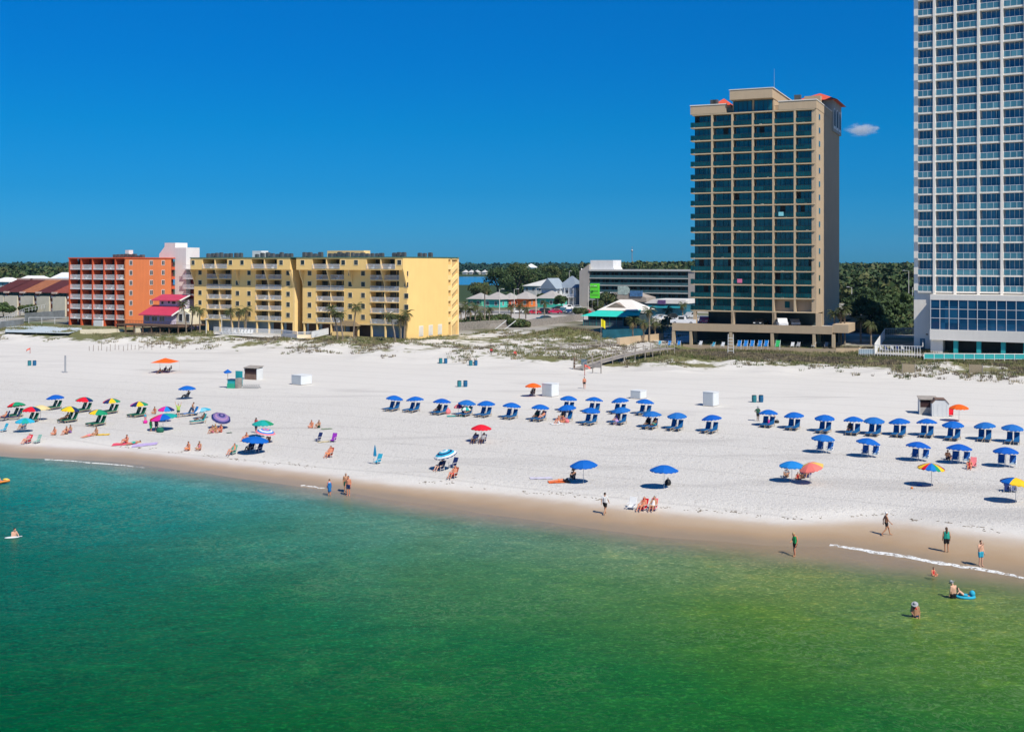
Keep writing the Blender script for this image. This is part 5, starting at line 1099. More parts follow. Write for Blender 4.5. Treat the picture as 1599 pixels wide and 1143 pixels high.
# ---------------------------------------------------------------- a small cloud
q = N('cloud'); q.n.remove(q.b); tcn = q.new('TexCoord'); ln = q.new('VectorMath', operation='LENGTH'); q.l.new(tcn.outputs['Object'], ln.inputs[0])
nz = q.noise(2.2, 6, tcn.outputs['Object'], rough=.6, dist=.4)
d_ = q.math('SUBTRACT', q.math('ADD', q.math('MULTIPLY', nz, 1.6), .02), ln.outputs['Value'])
vp = q.new('VolumePrincipled'); q.put(q.math('MULTIPLY', q.sstep(d_, .0, .45), .035), vp.inputs['Density']); vp.inputs['Anisotropy'].default_value = 0; vp.inputs['Color'].default_value = (.95, .95, 1, 1)
q.l.new(vp.outputs[0], q.out.inputs['Volume'])
mb = MB(); mb.ball((0, 0, 0), 1, 20, 12); c_ = mb.build('cloud', q.m); c_.location = ((1346-CX)/F*3000, 3000, 20+209/F*3000); c_.scale = (52, 42, 21); tag(c_, kind='structure')
# ================================================================ THINGS ON THE BEACH
def cloth(name, c, tr=.12): return mat('cloth_'+name, c, .75, .06, 1.5, trans=tr)
BL = cloth('blue', (.002, .125, .52)); BLb = cloth('blue_faded', (.012, .15, .50)); BLc = cloth('blue_deep', (.002, .105, .50)); BL2 = cloth('light_blue', (.01, .22, .62)); ORG = cloth('orange', (.86, .13, .01)); RED = cloth('red', (.72, .01, .03)); YEL = cloth('yellow', (.85, .55, .02)); GRN = cloth('green', (.01, .30, .14))
TEA = cloth('teal', (.01, .36, .33)); PUR = cloth('purple', (.20, .14, .36)); MAG = cloth('magenta', (.68, .02, .32)); WHI = cloth('white', (.75, .77, .78)); NAV = cloth('navy', (.012, .03, .14)); PNK = cloth('pink', (.82, .22, .24)); LIM = cloth('lime', (.45, .62, .20)); CYA = cloth('cyan', (.03, .42, .62)); AQU = cloth('aqua', (.20, .55, .68))
pole_m = mat('umbrella_pole', (.62, .60, .56), .4, .05, spec=.5)
def canopy_mesh(cols, rad, rise, rings=None, n=8):
    mb = MB(); ms = []; 
    for c in cols:
        if c not in ms: ms.append(c)
    K = 6
    def pt(a, k, dz=0):
        r = rad*k/K; per = abs(math.sin(a*n/2)); r2 = r*(1-.05*per*(k/K)**3); return (r2*math.cos(a), r2*math.sin(a), -rise*(k/K)**1.75-.03*per*(k/K)+dz)
    for dz, flip in ((0, 0), (-.015, 1)):
        for i in range(n*2):
            a0, a1 = math.pi*i/n, math.pi*(i+1)/n; pan = ms.index(cols[(i if len(cols) == 16 else i//2) % len(cols)])
            for k in range(K):
                m = ms.index(cols[k % len(cols)]) if rings else pan
                v = [pt(a0, k, dz), pt(a0, k+1, dz), pt(a1, k+1, dz), pt(a1, k, dz)]; mb.add(v if not flip else v[::-1], [(0, 1, 2, 3)], m)
            if not flip:                                  # the little valance
                p0, p1 = pt(a0, K), pt(a1, K); d0 = -.05-.05*abs(math.sin(a0*n)); d1 = -.05-.05*abs(math.sin(a1*n)); mid = [(p0[j]+p1[j])/2 for j in range(3)]
                mb.add([p0, (p0[0], p0[1], p0[2]-.05), (mid[0], mid[1], mid[2]-.12), (p1[0], p1[1], p1[2]-.05), p1], [(0, 1, 2, 3, 4)], ms.index(cols[-1]) if rings else pan)
    me = mb.mesh('canopy', ms); return me
def ribs_mesh(rad, rise, n=8):
    mb = MB()
    for i in range(n):
        a = 2*math.pi*i/n
        for k in range(3): r0, r1 = rad*k/3, rad*(k+1)/3; mb.cyl((r0*math.cos(a), r0*math.sin(a), -rise*(k/3)**1.75-.03), (r1*math.cos(a), r1*math.sin(a), -rise*((k+1)/3)**1.75-.03), .008, n=3, caps=False)
        mb.cyl((0, 0, -.62), (rad*.5*math.cos(a), rad*.5*math.sin(a), -rise*.3-.03), .007, n=3, caps=False)
    mb.cyl((0, 0, 0), (0, 0, .09), .02, .008, 6); return mb.mesh('ribs', pole_m)
UC = {}
def umbrella(px, py, cols, label, rad=1.13, hgt=1.85, tilt=(0, 0), group=None, rings=False, rise=.42, seat_off=None):
    c = at(px, py, None, hgt-.24); p = Vector((c.x, c.y, h(c.x, c.y)))
    tx, ty = R(tilt[0]), R(tilt[1])
    off = Vector((math.sin(ty), -math.sin(tx), 0))*-.0
    r = empty('beach_umbrella', p, 0, label, 'beach umbrella', group); key = (tuple(m.name for m in cols), rad, rise, rings)
    if key not in UC:
        pm = MB(); pm.cyl((0, 0, -.4), (0, 0, 1), .022, n=7); UC[key] = (canopy_mesh(cols, rad, rise, rings), ribs_mesh(rad, rise), pm.mesh('pole', pole_m))
    a, b, pm = UC[key]; o = link('canopy', a, r, (0, 0, hgt)); o.rotation_euler = (tx, ty, rng.uniform(0, .8) if len(cols) < 3 else .03); o2 = link('ribs', b, o); o3 = link('pole', pm, r); o3.scale = (1, 1, hgt-.02); return r
# ---- seats
fr_wood = mat('lounger_wood', (.42, .33, .22), .7, .2, 3)
def lounger_parts(pad, frame, width=.6):
    f = MB()
    for x in (-width/2, width/2-.05): f.box(x, x+.05, -1.3, .62, .24, .31)
    for y in (-1.15, -.4, .3): f.box(-width/2+.05, width/2-.05, y, y+.05, .25, .30)
    legs = MB(); L = []
    for x in (-width/2+.01, width/2-.06):
        for y in (-1.2, .5): m = MB(); m.box(x, x+.045, y, y+.05, -.06, .24); L.append(m.mesh('leg', frame))
    seat = MB(); seat.box(-width/2+.03, width/2-.03, -1.27, .30, .315, .385)
    for i in range(6): seat.box(-width/2+.03, width/2-.03, -1.2+i*.25, -1.2+i*.25+.02, .385, .392, 1)
    back = MB(); M = Matrix.Rotation(R(-58), 3, 'X'); back.obox((0, .50, .72), width-.06, .82, .06, Matrix.Rotation(R(62), 3, 'X'))
    prop = MB(); prop.cyl((-width/2+.06, .58, .30), (-width/2+.06, .64, .8), .02, n=5); prop.cyl((width/2-.06, .58, .30), (width/2-.06, .64, .8), .02, n=5)
    return dict(frame=f.mesh('frame', frame), leg=L, seat=seat.mesh('seat', [pad, pad]), backrest=back.mesh('backrest', pad), prop=prop.mesh('prop', frame))
def chair_parts(pad, frame, high=False):
    s = .36 if high else .2; P = {}
    seat = MB(); seat.obox((0, -.02, s+.02), .52, .50, .035, Matrix.Rotation(R(8), 3, 'X')); P['seat'] = seat.mesh('seat', cloth('seat_pale', (.30, .42, .52), .05) if high and pad.name == 'cloth_chair_blue' else pad)
    b = MB(); b.obox((0, .36, s+.36), .52, .74, .035, Matrix.Rotation(R(64), 3, 'X')); P['backrest'] = b.mesh('backrest', pad)
    fs = MB()
    for x in (-.29, .27):
        fs.box(x, x+.03, -.28, .30, s-.02, s+.01); fs.cyl((x+.015, .18, s-.02), (x+.015, .56, s+.74), .026 if high else .018, n=5); fs.box(x-.02, x+.05, -.28, .30, s+.25, s+.28)
        fs.cyl((x+.015, -.26, -.05), (x+.015, -.26, s+.26), .018, n=5); fs.cyl((x+.015, .26, -.05), (x+.015, .30, s+.26), .018, n=5)
    P['frame'] = fs.mesh('frame', frame); P['leg'] = []; return P
SEATS = {}
def seat(kind, pad, frame, p, rot, label, group=None, name=None):
    k = (kind, pad.name, frame.name)
    if k not in SEATS: SEATS[k] = lounger_parts(pad, frame) if kind == 'lounger' else chair_parts(pad, frame, kind == 'high')
    P = SEATS[k]; r = empty(name or ('sun_lounger' if kind == 'lounger' else 'beach_chair'), p, rot, label, 'sun lounger' if kind == 'lounger' else 'beach chair', group)
    for nm, me in P.items():
        for m in (me if isinstance(me, list) else [me]): link(nm, m, r)
    return r
def off(p, a, b): x, y = p.x+UX*a+NX*b, p.y+UY*a+NY*b; return gnd(x, y)
def lounger_set(px, py, label, gname, pad, ucols=(BL,), tilt=(0, 0), back=.62, frame=fr_wood, dx=.42, pads=None, kind='lounger', rad=1.13, chair_dir=0):
    if len(ucols) == 1: ucols = (BL, BLb, BLc, BL)[int(px) % 4],; tilt = (rng.uniform(-5, 4), rng.uniform(-7, 7))
    u = umbrella(px, py, list(ucols), label, tilt=tilt, group=gname, rad=rad); p = u.location
    for i, sg in enumerate((-1, 1)):
        q_ = off(p, sg*dx+.1, -back); rr = -TH+rng.uniform(-.06, .06)+chair_dir
        nm = 'lounger' if kind == 'lounger' else 'chair'
        seat(kind, (pads or (pad, pad))[i], frame, q_, rr, f"{'left' if i == 0 else 'right'} {nm} under the {label.split(' over ')[0]}", gname.replace('umbrellas', nm+'s'))
    return p
def rank(lst, what, row): return [f'{ORD[i]} {what} from the left in the {row}' for i in range(len(lst))]
A1 = [(616.6, 620.4), (647.8, 622), (690.3, 625.3), (729.5, 627.6), (759, 628.8), (799.5, 631.6), (844, 634.5), (884.7, 635.2), (923, 639.7), (969, 639), (1017.6, 645.3), (1057, 647.6), (1110.6, 651)]
LOUNGE_POS = {}; PAD = cloth('pad_blue', (.006, .115, .31), .05)
lab = rank(A1, 'blue umbrella', 'long middle row')
for i, (px, py) in enumerate(A1): LOUNGE_POS['A', i] = lounger_set(px, py, lab[i], 'blue umbrellas of the middle row', PAD)
A2 = [(888, 621), (928, 622.8), (967.6, 624), (1007.4, 626)]; lab = rank(A2, 'blue umbrella', 'short upper row')
for i, (px, py) in enumerate(A2): LOUNGE_POS['B', i] = lounger_set(px, py, lab[i], 'blue umbrellas of the short row', PAD)
A3 = [(1199.8, 642.8), (1239.5, 646.8), (1287.6, 651), (1332.6, 653.6), (1365, 655), (1403.8, 656.4), (1447, 656.9), (1488, 661.3), (1537, 662.8), (1581, 666.3)]; lab = rank(A3, 'blue umbrella', 'right back row')
for i, (px, py) in enumerate(A3): LOUNGE_POS['C', i] = lounger_set(px, py, lab[i], 'blue umbrellas of the right back row', PAD, dx=.36)
A4 = [(1285.5, 682), (1356.5, 688), (1434.5, 693.5), (1498, 697), (1570.5, 702)]; lab = rank(A4, 'blue umbrella', 'right front row')
chb = cloth('chair_blue', (.02, .12, .40), .05)
for i, (px, py) in enumerate(A4): LOUNGE_POS['D', i] = lounger_set(px, py, lab[i], 'blue umbrellas of the right front row', chb, kind='high', frame=white, back=-.15, dx=.5, rad=1.17)
# multicoloured ones at the left, green loungers
RB = [RED, NAV, GRN, YEL]; dg = cloth('dark_green', (.012, .13, .08), .05)
L1 = [(25, 631, (NAV, RED, GRN, GRN), (-8, -8), 'red green and navy umbrella leftmost of the coloured row'), (49, 638, (GRN, RED, RED, NAV), (0, 0), 'green red and blue umbrella in front of a pale yellow one'), (86, 619.3, (BL,), (0, 0), 'plain blue umbrella over green loungers at the left'),
      (110, 637.5, (GRN, YEL, YEL, NAV), (0, 4), 'green and yellow umbrella over brown seats'), (132, 622.8, (GRN, RED, RED, NAV), (0, 3), 'green red and blue umbrella, fifth in the coloured row'), (174, 625, (RED, NAV, YEL, GRN), (0, -3), 'red blue yellow and green umbrella behind the coloured row'),
      (154, 642.5, (NAV, YEL, GRN, GRN), (0, 5), 'blue yellow and green umbrella in front of the coloured row'), (217, 629.8, (MAG, NAV, YEL, GRN), (0, -3), 'purple blue yellow and green umbrella, rightmost of the coloured row')]
def panels(c4): return [c4[0], c4[0], c4[1], c4[1], c4[2], c4[2], c4[3], c4[3]] if len(c4) > 1 else list(c4)
LP = []
for a in L1:
    cols = list(a[2]) if len(a[2]) == 1 else list(a[2])*2
    LP.append(lounger_set(a[0], a[1], a[4], 'coloured umbrellas at the left', dg, ucols=cols, tilt=a[3], back=.2, frame=fr_wood))
umbrella(63, 635.6, [cloth('pale_yellow', (.75, .60, .30))], 'pale yellow umbrella half hidden behind a red and blue one')
U = {}
for k, px, py, cols, lb, kw in [
    ('big1', 911, 723, [BL], 'blue umbrella with a long shadow, left of the two single ones near the water', dict(tilt=(0, -5), rad=1.22, hgt=2.0)), ('big2', 1037, 730.5, [BL], 'blue umbrella standing alone near the water right of the reading sunbather', dict(rad=1.22, hgt=2.0)),
    ('stripe', 693.5, 707, [CYA, WHI, CYA, NAV], 'teal and white ringed umbrella tilted to the left', dict(tilt=(8, -14), rings=True, rad=1.1)), ('red', 751.5, 666.3, [RED], 'single red umbrella below the middle row', dict(rad=1.1)),
    ('lblue', 1236.5, 724, [BL2], 'lighter blue umbrella beside the coral one', dict(rad=1.13)), ('coral', 1265, 727, [cloth('coral', (.82, .20, .17)), cloth('coral', (.82, .20, .17)), cloth('coral', (.82, .20, .17)), cloth('mustard', (.72, .50, .12))], 'coral and mustard umbrella tilted beside the lighter blue one', dict(tilt=(6, -16), rad=1.08)),
    ('rain', 1454.5, 727.5, [RED, YEL, GRN, BL2, NAV, RED, cloth('orange2', (.85, .30, .02)), NAV, YEL, RED, BL, BL2, GRN, YEL, RED, NAV], 'rainbow umbrella with its shadow alone on the sand', dict(rad=1.18, hgt=2.0, tilt=(0, 4))), ('rain2', 1586, 750.5, [GRN, YEL, BL, NAV, BL, YEL, YEL, cloth('orange2', (.85, .30, .02))], 'yellow and blue rainbow umbrella cut by the right edge', dict(rad=1.18, hgt=2.0, tilt=(0, 8))),
    ('or1', 832.5, 601, [ORG], 'orange umbrella left of a white storage box', dict(rad=1.12)), ('or2', 1497.5, 634.5, [ORG], 'orange umbrella right of the two wooden huts', dict(rad=1.12, hgt=2.0)),
    ('lone', 292, 605, [BL], 'blue umbrella alone above a dark chair left of the kiosk', dict(rad=1.2)), ('teal1', 39, 655.8, [CYA, CYA, TEA, CYA], 'light blue umbrella low at the left over a grey blue chair', dict(rad=1.1, hgt=1.6)),
    ('pb', 259.5, 637.5, [MAG, MAG, BL2, BL, MAG, MAG, BL2, NAV], 'small pink and blue umbrella behind the rainbow one', dict(rad=1.0, hgt=1.9)), ('mc', 254.5, 649.5, [TEA, GRN, BL, BL2, RED, MAG, BL, TEA], 'pink blue and teal umbrella tilted over a family', dict(rad=1.6, tilt=(3, -8), hgt=1.9)),
    ('lw', 315, 639.8, [AQU, WHI, AQU, CYA], 'pale blue patterned umbrella lying tilted behind loungers', dict(tilt=(-6, -14), rad=1.05, hgt=1.3)), ('pu', 346.5, 651, [PUR, NAV, PUR, cloth('mauve', (.34, .22, .36))], 'dark purple ringed umbrella tipped over to the right', dict(tilt=(22, 20), rings=True, rad=1.15, hgt=1.6)),
    ('t2', 410.5, 659.3, [TEA, TEA, TEA, GRN], 'teal green umbrella behind the blue ones', dict(rad=1.2)), ('bs', 415.5, 672.8, [BL2, PNK, BL2, WHI], 'blue umbrella with pink and white rings in the right cluster', dict(rings=True, rad=1.1, tilt=(6, 10), hgt=1.5)), ('b3', 399, 685, [BL], 'big blue umbrella in front of the teal one', dict(rad=1.4, tilt=(2, 4), hgt=1.7)),
    ('pg', 716, 633.5, [PNK, PNK, MAG, PNK], 'small pink umbrella tucked beside the fourth blue one', dict(rad=.6, hgt=1.3)), ('wg', 727.5, 637, [GRN, WHI, TEA, WHI], 'small green and white umbrella tucked beside the fourth blue one', dict(rad=.6, hgt=1.2)),
    ('p2', 640+73.5, 0, None, '', {})]:
    if cols: U[k] = umbrella(px, py, cols, lb, **kw).location
# square orange canopy
def orange_tent():
    c = at(258, 564, None, 1.9); r = empty('sun_canopy', (c.x, c.y, h(c.x, c.y)), R(-8), 'orange square sun canopy with people in its shade', 'canopy'); s = 1.75
    m_ = MB(); 
    for dz in (0, -.02): m_.add([(-s, -s, 1.75+dz), (s, -s, 1.75+dz), (s, s, 1.75+dz), (-s, s, 1.75+dz), (0, 0, 2.45+dz)], [(0, 1, 4), (1, 2, 4), (2, 3, 4), (3, 0, 4)] if dz == 0 else [(4, 1, 0), (4, 2, 1), (4, 3, 2), (4, 0, 3)])
    m_.build('canopy', ORG, r)
    for x in (-s, s):
        for y in (-s, s): m_ = MB(); m_.cyl((x, y, -.1), (x, y, 1.75), .025, n=5); m_.build('leg', pole_m, r)
    return r.location
TENT = orange_tent()
def closed_umbrella():
    c = at(585.5, 703, None, 1.35); p = gnd(c.x, c.y); r = empty('closed_umbrella', p, 0, 'folded turquoise umbrella standing behind a light blue chair', 'beach umbrella'); m_ = MB(); m_.cyl((0, 0, -.3), (0, 0, .95), .022, n=6); m_.build('pole', pole_m, r)
    m_ = MB(); n = 12
    for k, (z, rr) in enumerate([(.8, .16), (1.1, .14), (1.5, .09), (1.85, .03)][:-1]):
        z1, r1 = [(.8, .16), (1.1, .14), (1.5, .09), (1.85, .03)][k+1]
        for i in range(n):
            a0, a1 = 2*math.pi*i/n, 2*math.pi*(i+1)/n; q0, q1 = (.6 if i % 2 else 1), (1 if i % 2 else .6)
            m_.add([(rr*q0*math.cos(a0), rr*q0*math.sin(a0), z), (rr*q1*math.cos(a1), rr*q1*math.sin(a1), z), (r1*q1*math.cos(a1), r1*q1*math.sin(a1), z1), (r1*q0*math.cos(a0), r1*q0*math.sin(a0), z1)], [(0, 1, 2, 3)], i % 3 == 0)
    m_.build('canopy', [cloth('folded_teal', (.01, .25, .38)), BL2], r)
closed_umbrella()
# ---- boxes, huts, bins
boxw = mat('box_white', (.66, .69, .70), .6, .06); boxp = mat('box_panel', (.52, .56, .58), .6, .08)
def storage_box(px0, px1, py0, py1, label, d=1.6, rot=R(-14), tall=False, lid=None):
    c = at((px0+px1)/2, py1-1.0); k = c.y/F; w = (px1-px0)*k*.80; hg = max(.8, (py1-py0)*k-.25); r = empty('storage_box', c, rot+R(-24), label, 'storage box'); w = w*.86; d = w*1.0
    m_ = MB(); m_.box(-w/2, w/2, -d/2, d/2, .08, hg); m_.build('body', boxw, r); m_ = MB(); m_.box(-w/2-.04, w/2+.04, -d/2-.04, d/2+.04, hg, hg+.07); m_.build('lid', boxw, r)
    m_ = MB(); m_.box(-w/2+.1, w/2-.1, -d/2-.025, -d/2-.002, .25, hg-.1); m_.build('door', boxp, r); m_ = MB(); m_.box(-w/2-.02, w/2+.02, -d/2-.02, d/2+.02, -.1, .08); m_.build('skid', wood, r)
storage_box(846, 873, 597, 619.5, 'white storage box right of the orange umbrella'); storage_box(984, 1010, 608, 623, 'white storage box behind the short blue row'); storage_box(1097, 1123, 610, 634.5, 'tall white storage box standing alone right of the middle rows'); storage_box(455, 487, 584, 601, 'low white storage box alone left of the middle rows')
hutb = mat('hut_brown', (.20, .13, .10), .85, .3, 2); hutw = mat('hut_white', (.62, .64, .64), .7, .1); tealp = mat('kiosk_teal', (.02, .33, .36), .6, .2); greenp = mat('kiosk_green', (.03, .36, .22), .6, .2)
def kiosk():
    c = at(356+12, 606); r = empty('rental_kiosk', c, R(-20), 'teal and green rental kiosk with a tattered blue umbrella', 'kiosk')
    m_ = MB(); m_.box(-1.1, .1, -.5, .5, 0, 1.25); m_.build('counter', tealp, r); m_ = MB(); m_.box(-1.15, .15, -.55, -.505, 0, .7); m_.build('front_panel', greenp, r); m_ = MB(); m_.box(-1.2, .2, -.6, .6, 1.26, 1.32); m_.build('counter_top', NAV, r)
    m_ = MB(); m_.box(.22, .75, -.45, .5, 0, 1.5); m_.build('side_cabinet', wood, r)
    m_ = MB(); m_.box(-.4, .8, .55, .62, .2, 2.5); m_.build('back_panel', tealp, r)
    m_ = MB(); m_.cyl((-1.1, -.4, 0), (-1.1, -.4, 2.6), .035, n=6); m_.build('pole', fr_wood, r); m_ = MB(); m_.add([(-1.1, -.4, 2.8), (-1.9, -.4, 2.35), (-1.2, -1.0, 2.2), (-.3, -.5, 2.4), (-.9, .2, 2.2), (-1.6, .1, 2.1)], [(0, 1, 2), (0, 2, 3), (0, 3, 4), (0, 4, 5), (0, 5, 1), (1, 5, 4, 3, 2)]); m_.build('torn_canopy', BL, r)
kiosk()
def open_hut(px, py, label, rot=-30, w=2.2, c1=hutw, c2=hutb, green=False):
    c = at(px, py); r = empty('beach_hut', c, R(rot), label, 'hut'); d = 1.5
    m_ = MB(); m_.box(-w/2, -w/2+.08, -d/2, d/2, 0, 1.75); m_.box(-w/2+.08, w/2, d/2-.08, d/2, 0, 1.9); m_.build('wall', c1, r)
    m_ = MB(); m_.box(w/2-.08, w/2, -d/2, d/2-.09, 0, 1.75); m_.build('end_panel', c1, r)
    m_ = MB(); m_.box(-w/2+.08, w/2-.08, -d/2, -d/2+.07, 0, .85); m_.build('counter', c2 if not green else wood, r)
    m_ = MB(); m_.box(-w/2+.09, w/2-.09, -d/2+.08, d/2-.09, .0, 1.6); m_.build('dark_inside', mat('hut_inside', (.06, .03, .03), .9, .3), r)
    m_ = MB(); m_.prism([(-w/2-.1, -d/2-.15, 1.85), (-w/2-.1, d/2+.1, 2.1), (-w/2-.1, d/2+.1, 2.02), (-w/2-.1, -d/2-.15, 1.77)], (w+.2, 0, 0)); m_.build('roof', wood, r)
open_hut(396, 592, 'open brown fronted hut behind the teal kiosk', -28, 2.6)
open_hut(1448, 646, 'open dark hut left of the white gabled hut', -12, 2.0, c2=mat('hut_grey', (.40, .38, .36), .8, .2))
def gable_hut():
    c = at(1467, 649); r = empty('gabled_hut', c, R(-14), 'small white gabled hut with brown roof beside the orange umbrella', 'hut'); w, d = 1.9, 1.9
    m_ = MB(); m_.prism([(-w/2, -d/2, 0), (w/2, -d/2, 0), (w/2, -d/2, 1.5), (w*.28, -d/2, 1.95), (-w*.28, -d/2, 1.95), (-w/2, -d/2, 1.5)], (0, d, 0)); m_.build('wall', hutw, r)
    m_ = MB(); m_.prism([(w*.52, -d/2-.06, 1.5), (w*.28, -d/2-.06, 2.0), (-w*.28, -d/2-.06, 2.0), (-w*.52, -d/2-.06, 1.52), (-w*.52, -d/2-.06, 1.6), (-w*.3, -d/2-.06, 2.08), (w*.3, -d/2-.06, 2.08), (w*.52, -d/2-.06, 1.58)], (0, d+.12, 0)); m_.build('roof', hutb, r)
    for i in range(7): m_ = MB(); x = -w/2+.15+i*.25; m_.box(x, x+.03, -d/2-.015, -d/2-.002, .1, 1.5); m_.build('board_seam', boxp, r) if i % 2 == 0 else None
gable_hut()
def rack(px, py, label):
    c = at(px, py); r = empty('lounger_stack', c, R(-10), label, 'stack of frames'); 
    for i in range(8):
        m_ = MB(); x = -1.3+i*.36; m_.obox((x, 0, .3), .05, 1.2, .05, Matrix.Rotation(R(20), 3, 'X')); m_.obox((x+.12, .1, .35), .05, 1.1, .05, Matrix.Rotation(R(-35), 3, 'X')); m_.build('frame', mat('stack_grey', (.33, .34, .35), .7, .2), r)
    m_ = MB(); m_.box(-1.4, 1.5, -.5, -.45, .1, .16); m_.box(-1.4, 1.5, .4, .45, .1, .16); m_.build('runner', MATS['stack_grey'], r)
rack(391, 606.5, 'heap of grey folded frames right of the teal kiosk')
BINM = None
def bins(px, py, label, c=BL2):
    for i, dx in enumerate((-.45, .45)):
        p = at(px, py); q_ = gnd(p.x+dx, p.y); r = empty('trash_barrel', q_, rng.uniform(0, 3), f"{('left', 'right')[i]} {label}", 'trash barrel', 'trash barrels in pairs'); cc = mat('barrel_%s' % ('a' if i else 'b'), (.015, .12, .26) if i else (.03, .20, .24), .5, .2)
        m_ = MB(); m_.cyl((0, 0, -.05), (0, 0, .45), .29, .32, 14); m_.cyl((0, 0, .45), (0, 0, .88), .32, .30, 14); m_.build('barrel', cc, r); m_ = MB(); m_.cyl((0, 0, .43), (0, 0, .47), .335, n=14); m_.build('hoop', cc, r); m_ = MB(); m_.cyl((0, 0, .84), (0, 0, .90), .32, n=14); m_.build('rim', cc, r); m_ = MB(); m_.cyl((0, 0, .90), (0, 0, .93), .27, n=12); m_.build('liner', black, r)
for px, py, l in ((50, 571, 'teal barrel of the pair at the far left'), (692, 569, 'blue barrel of the back pair below the dunes'), (739, 571.5, 'blue barrel of the pair beside the dune path'), (722, 604, 'barrel of the lone pair above the middle row'), (1183, 628, 'barrel of the pair behind the right back row')): bins(px, py, l)
# ================================================================ PEOPLE
def cap(mb, p0, r0, p1, r1, n=10):
    mb.cyl(p0, p1, r0, r1, n); mb.ball(p0, r0, n, 6); mb.ball(p1, r1, n, 6)
def blob(name, mb, voxel, mats, smooth=3):
    me = mb.mesh('tmp', mats); o = bpy.data.objects.new('tmp', me); sc.collection.objects.link(o)
    m = o.modifiers.new('r', 'REMESH'); m.mode = 'VOXEL'; m.voxel_size = voxel; s_ = o.modifiers.new('s', 'SMOOTH'); s_.iterations = smooth; s_.factor = .5
    ev = o.evaluated_get(bpy.context.evaluated_depsgraph_get()); out = bpy.data.meshes.new_from_object(ev); out.name = name
    bpy.data.objects.remove(o); bpy.data.meshes.remove(me); out.polygons.foreach_set('use_smooth', [True]*len(out.polygons))
    if not out.materials: out.materials.append(mats)
    return out
def J(**k): return k
B0 = dict(P=(0, 0, .93), C=(0, .01, 1.27), N=(0, .01, 1.46), H=(0, -.02, 1.60))
def pose(**o):
    d = dict(P=(0, 0, .93), C=(0, .01, 1.27), N=(0, .01, 1.46), H=(0, -.02, 1.60), LS=(.175, .01, 1.40), RS=(-.175, .01, 1.40), LE=(.235, .04, 1.12), RE=(-.235, .04, 1.12), LW=(.24, -.06, .89), RW=(-.24, -.06, .89),
             LH=(.09, 0, .91), RH=(-.09, 0, .91), LK=(.10, -.02, .50), RK=(-.10, -.02, .50), LA=(.10, .02, .08), RA=(-.10, .02, .08), LT=(.12, -.13, .03), RT=(-.12, -.13, .03)); d.update(o); return {k: Vector(v) for k, v in d.items()}
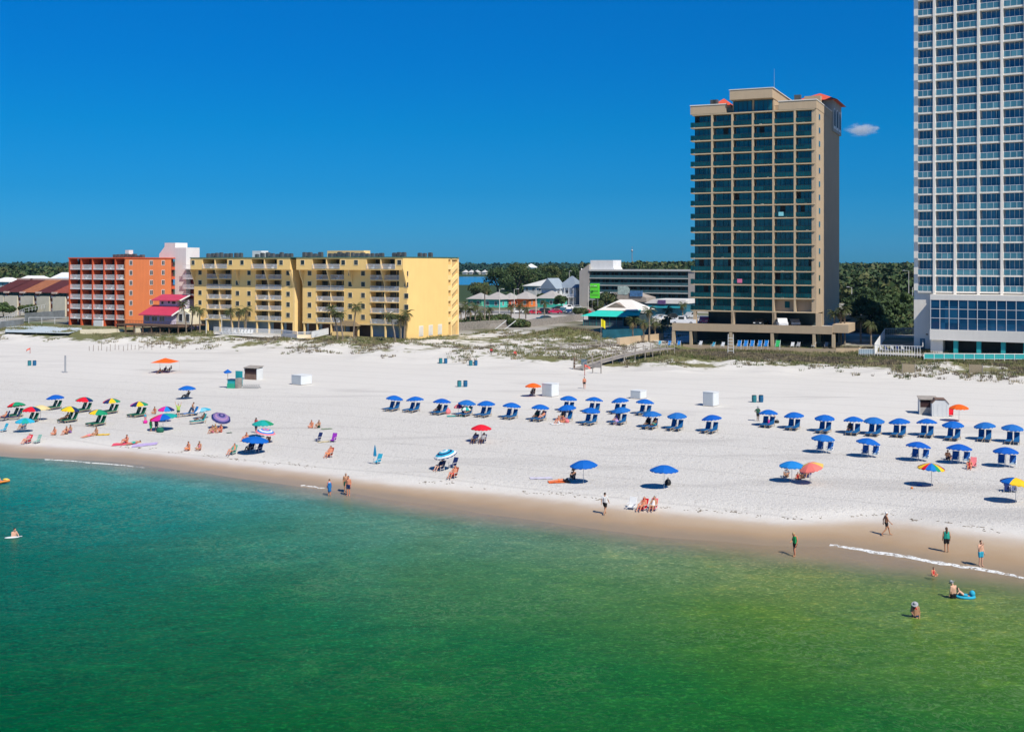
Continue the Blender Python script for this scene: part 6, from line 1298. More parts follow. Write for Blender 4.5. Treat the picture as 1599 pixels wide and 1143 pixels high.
POSE = dict(
 stand=pose(), walk=pose(LK=(.1, -.20, .52), LA=(.1, -.30, .09), LT=(.1, -.46, .05), RK=(-.1, .04, .49), RA=(-.1, .36, .15), RT=(-.1, .25, .03), LE=(.24, .14, 1.13), LW=(.24, .14, .9), RE=(-.24, -.08, 1.13), RW=(-.22, -.27, .95)),
 phone=pose(RE=(-.27, -.10, 1.18), RW=(-.10, -.24, 1.45)), look=pose(H=(0, -.12, 1.56), N=(0, -.04, 1.45), RE=(-.22, -.06, 1.14), RW=(-.10, -.25, 1.05), LK=(.08, -.1, .5), LA=(.08, -.05, .08), LT=(.09, -.2, .03)),
 armsup=pose(LE=(.30, 0, 1.62), LW=(.36, -.02, 1.88), RE=(-.30, 0, 1.62), RW=(-.36, -.02, 1.88)), hips=pose(LE=(.38, .1, 1.15), LW=(.18, -.02, 1.0), RE=(-.38, .1, 1.15), RW=(-.18, -.02, 1.0)),
 bend=pose(P=(0, .1, .9), C=(0, -.22, 1.06), N=(0, -.40, 1.08), H=(0, -.54, 1.04), LS=(.17, -.36, 1.07), RS=(-.17, -.36, 1.07), LE=(.2, -.42, .8), RE=(-.2, -.42, .8), LW=(.14, -.52, .55), RW=(-.14, -.52, .55), LH=(.09, .1, .88), RH=(-.09, .1, .88)),
 ground=pose(P=(0, 0, .13), C=(0, .08, .46), N=(0, .05, .64), H=(0, 0, .79), LS=(.175, .06, .60), RS=(-.175, .06, .60), LE=(.26, -.16, .42), RE=(-.26, -.16, .42), LW=(.14, -.38, .42), RW=(-.14, -.38, .42), LH=(.09, -.02, .12), RH=(-.09, -.02, .12), LK=(.15, -.40, .42), RK=(-.15, -.40, .42), LA=(.12, -.66, .07), RA=(-.12, -.66, .07), LT=(.13, -.80, .04), RT=(-.13, -.80, .04)),
 cross=pose(P=(0, 0, .13), C=(0, .02, .46), N=(0, -.01, .64), H=(0, -.07, .79), LS=(.175, 0, .60), RS=(-.175, 0, .60), LE=(.27, -.1, .36), RE=(-.27, -.1, .36), LW=(.18, -.3, .24), RW=(-.18, -.3, .24), LH=(.09, -.02, .12), RH=(-.09, -.02, .12), LK=(.34, -.30, .20), RK=(-.34, -.30, .20), LA=(-.06, -.42, .07), RA=(.08, -.36, .1), LT=(-.16, -.46, .05), RT=(.2, -.42, .06)),
 chair=pose(P=(0, .02, .34), C=(0, .22, .64), N=(0, .30, .82), H=(0, .30, .97), LS=(.175, .27, .77), RS=(-.175, .27, .77), LE=(.27, .10, .56), RE=(-.27, .10, .56), LW=(.27, -.14, .52), RW=(-.27, -.14, .52), LH=(.09, 0, .33), RH=(-.09, 0, .33), LK=(.13, -.42, .44), RK=(-.13, -.42, .46), LA=(.14, -.66, .09), RA=(-.12, -.70, .09), LT=(.15, -.78, .12), RT=(-.13, -.83, .12)),
 lounge=pose(P=(0, .12, .50), C=(0, .34, .78), N=(0, .44, .95), H=(0, .46, 1.10), LS=(.175, .41, .90), RS=(-.175, .41, .90), LE=(.28, .24, .70), RE=(-.28, .24, .70), LW=(.2, .0, .66), RW=(-.2, .0, .66), LH=(.09, .08, .48), RH=(-.09, .08, .48), LK=(.11, -.34, .56), RK=(-.11, -.34, .62), LA=(.11, -.76, .45), RA=(-.10, -.72, .45), LT=(.12, -.82, .56), RT=(-.11, -.78, .56)),
 lie=pose(P=(0, 0, .13), C=(0, .33, .15), N=(0, .52, .16), H=(0, .67, .17), LS=(.175, .46, .15), RS=(-.175, .46, .15), LE=(.33, .62, .08), RE=(-.33, .62, .08), LW=(.12, .76, .06), RW=(-.12, .76, .06), LH=(.09, -.03, .13), RH=(-.09, -.03, .13), LK=(.11, -.44, .10), RK=(-.11, -.44, .10), LA=(.12, -.86, .08), RA=(-.12, -.86, .08), LT=(.14, -.98, .05), RT=(-.14, -.98, .05)),
 float=pose(P=(0, 0, .18), C=(0, .26, .36), N=(0, .38, .50), H=(0, .44, .64), LS=(.17, .34, .47), RS=(-.17, .34, .47), LE=(.3, .5, .3), RE=(-.3, .5, .3), LW=(.2, .62, .16), RW=(-.2, .62, .16), LH=(.09, -.03, .16), RH=(-.09, -.03, .16), LK=(.11, -.40, .12), RK=(-.11, -.40, .12), LA=(.12, -.7, .1), RA=(-.12, -.7, .1), LT=(.14, -.78, .08), RT=(-.14, -.78, .08)))
def body_mesh(ps):
    p = POSE[ps]; mb = MB()
    cap(mb, p['LH'], .095, p['LS'].lerp(p['C'], .5), .10); cap(mb, p['RH'], .095, p['RS'].lerp(p['C'], .5), .10); cap(mb, p['P'], .12, p['C'], .13); cap(mb, p['LS'], .058, p['RS'], .058); cap(mb, p['C'], .10, p['N'], .055); cap(mb, p['N'], .05, p['H'], .055)
    up = (p['H']-p['N']).normalized(); fw = Vector((0, -1, 0)) if abs(up.y) < .8 else Vector((0, 0, -1)); fw = (fw-up*fw.dot(up)).normalized(); sd = up.cross(fw)
    mb.ball(p['H'], .10, 14, 10, M=Matrix((sd, fw, up)).transposed(), sq=(.80, .98, 1.14))
    mb.ball(p['H']+fw*.10-up*.015, .020, 6, 5); mb.ball(p['H']+fw*.065-up*.075, .04, 8, 6)
    for sg in (-1, 1): mb.ball(p['H']+sd*sg*.08-up*.01, .024, 6, 5)
    for s_ in 'LR':
        S, E, W = p[s_+'S'], p[s_+'E'], p[s_+'W']; cap(mb, S, .055, E, .042); cap(mb, E, .042, W, .028)
        d = (W-E).normalized(); sx_ = d.cross(Vector((1, .2, 0))).normalized(); nrm_ = d.cross(sx_)
        cap(mb, W, .026, W+d*.07, .034)
        for k, L in zip((-1.5, -.5, .5, 1.5), (.055, .07, .075, .06)): b = W+d*.085+sx_*k*.021; m1_ = b+d*L*.6; cap(mb, b, .013, m1_, .012, 6); cap(mb, m1_, .012, m1_+(d+nrm_*.6).normalized()*L*.5, .011, 6)
        b = W+d*.03+sx_*-.035; cap(mb, b, .014, b+(d*.6-sx_).normalized()*.055, .012, 6)
        Hh, K, A, T = p[s_+'H'], p[s_+'K'], p[s_+'A'], p[s_+'T']; cap(mb, Hh, .092, K, .058); k2 = K.lerp(A, .3); cap(mb, K, .056, k2, .055); cap(mb, k2, .055, A, .036); cap(mb, A, .038, T, .030)
    return mb
def outfit_mesh(ps, kind):
    p = POSE[ps]; mb = MB(); g = .018
    if kind in ('trunks', 'shorts'):
        f = .62 if kind == 'trunks' else .4
        cap(mb, p['LH'], .098+g, p['LH'].lerp(p['LK'], f), .080+g); cap(mb, p['RH'], .098+g, p['RH'].lerp(p['RK'], f), .080+g); cap(mb, p['P'], .11+g, p['P'].lerp(p['C'], .15), .11+g)
    elif kind in ('shirt', 'tank'):
        cap(mb, p['LH'].lerp(p['LS'], .1), .095+g, p['LS'].lerp(p['C'], .5), .10+g); cap(mb, p['RH'].lerp(p['RS'], .1), .095+g, p['RS'].lerp(p['C'], .5), .10+g); cap(mb, p['P'].lerp(p['C'], .2), .12+g, p['C'], .13+g); cap(mb, p['LS'].lerp(p['C'], .2), .058+g, p['RS'].lerp(p['C'], .2), .058+g)
        if kind == 'shirt':
            for s_ in 'LR': cap(mb, p[s_+'S'], .06+g, p[s_+'S'].lerp(p[s_+'E'], .6), .055+g)
    elif kind == 'dress':
        cap(mb, p['P'], .12+g, p['C'], .13+g); cap(mb, p['LH'], .11+g, p['LS'].lerp(p['C'], .5), .09+g); cap(mb, p['RH'], .11+g, p['RS'].lerp(p['C'], .5), .09+g); cap(mb, p['P'], .15, p['LK'].lerp(p['RK'], .5).lerp(p['P'], .2), .19, 14)
    elif kind == 'top': cap(mb, p['LS'].lerp(p['C'], .7), .10+g, p['RS'].lerp(p['C'], .7), .10+g)
    elif kind == 'brief': cap(mb, p['LH'], .094+g, p['RH'], .094+g)
    elif kind == 'swimsuit':
        cap(mb, p['LH'], .094+g, p['RH'], .094+g); cap(mb, p['P'], .12+g, p['C'], .13+g); cap(mb, p['LH'], .09+g, p['LS'].lerp(p['C'], .7), .09+g); cap(mb, p['RH'], .09+g, p['RS'].lerp(p['C'], .7), .09+g)
    else:
        up = (p['H']-p['N']).normalized(); fw = Vector((0, -1, 0)) if abs(up.y) < .8 else Vector((0, 0, -1)); fw = (fw-up*fw.dot(up)).normalized(); sd = up.cross(fw); M = Matrix((sd, fw, up)).transposed()
        if kind in ('hair', 'long_hair', 'cap', 'hat'):
            mb.ball(p['H']-fw*.022+up*.028, .103, 14, 10, M=M, sq=(.88, .95, 1.02))
        if kind == 'long_hair': cap(mb, p['H']-fw*.07, .08, p['N']-fw*.09-up*.12, .06)
        if kind == 'cap': mb.ball(p['H']+fw*.12+up*.055, .055, 10, 6, M=M, sq=(1.1, 1.2, .3))
        if kind == 'hat': mb.ball(p['H']+up*.05, .20, 16, 8, M=M, sq=(1, 1, .16)); mb.ball(p['H']+up*.09, .10, 12, 8, M=M)
    return mb
PC = {}
skins = [mat('skin_fair', (.62, .36, .25), .6, .08, 3), mat('skin_tan', (.46, .24, .14), .6, .08, 3), mat('skin_red', (.60, .24, .14), .6, .08, 3), mat('skin_dark', (.16, .08, .05), .6, .08, 3)]
hairs = [mat('hair_dark', (.025, .018, .014), .6, .2), mat('hair_brown', (.10, .055, .03), .6, .2), mat('hair_blond', (.42, .30, .15), .6, .2), mat('hair_grey', (.42, .41, .40), .6, .2)]
def person(p, ps, rot, sk, wear, label, scale=1.0, group=None, eyes=False):
    r = empty('person', p, rot, label, 'person', group); r.scale = (scale,)*3
    if ps not in PC: PC[ps] = blob('body', body_mesh(ps), .0125, skins[0], 2)
    b = PC[ps].copy(); b.materials[0] = skins[sk]; o = link('body', b, r)
    for kind, m in wear:
        k = (ps, kind)
        if k not in PC: PC[k] = blob(kind, outfit_mesh(ps, kind), .015, m, 2)
        c = PC[k].copy(); c.materials[0] = m; link('hair' if 'hair' in kind else kind, c, r)
    if eyes:
        q_ = POSE[ps]; up = (q_['H']-q_['N']).normalized(); fw = Vector((0, -1, 0)); fw = (fw-up*fw.dot(up)).normalized(); sd = up.cross(fw)
        for sg in (-1, 1): e = MB(); e.ball(q_['H']+fw*.088+sd*sg*.033+up*.012, .013, 6, 5); e.build('eye', hairs[0], r)
        e = MB(); e.ball(q_['H']+fw*.09-up*.055, .014, 8, 4, sq=(1.8, .6, .5)); e.build('mouth', mat('lips', (.35, .10, .09), .6), r)
    return r
W_ = lambda n, c: mat('wear_'+n, c, .8, .08, 3)
blk_ = W_('black', (.015, .015, .018)); whc = W_('white', (.72, .72, .72)); nvc = W_('navy', (.015, .03, .10)); blc = W_('blue', (.02, .16, .42)); cyc = W_('cyan', (.03, .35, .50)); grc = W_('green', (.03, .42, .12)); tlc = W_('teal', (.02, .36, .28)); rdc = W_('red', (.55, .03, .04)); pkc = W_('pink', (.70, .20, .25)); dgc = W_('dark_green', (.02, .09, .06)); lmc = W_('lime', (.38, .55, .10)); yec = W_('yellow', (.80, .60, .12)); gyc = W_('grey', (.35, .36, .38)); strw = W_('straw', (.55, .47, .33)); orc = W_('orange', (.75, .22, .04)); prc = W_('purple', (.30, .16, .42))
hd, hb_, hl_, hg_ = hairs
D = R
SP = [  # standing and walking people: feet px, py, pose, turn, skin, clothes, label
 (1384, 836, 'walk', 90, 1, [('top', blk_), ('shorts', blk_), ('cap', whc)], 'woman in a black bikini and white cap striding right on wet sand', 1.0),
 (1478, 862, 'stand', 170, 1, [('tank', tlc), ('trunks', blk_), ('long_hair', hb_)], 'woman with long hair, teal top and black shorts facing the hotels', 1.0),
 (1531.5, 884, 'phone', 20, 0, [('trunks', cyc), ('hair', hb_)], 'shirtless man in bright blue shorts raising a hand to his face', 1.0),
 (1241.5, 869, 'look', -70, 2, [('tank', grc), ('shorts', blk_), ('hair', hl_)], 'older bather in green top and black shorts looking down in the shallows', 1.0),
 (944.5, 803, 'walk', 150, 1, [('shirt', whc), ('trunks', blk_), ('hair', hd)], 'man in white T shirt and black shorts walking on wet sand', 1.0),
 (514.5, 775, 'look', 190, 2, [('top', whc), ('dress', blc), ('hair', hb_)], 'wader in a blue dress left of the couple at the waterline', .88),
 (540, 769, 'stand', 10, 1, [('trunks', dgc), ('hair', hg_)], 'man in dark green shorts standing behind another at the waterline', 1.0),
 (544, 774, 'stand', -15, 2, [('trunks', nvc), ('hair', hd)], 'sunburnt man in navy shorts at the waterline', 1.0),
 (912.5, 607, 'walk', 175, 2, [('shorts', blk_), ('hair', hb_)], 'red backed walker in dark shorts below the boardwalk', 1.0),
 (1183.5, 657.5, 'hips', 20, 3, [('shirt', dgc), ('trunks', blk_), ('hat', gyc)], 'dark clothed person in a hat at the left end of the right back row', 1.0),
 (1203.5, 657, 'bend', 60, 1, [('shirt', tlc), ('trunks', gyc), ('hair', hd)], 'person in teal shirt bending over a lounger', .95),
 (278.5, 652.5, 'armsup', 0, 0, [('shirt', lmc), ('shorts', dgc), ('hair', hb_)], 'person in lime shirt with both arms raised', 1.0),
 (235.5, 673.5, 'stand', 160, 1, [('dress', grc), ('hair', hb_)], 'child in a green dress by the tilted pink and teal umbrella', .78),
 (244, 673.5, 'look', 40, 1, [('shirt', nvc), ('trunks', nvc), ('hair', hd)], 'person in navy leaning beside the child in green', .9),
 (227, 659, 'stand', 0, 1, [('tank', cyc), ('trunks', pkc), ('hair', hb_)], 'child in blue and pink near the last green loungers', .65),
 (301, 649, 'look', 100, 1, [('trunks', nvc), ('hair', hb_)], 'shirtless person standing behind blue loungers left of the purple umbrella', 1.0)]
for a in SP:
    p = at(a[0], a[1]); p.z = h(p.x, p.y); person(p, a[2], D(a[3]), a[4], a[5], a[6], a[7], eyes=a[1] > 740)
# people in the water
def water_at(px, py): return at(px, py, 0.0)
p = water_at(1488.5, 934); person((p.x, p.y, -.68), 'look', D(200), 0, [('trunks', blk_), ('hat', gyc)], 'waist deep bather in a grey bucket hat seen from behind', 1.0)
p = water_at(1429, 964); person((p.x, p.y, -.80), 'look', D(-25), 1, [('top', rdc), ('brief', nvc), ('hat', gyc)], 'bather in a pale hat bending to the water, nearest the camera', 1.0)
p = water_at(1457, 899); person((p.x, p.y, .0), 'cross', D(20), 2, [('swimsuit', rdc), ('hair', hd)], 'small child in red sitting in the shallow water', .62)
p = water_at(22, 838); person((p.x, p.y, -.25), 'cross', D(60), 0, [('trunks', nvc), ('hair', hd)], 'swimmer on a white float in the green water at the left', 1.0)
m_ = MB(); m_.ball((0, 0, 0), 1, 16, 8, sq=(.52, .20, .06)); m_.box(.4, .68, -.04, .04, .02, .06); tag(m_.build('swim_float', WHI, smooth=True, loc=(p.x, p.y-.35, .04), rot=R(20)), 'thin white float under the swimmer at the left', 'float')
p = water_at(1503, 933); r = empty('swim_ring', (p.x+.15, p.y, .05), R(-10), 'turquoise inflatable float beside the man in the bucket hat', 'float')
m_ = MB()
for i in range(14): a0, a1 = 2*math.pi*i/14, 2*math.pi*(i+1)/14; cap(m_, (math.cos(a0)*.52, math.sin(a0)*.34, .02), .10, (math.cos(a1)*.52, math.sin(a1)*.34, .02), .10, 8)
o = bpy.data.objects.new('ring', blob('ring', m_, .04, CYA, 3)); sc.collection.objects.link(o); o.parent = r
m_ = MB(); m_.ball((.42, .05, .20), .22, 12, 8, sq=(.8, .9, .9)); m_.build('pillow', CYA, r, smooth=True)
person((p.x+.1, p.y+.1, .02), 'float', D(75), 0, [('trunks', cyc), ('hair', hd)], 'child leaning on the turquoise float', .72)
# kayak at the left edge
p = water_at(2, 756); r = empty('kayak', (p.x-.9, p.y, .05), R(8), 'orange and yellow kayak cut by the left edge of the view', 'kayak')
m_ = MB(); v = []; n = 16; 
for i in range(n+1):
    x = -1.6+3.2*i/n; w = .38*max(.02, 1-abs(x/1.6)**2.6); zt = .16+.20*abs(x/1.6)**2.2
    for a in range(8): t_ = math.pi*a/7; v.append((x, math.cos(t_)*w, zt-math.sin(t_)*(.22+.0*w)))
f = [(i*8+a, (i+1)*8+a, (i+1)*8+a+1, i*8+a+1) for i in range(n) for a in range(7)]+[(i*8+7, (i+1)*8+7, (i+1)*8, i*8) for i in range(n)]
m_.add(v, f); m_.build('hull', mat('kayak_orange', (.85, .25, .02), .35, .1, spec=.5), r, smooth=True); m_ = MB(); m_.ball((1.25, 0, .36), .28, 10, 6, sq=(1, .6, .35)); m_.build('bow', mat('kayak_yellow', (.85, .62, .10), .35, .1), r, smooth=True)
person((p.x-.35, p.y+.1, .05), 'cross', D(80), 0, [('shirt', PNK), ('hair', hd)], 'paddler in pink sitting in the orange kayak', .85)
# ---- seated and lying people (on the ground, in chairs)
def sitter(px, py, kind, sk, wear, label, chair=None, clabel=None, rot=None, dz=0, scale=1.0):
    p = at(px, py); p.z = h(p.x, p.y)+dz; rot = -TH+rng.uniform(-.2, .2) if rot is None else D(rot)
    if chair: seat('low', chair, white2 if clabel.startswith('white') else MATS['umbrella_pole'], (p.x, p.y, p.z), rot, clabel)
    if kind: person(p, kind, rot, sk, wear, label, scale)
sitter(1003.5, 797, 'chair', 2, [('top', rdc), ('brief', rdc), ('hair', hg_)], 'left of the two women in low chairs on the wet sand', RED, 'reddish low chair of the left woman on the wet sand')
sitter(1020, 797, 'chair', 1, [('swimsuit', whc), ('hair', hb_)], 'right of the two women in low chairs on the wet sand', PNK, 'pink low chair of the right woman on the wet sand')
sitter(986, 795, None, 0, [], '', WHI, 'white empty low chair left of the two women on wet sand')
sitter(895.5, 748, 'ground', 1, [('shorts', nvc), ('hat', blk_)], 'sitter in a wide black hat in the shade of the single blue umbrella')
sitter(873, 752, 'lie', 2, [('brief', orc), ('hair', hd)], 'sunbather lying on an orange towel beside the single blue umbrella', rot=-80)
sitter(514, 714, 'chair', 2, [('trunks', orc), ('hair', hd)], 'man in a reddish brown chair right of the purple chair', cloth('brick', (.42, .07, .03)), 'reddish brown reclined chair alone near the waterline')
sitter(496, 689, None, 0, [], '', NAV, 'empty navy chair left of the purple one'); sitter(520, 690, None, 0, [], '', cloth('violet', (.28, .03, .42)), 'empty purple chair right of the navy one'); sitter(589, 724, None, 0, [], '', CYA, 'light blue empty chair below the folded umbrella')
sitter(487, 668, 'cross', 2, [('brief', pkc), ('hair', hb_)], 'left sunbather of the pair sitting above the navy and purple chairs'); sitter(498, 668, 'ground', 1, [('trunks', dgc), ('hair', hb_)], 'right sunbather of the pair sitting above the navy and purple chairs')
sitter(741, 692, 'chair', 3, [('shirt', nvc), ('trunks', blk_), ('hair', hd)], 'left of two sitters in dark clothes under the red umbrella', NAV, 'left dark chair under the red umbrella'); sitter(754, 692, 'chair', 3, [('shirt', gyc), ('trunks', nvc), ('hair', hd)], 'right of two sitters under the red umbrella', NAV, 'right dark chair under the red umbrella')
sitter(687, 735, 'chair', 0, [('shirt', nvc), ('trunks', nvc), ('hair', hg_)], 'person in navy sitting under the teal and white ringed umbrella', NAV, 'navy chair under the teal and white ringed umbrella')
sitter(707, 730, None, 0, [], '', NAV, 'navy chair with its back to the reclining sunbather'); sitter(708, 746, 'chair', 2, [('trunks', rdc), ('hair', hb_)], 'reclining sunbather below the ringed umbrella', cloth('rust', (.35, .08, .05)), 'rust coloured chair below the ringed umbrella')
for a in [(86, 679, 'cross', 2, [('brief', blk_), ('hair', hb_)], 'bare backed sitter left of the couple on the left sand'), (104, 678, 'ground', 2, [('swimsuit', blk_), ('hair', hb_)], 'sitter in black beside a reclining one on the left sand'), (110, 676, 'ground', 1, [('trunks', prc), ('hair', hd)], 'right sitter of the couple on the left sand'),
          (137, 682, 'lie', 2, [('swimsuit', pkc), ('hair', hb_)], 'sunbather in pink lying left of the yellow towel'), (151, 679, 'cross', 1, [('brief', blk_), ('hair', hb_)], 'sitter beside the yellow towel'), (198, 691, 'ground', 2, [('top', rdc), ('hair', hb_)], 'sitter on the pink towel beside a lying companion'),
          (210, 692, 'lie', 1, [('trunks', tlc), ('hair', hd)], 'sunbather in teal lying right of the pink towel sitter'), (295, 702, 'cross', 2, [('trunks', orc), ('hair', hb_)], 'sunburnt man sitting near the waterline, left of the pair'), (312, 702, 'cross', 1, [('swimsuit', pkc), ('hair', hb_)], 'person in pink sitting near the waterline, right of the pair'),
          (337, 674, 'cross', 1, [('top', yec), ('brief', yec), ('hair', hl_)], 'woman in yellow sitting below the tipped purple umbrella'), (345, 675, 'ground', 2, [('swimsuit', rdc), ('hair', hb_)], 'sitter in red beside the woman in yellow'), (332, 676, 'ground', 1, [('trunks', pkc), ('hair', hd)], 'child in pink left of the woman in yellow'),
          (872, 661, 'ground', 2, [('trunks', whc), ('hair', hb_)], 'sitter on a white towel before the middle row'), (880, 660, 'cross', 2, [('top', pkc), ('hair', hb_)], 'second sitter on a white towel before the middle row'),
          (420, 690, 'cross', 1, [('top', rdc), ('hair', hb_)], 'sitter in striped red right of the big blue umbrella'), (400, 676, 'stand', 3, [('shirt', rdc), ('trunks', nvc), ('hair', hd)], 'person in dark red under the teal green umbrella'), (385, 688, 'ground', 2, [('trunks', pkc), ('hair', hb_)], 'sitter at the left rim of the big blue umbrella'),
          (1514, 732, 'ground', 2, [('swimsuit', rdc), ('hair', hb_)], 'child in red sitting left of the pink chair'), (1480, 717, 'ground', 3, [('trunks', nvc), ('hair', hd)], 'sitter in shade under the fourth umbrella of the right front row'), (1488, 716, 'lie', 1, [('shirt', nvc), ('hair', hd)], 'person lying in shade under the fourth umbrella of the right front row'),
          (250, 583, 'ground', 3, [('trunks', nvc), ('hair', hd)], 'left sitter in the shade of the orange canopy'), (257, 582, 'chair', 3, [('shirt', nvc), ('hair', hd)], 'middle sitter in the shade of the orange canopy'), (265, 581, 'chair', 3, [('shirt', blk_), ('hair', hd)], 'right sitter in the shade of the orange canopy')]:
    sitter(*a)
sitter(363, 709, 'chair', 2, [('swimsuit', tlc), ('hair', hd)], 'woman in a green chair left of the big blue umbrella', cloth('mint', (.15, .50, .38)), 'mint green chair left of the big blue umbrella')
sitter(43, 692, 'chair', 2, [('shirt', pkc), ('hair', hg_)], 'sitter in pink in the left of two chairs at the wet sand', RED, 'red low chair at the wet sand on the far left'); sitter(57, 691, None, 0, [], '', cloth('seafoam', (.30, .52, .45)), 'seafoam green empty chair at the wet sand on the far left')
sitter(36, 670, 'chair', 1, [('shirt', blc), ('hair', hd)], 'sitter in grey blue under the low light blue umbrella', cloth('grey_blue', (.14, .18, .34)), 'grey blue chair under the low light blue umbrella'); sitter(5, 674, None, 0, [], '', CYA, 'bright light blue chair at the far left edge')
sitter(390, 705, 'chair', 1, [('shirt', nvc), ('hair', hd)], 'sitter in navy under the front of the big blue umbrella', NAV, 'left navy chair under the big blue umbrella'); sitter(403, 706, None, 0, [], '', NAV, 'right navy chair under the big blue umbrella')
sitter(291, 622, 'chair', 3, [('trunks', blk_), ('hair', hd)], 'sitter in a dark chair under the lone blue umbrella', cloth('charcoal', (.04, .035, .035)), 'charcoal chair under the lone blue umbrella left of the kiosk', rot=-60)
sitter(313, 661, 'lounge', 3, [('trunks', gyc), ('hair', hd)], 'person reclining on a teal lounger below the pale blue umbrella', rot=-50); 
p = at(313, 661); seat('lounger', tealp, fr_wood, gnd(p.x, p.y), R(-50), 'teal lounger below the pale blue patterned umbrella')
p = at(291, 650); seat('lounger', cloth('slate', (.04, .09, .16)), fr_wood, gnd(p.x, p.y), R(-55), 'slate blue lounger beside the standing shirtless person'); p = at(298, 649); seat('lounger', BL2, fr_wood, gnd(p.x+.2, p.y), R(-48), 'light blue lounger beside the slate blue one')
sitter(832, 617, 'chair', 3, [('shirt', blk_), ('hair', hd)], 'attendant in a dark chair under the orange umbrella by the white box', cloth('maroon', (.10, .02, .02)), 'maroon chair under the orange umbrella by the white box'); sitter(1485, 650, None, 0, [], '', RED, 'red chair under the orange umbrella by the huts')
sitter(1229, 745, 'ground', 1, [('shirt', gyc), ('hair', hb_)], 'sitter in grey under the lighter blue umbrella'); sitter(1254, 747, 'ground', 3, [('shirt', nvc), ('hair', hd)], 'dark clothed sitter under the coral umbrella'); sitter(1246, 748, 'cross', 2, [('swimsuit', rdc), ('hair', hb_)], 'child in red in front of the coral umbrella', scale=.7); sitter(1261, 745, 'chair', 1, [('shirt', prc), ('hair', hd)], 'sitter in purple under the coral umbrella', PUR, 'purple chair under the coral umbrella')
sitter(1520, 730, None, 0, [], '', PNK, 'pink chair with red back left of the fifth front umbrella'); sitter(1573, 768, None, 0, [], '', NAV, 'left navy chair under the cut off rainbow umbrella'); sitter(1582, 768, None, 0, [], '', cloth('slate2', (.12, .16, .30)), 'right slate chair under the cut off rainbow umbrella')
sitter(101, 660, 'lounge', 3, [('trunks', blk_), ('hair', hd)], 'person in dark shorts reclining under the green and yellow umbrella'); sitter(4, 658, 'lounge', 2, [('trunks', nvc), ('hair', hb_)], 'sunbather on a lounger cut by the left edge', rot=-55)
p = at(6, 656); seat('lounger', NAV, fr_wood, gnd(p.x, p.y), R(-55), 'navy lounger at the left edge'); p = at(18, 655); seat('lounger', NAV, fr_wood, gnd(p.x+.4, p.y), R(-55), 'second navy lounger from the left edge')
sitter(242, 646, 'cross', 1, [('top', rdc), ('hair', hd)], 'sitter in dark red left of the small pink and blue umbrella')
def on_seat(key, i, sk, wear, label):
    q_ = off(LOUNGE_POS[key], (-.42 if i == 0 else .42)+.1, -.62); person(q_, 'lounge', -TH, sk, wear, label)
on_seat(('A', 2), 0, 3, [('trunks', nvc), ('hair', hd)], 'person lying on a lounger under the third umbrella of the middle row'); on_seat(('A', 3), 1, 1, [('shirt', dgc), ('hair', hd)], 'person on a lounger under the fourth umbrella of the middle row')
on_seat(('A', 6), 0, 3, [('shirt', dgc), ('hair', hd)], 'person in green on a lounger under the seventh umbrella of the middle row'); on_seat(('A', 6), 1, 2, [('trunks', gyc), ('hair', hb_)], 'companion on the right lounger under the seventh middle umbrella'); on_seat(('A', 7), 0, 1, [('swimsuit', blk_), ('hair', hb_)], 'person on a lounger under the eighth umbrella of the middle row')
on_seat(('A', 9), 0, 1, [('swimsuit', prc), ('hair', hd)], 'person on the lounger with the lilac towel'); on_seat(('A', 10), 0, 3, [('shirt', blk_), ('hair', hd)], 'left sunbather under the eleventh umbrella of the middle row'); on_seat(('A', 10), 1, 3, [('trunks', tlc), ('hair', hd)], 'right sunbather under the eleventh umbrella of the middle row')
on_seat(('C', 3), 0, 3, [('trunks', nvc), ('hair', hd)], 'dark haired person on a lounger under the fourth umbrella of the right back row')
def towel(px, py, c, label, w=.9, L=1.8, rot=-28.7, name='towel'):
    p = at(px, py); mb = MB(); n, k = 8, 4; v = []; Mx = Matrix.Rotation(R(rot), 3, 'Z')
    for i in range(n+1):
        for j in range(k+1): q_ = Mx @ Vector((w*(j/k-.5), L*(i/n-.5), 0)); x, y = p.x+q_.x, p.y+q_.y; v.append((x, y, h(x, y)+.05+.02*math.sin(i*2.1+j)))
    nv = len(v); v += [(x, y, z-.025) for x, y, z in v]
    f = [(i*(k+1)+j, i*(k+1)+j+1, (i+1)*(k+1)+j+1, (i+1)*(k+1)+j) for i in range(n) for j in range(k)]
    mb.add(v, f+[tuple(nv+q for q in g_[::-1]) for g_ in f]); tag(mb.build(name, c, smooth=True), label, 'towel')
for a in [(873, 753, cloth('towel_orange', (.80, .16, .03)), 'orange towel under the lying sunbather', .9, 1.9, -80), (845, 747, cloth('lilac', (.62, .60, .72)), 'pale lilac towel spread alone on the sand', .9, 2.0, -85), (195, 692, cloth('towel_pink', (.75, .10, .16)), 'hot pink towel of the waterline sitter', .9, 2.6, -85), (226, 694, cloth('lilac2', (.52, .42, .70)), 'purple and white towel near the waterline', 1.0, 2.6, -80),
          (160, 679, YEL, 'yellow towel at the left sand', .9, 1.5, -80), (508, 690, cloth('straw_towel', (.72, .62, .38)), 'straw coloured towel between the navy and purple chairs', .7, 1.6, -60), (712, 650, TEA, 'teal towel below the fourth umbrella of the middle row', .9, 2.2, -80), (870, 662, WHI, 'white towel before the middle row', 1.2, 1.6, -70),
          (510, 670, cloth('olive_towel', (.28, .36, .24)), 'olive towel right of the seated pair', .7, 1.2, -70), (1436, 758, BL2, 'light blue cloth lying by the rainbow umbrella shadow', .4, .6, 0), (358, 676, dg, 'small dark green bag right of the group in yellow and red', .4, .6, -60)]:
    towel(*a)
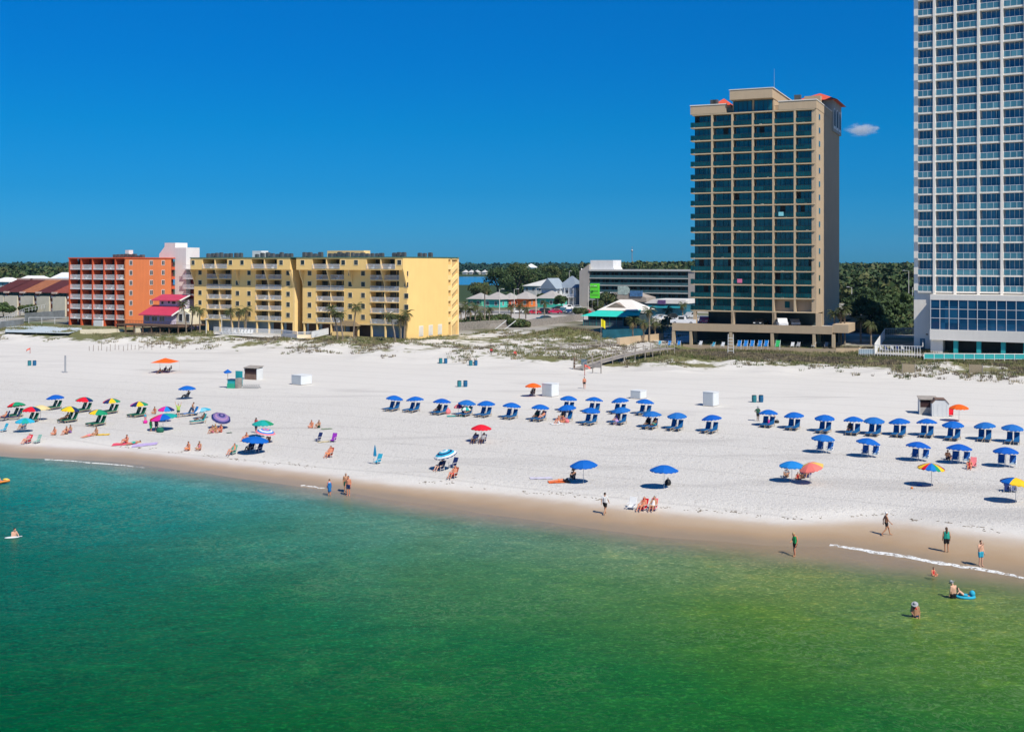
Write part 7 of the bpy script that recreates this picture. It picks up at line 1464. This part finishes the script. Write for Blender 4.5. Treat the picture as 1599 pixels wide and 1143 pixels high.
def bundle(px, py, c, label, s=.35, name='beach_bag', dz=0):
    p = at(px, py); r = empty(name, gnd(p.x, p.y, dz), rng.uniform(0, 3), label, 'bag'); m_ = MB(); m_.ball((0, 0, s*.5), s, 10, 7, sq=(1, .7, .8)); m_.build('sack', c, r, smooth=True); m_ = MB()
    for i in range(6): a0, a1 = math.pi*i/6, math.pi*(i+1)/6; m_.cyl((math.cos(a0)*s*.6, 0, s*1.1+math.sin(a0)*s*.5), (math.cos(a1)*s*.6, 0, s*1.1+math.sin(a1)*s*.5), s*.06, n=4)
    m_.build('handle', c, r)
for a in [(699.5, 646, PNK, 'pink bag below the third umbrella of the middle row', .5), (1043, 757, black, 'dark bag in the shade of the lone blue umbrella', .4), (1198, 661, MAG, 'magenta bag on a lounger of the right back row', .35), (961, 662, cloth('lilac_bag', (.45, .30, .58)), 'lilac towel heap hanging from a lounger', .45), (885, 660, PNK, 'coral towel heap beside the eighth middle lounger', .35), (227, 661, MAG, 'magenta bag near the child in blue and pink', .3), (1213, 660.5, black, 'small black cooler bag between the first two right back umbrellas', .28), (1424, 763, orc, 'pair of tan sandals by the rainbow shadow', .12), (250, 675, dg, 'green bag under the tilted pink and teal umbrella', .45), (306, 648, NAV, 'navy bag by the standing shirtless person', .3)]: bundle(*a)
# blue lounge chairs and a green one on the tan tower terrace, white ones at the yellow hotel pool
TM = Matrix.Rotation(-R(24), 3, 'Z')
for i, px in enumerate((1154, 1164, 1174, 1186, 1196)):
    p = at(px, 545, 3.5); p.z = 3.55; r = seat('high', BL2, white2, p, -R(24), f'{ORD[i]} blue chair from the left on the tan tower terrace', 'blue chairs on the tower terrace'); r.scale = (1.3, 1.3, 1.5)
p = at(1214, 546, 3.5); p.z = 3.55; seat('high', grc, white2, p, -R(24), 'single green chair on the tan tower terrace').scale = (1.5, 1.3, 1.6)
for i, (px, c) in enumerate(((1093, WHI), (1113, CYA), (1128, WHI), (1237, WHI), (1246, gyc), (1270, WHI), (1290, gyc), (1060, BL2), (1045, BL2), (1030, CYA))):
    p = at(px, 541 if px < 1100 else 543, 3.6); p.z = 3.6; seat('high', c, white2, p, -R(24)+rng.uniform(-.5, .5), f'{ORD[i]} scattered terrace seat from the left under the tan car deck' if px > 1070 else f'blue seat near the top of the boardwalk, {ORD[i-7]} from the right')
ld = MB(); p = at(1141, 549, 3.4)
for x in (-.55, .55): ld.cyl((x, 0, -.6), (x*.85, 0, 3.3), .07, n=6)
for k in range(5): ld.box(-.52, .52, -.03, .03, .1+k*.6, .22+k*.6)
tag(ld.build('white_ladder', white, loc=p, rot=-R(24)), 'white ladder like stand before the tan tower terrace wall', 'ladder')
p = Vector((0, 0, 0))
for i in range(9):
    p = at(350+i*5.2, 520.5+i*.15, 4.0); p.z = 3.9; seat('lounger', WHI, white2, p, R(-20), f'{ORD[i]} white lounger from the left on the pool terrace', 'white loungers on the hotel pool terrace')
p = at(1378, 552, 3.4)
for i, px in enumerate((1378, 1386, 1396, 1404, 1412)):
    p = at(px, 549, 3.4); p.z = 3.45; seat('lounger', NAV if i % 2 else gyc, white2, p, R(30), f'{ORD[i]} lounger from the left inside the white pool ramp railing')
for i, (px, py) in enumerate(((804, 556), (767, 560))):
    p = at(px, py); person(p, 'ground', R(20), 3 if i else 2, [('shirt', rdc), ('trunks', nvc), ('hair', hd)], ('person in red sitting on the dune path', 'person in red crouching at the dune edge')[i])
# a gentle haze
q = N('haze'); q.n.remove(q.b); vp = q.new('VolumePrincipled'); vp.inputs['Density'].default_value = .00003; vp.inputs['Color'].default_value = (.30, .68, 1, 1); vp.inputs['Anisotropy'].default_value = .2; q.l.new(vp.outputs[0], q.out.inputs['Volume'])
mb = MB(); mb.box(-4500, 4500, -4300, 5200, -8, 116); HZ = tag(mb.build('haze', q.m), kind='stuff')
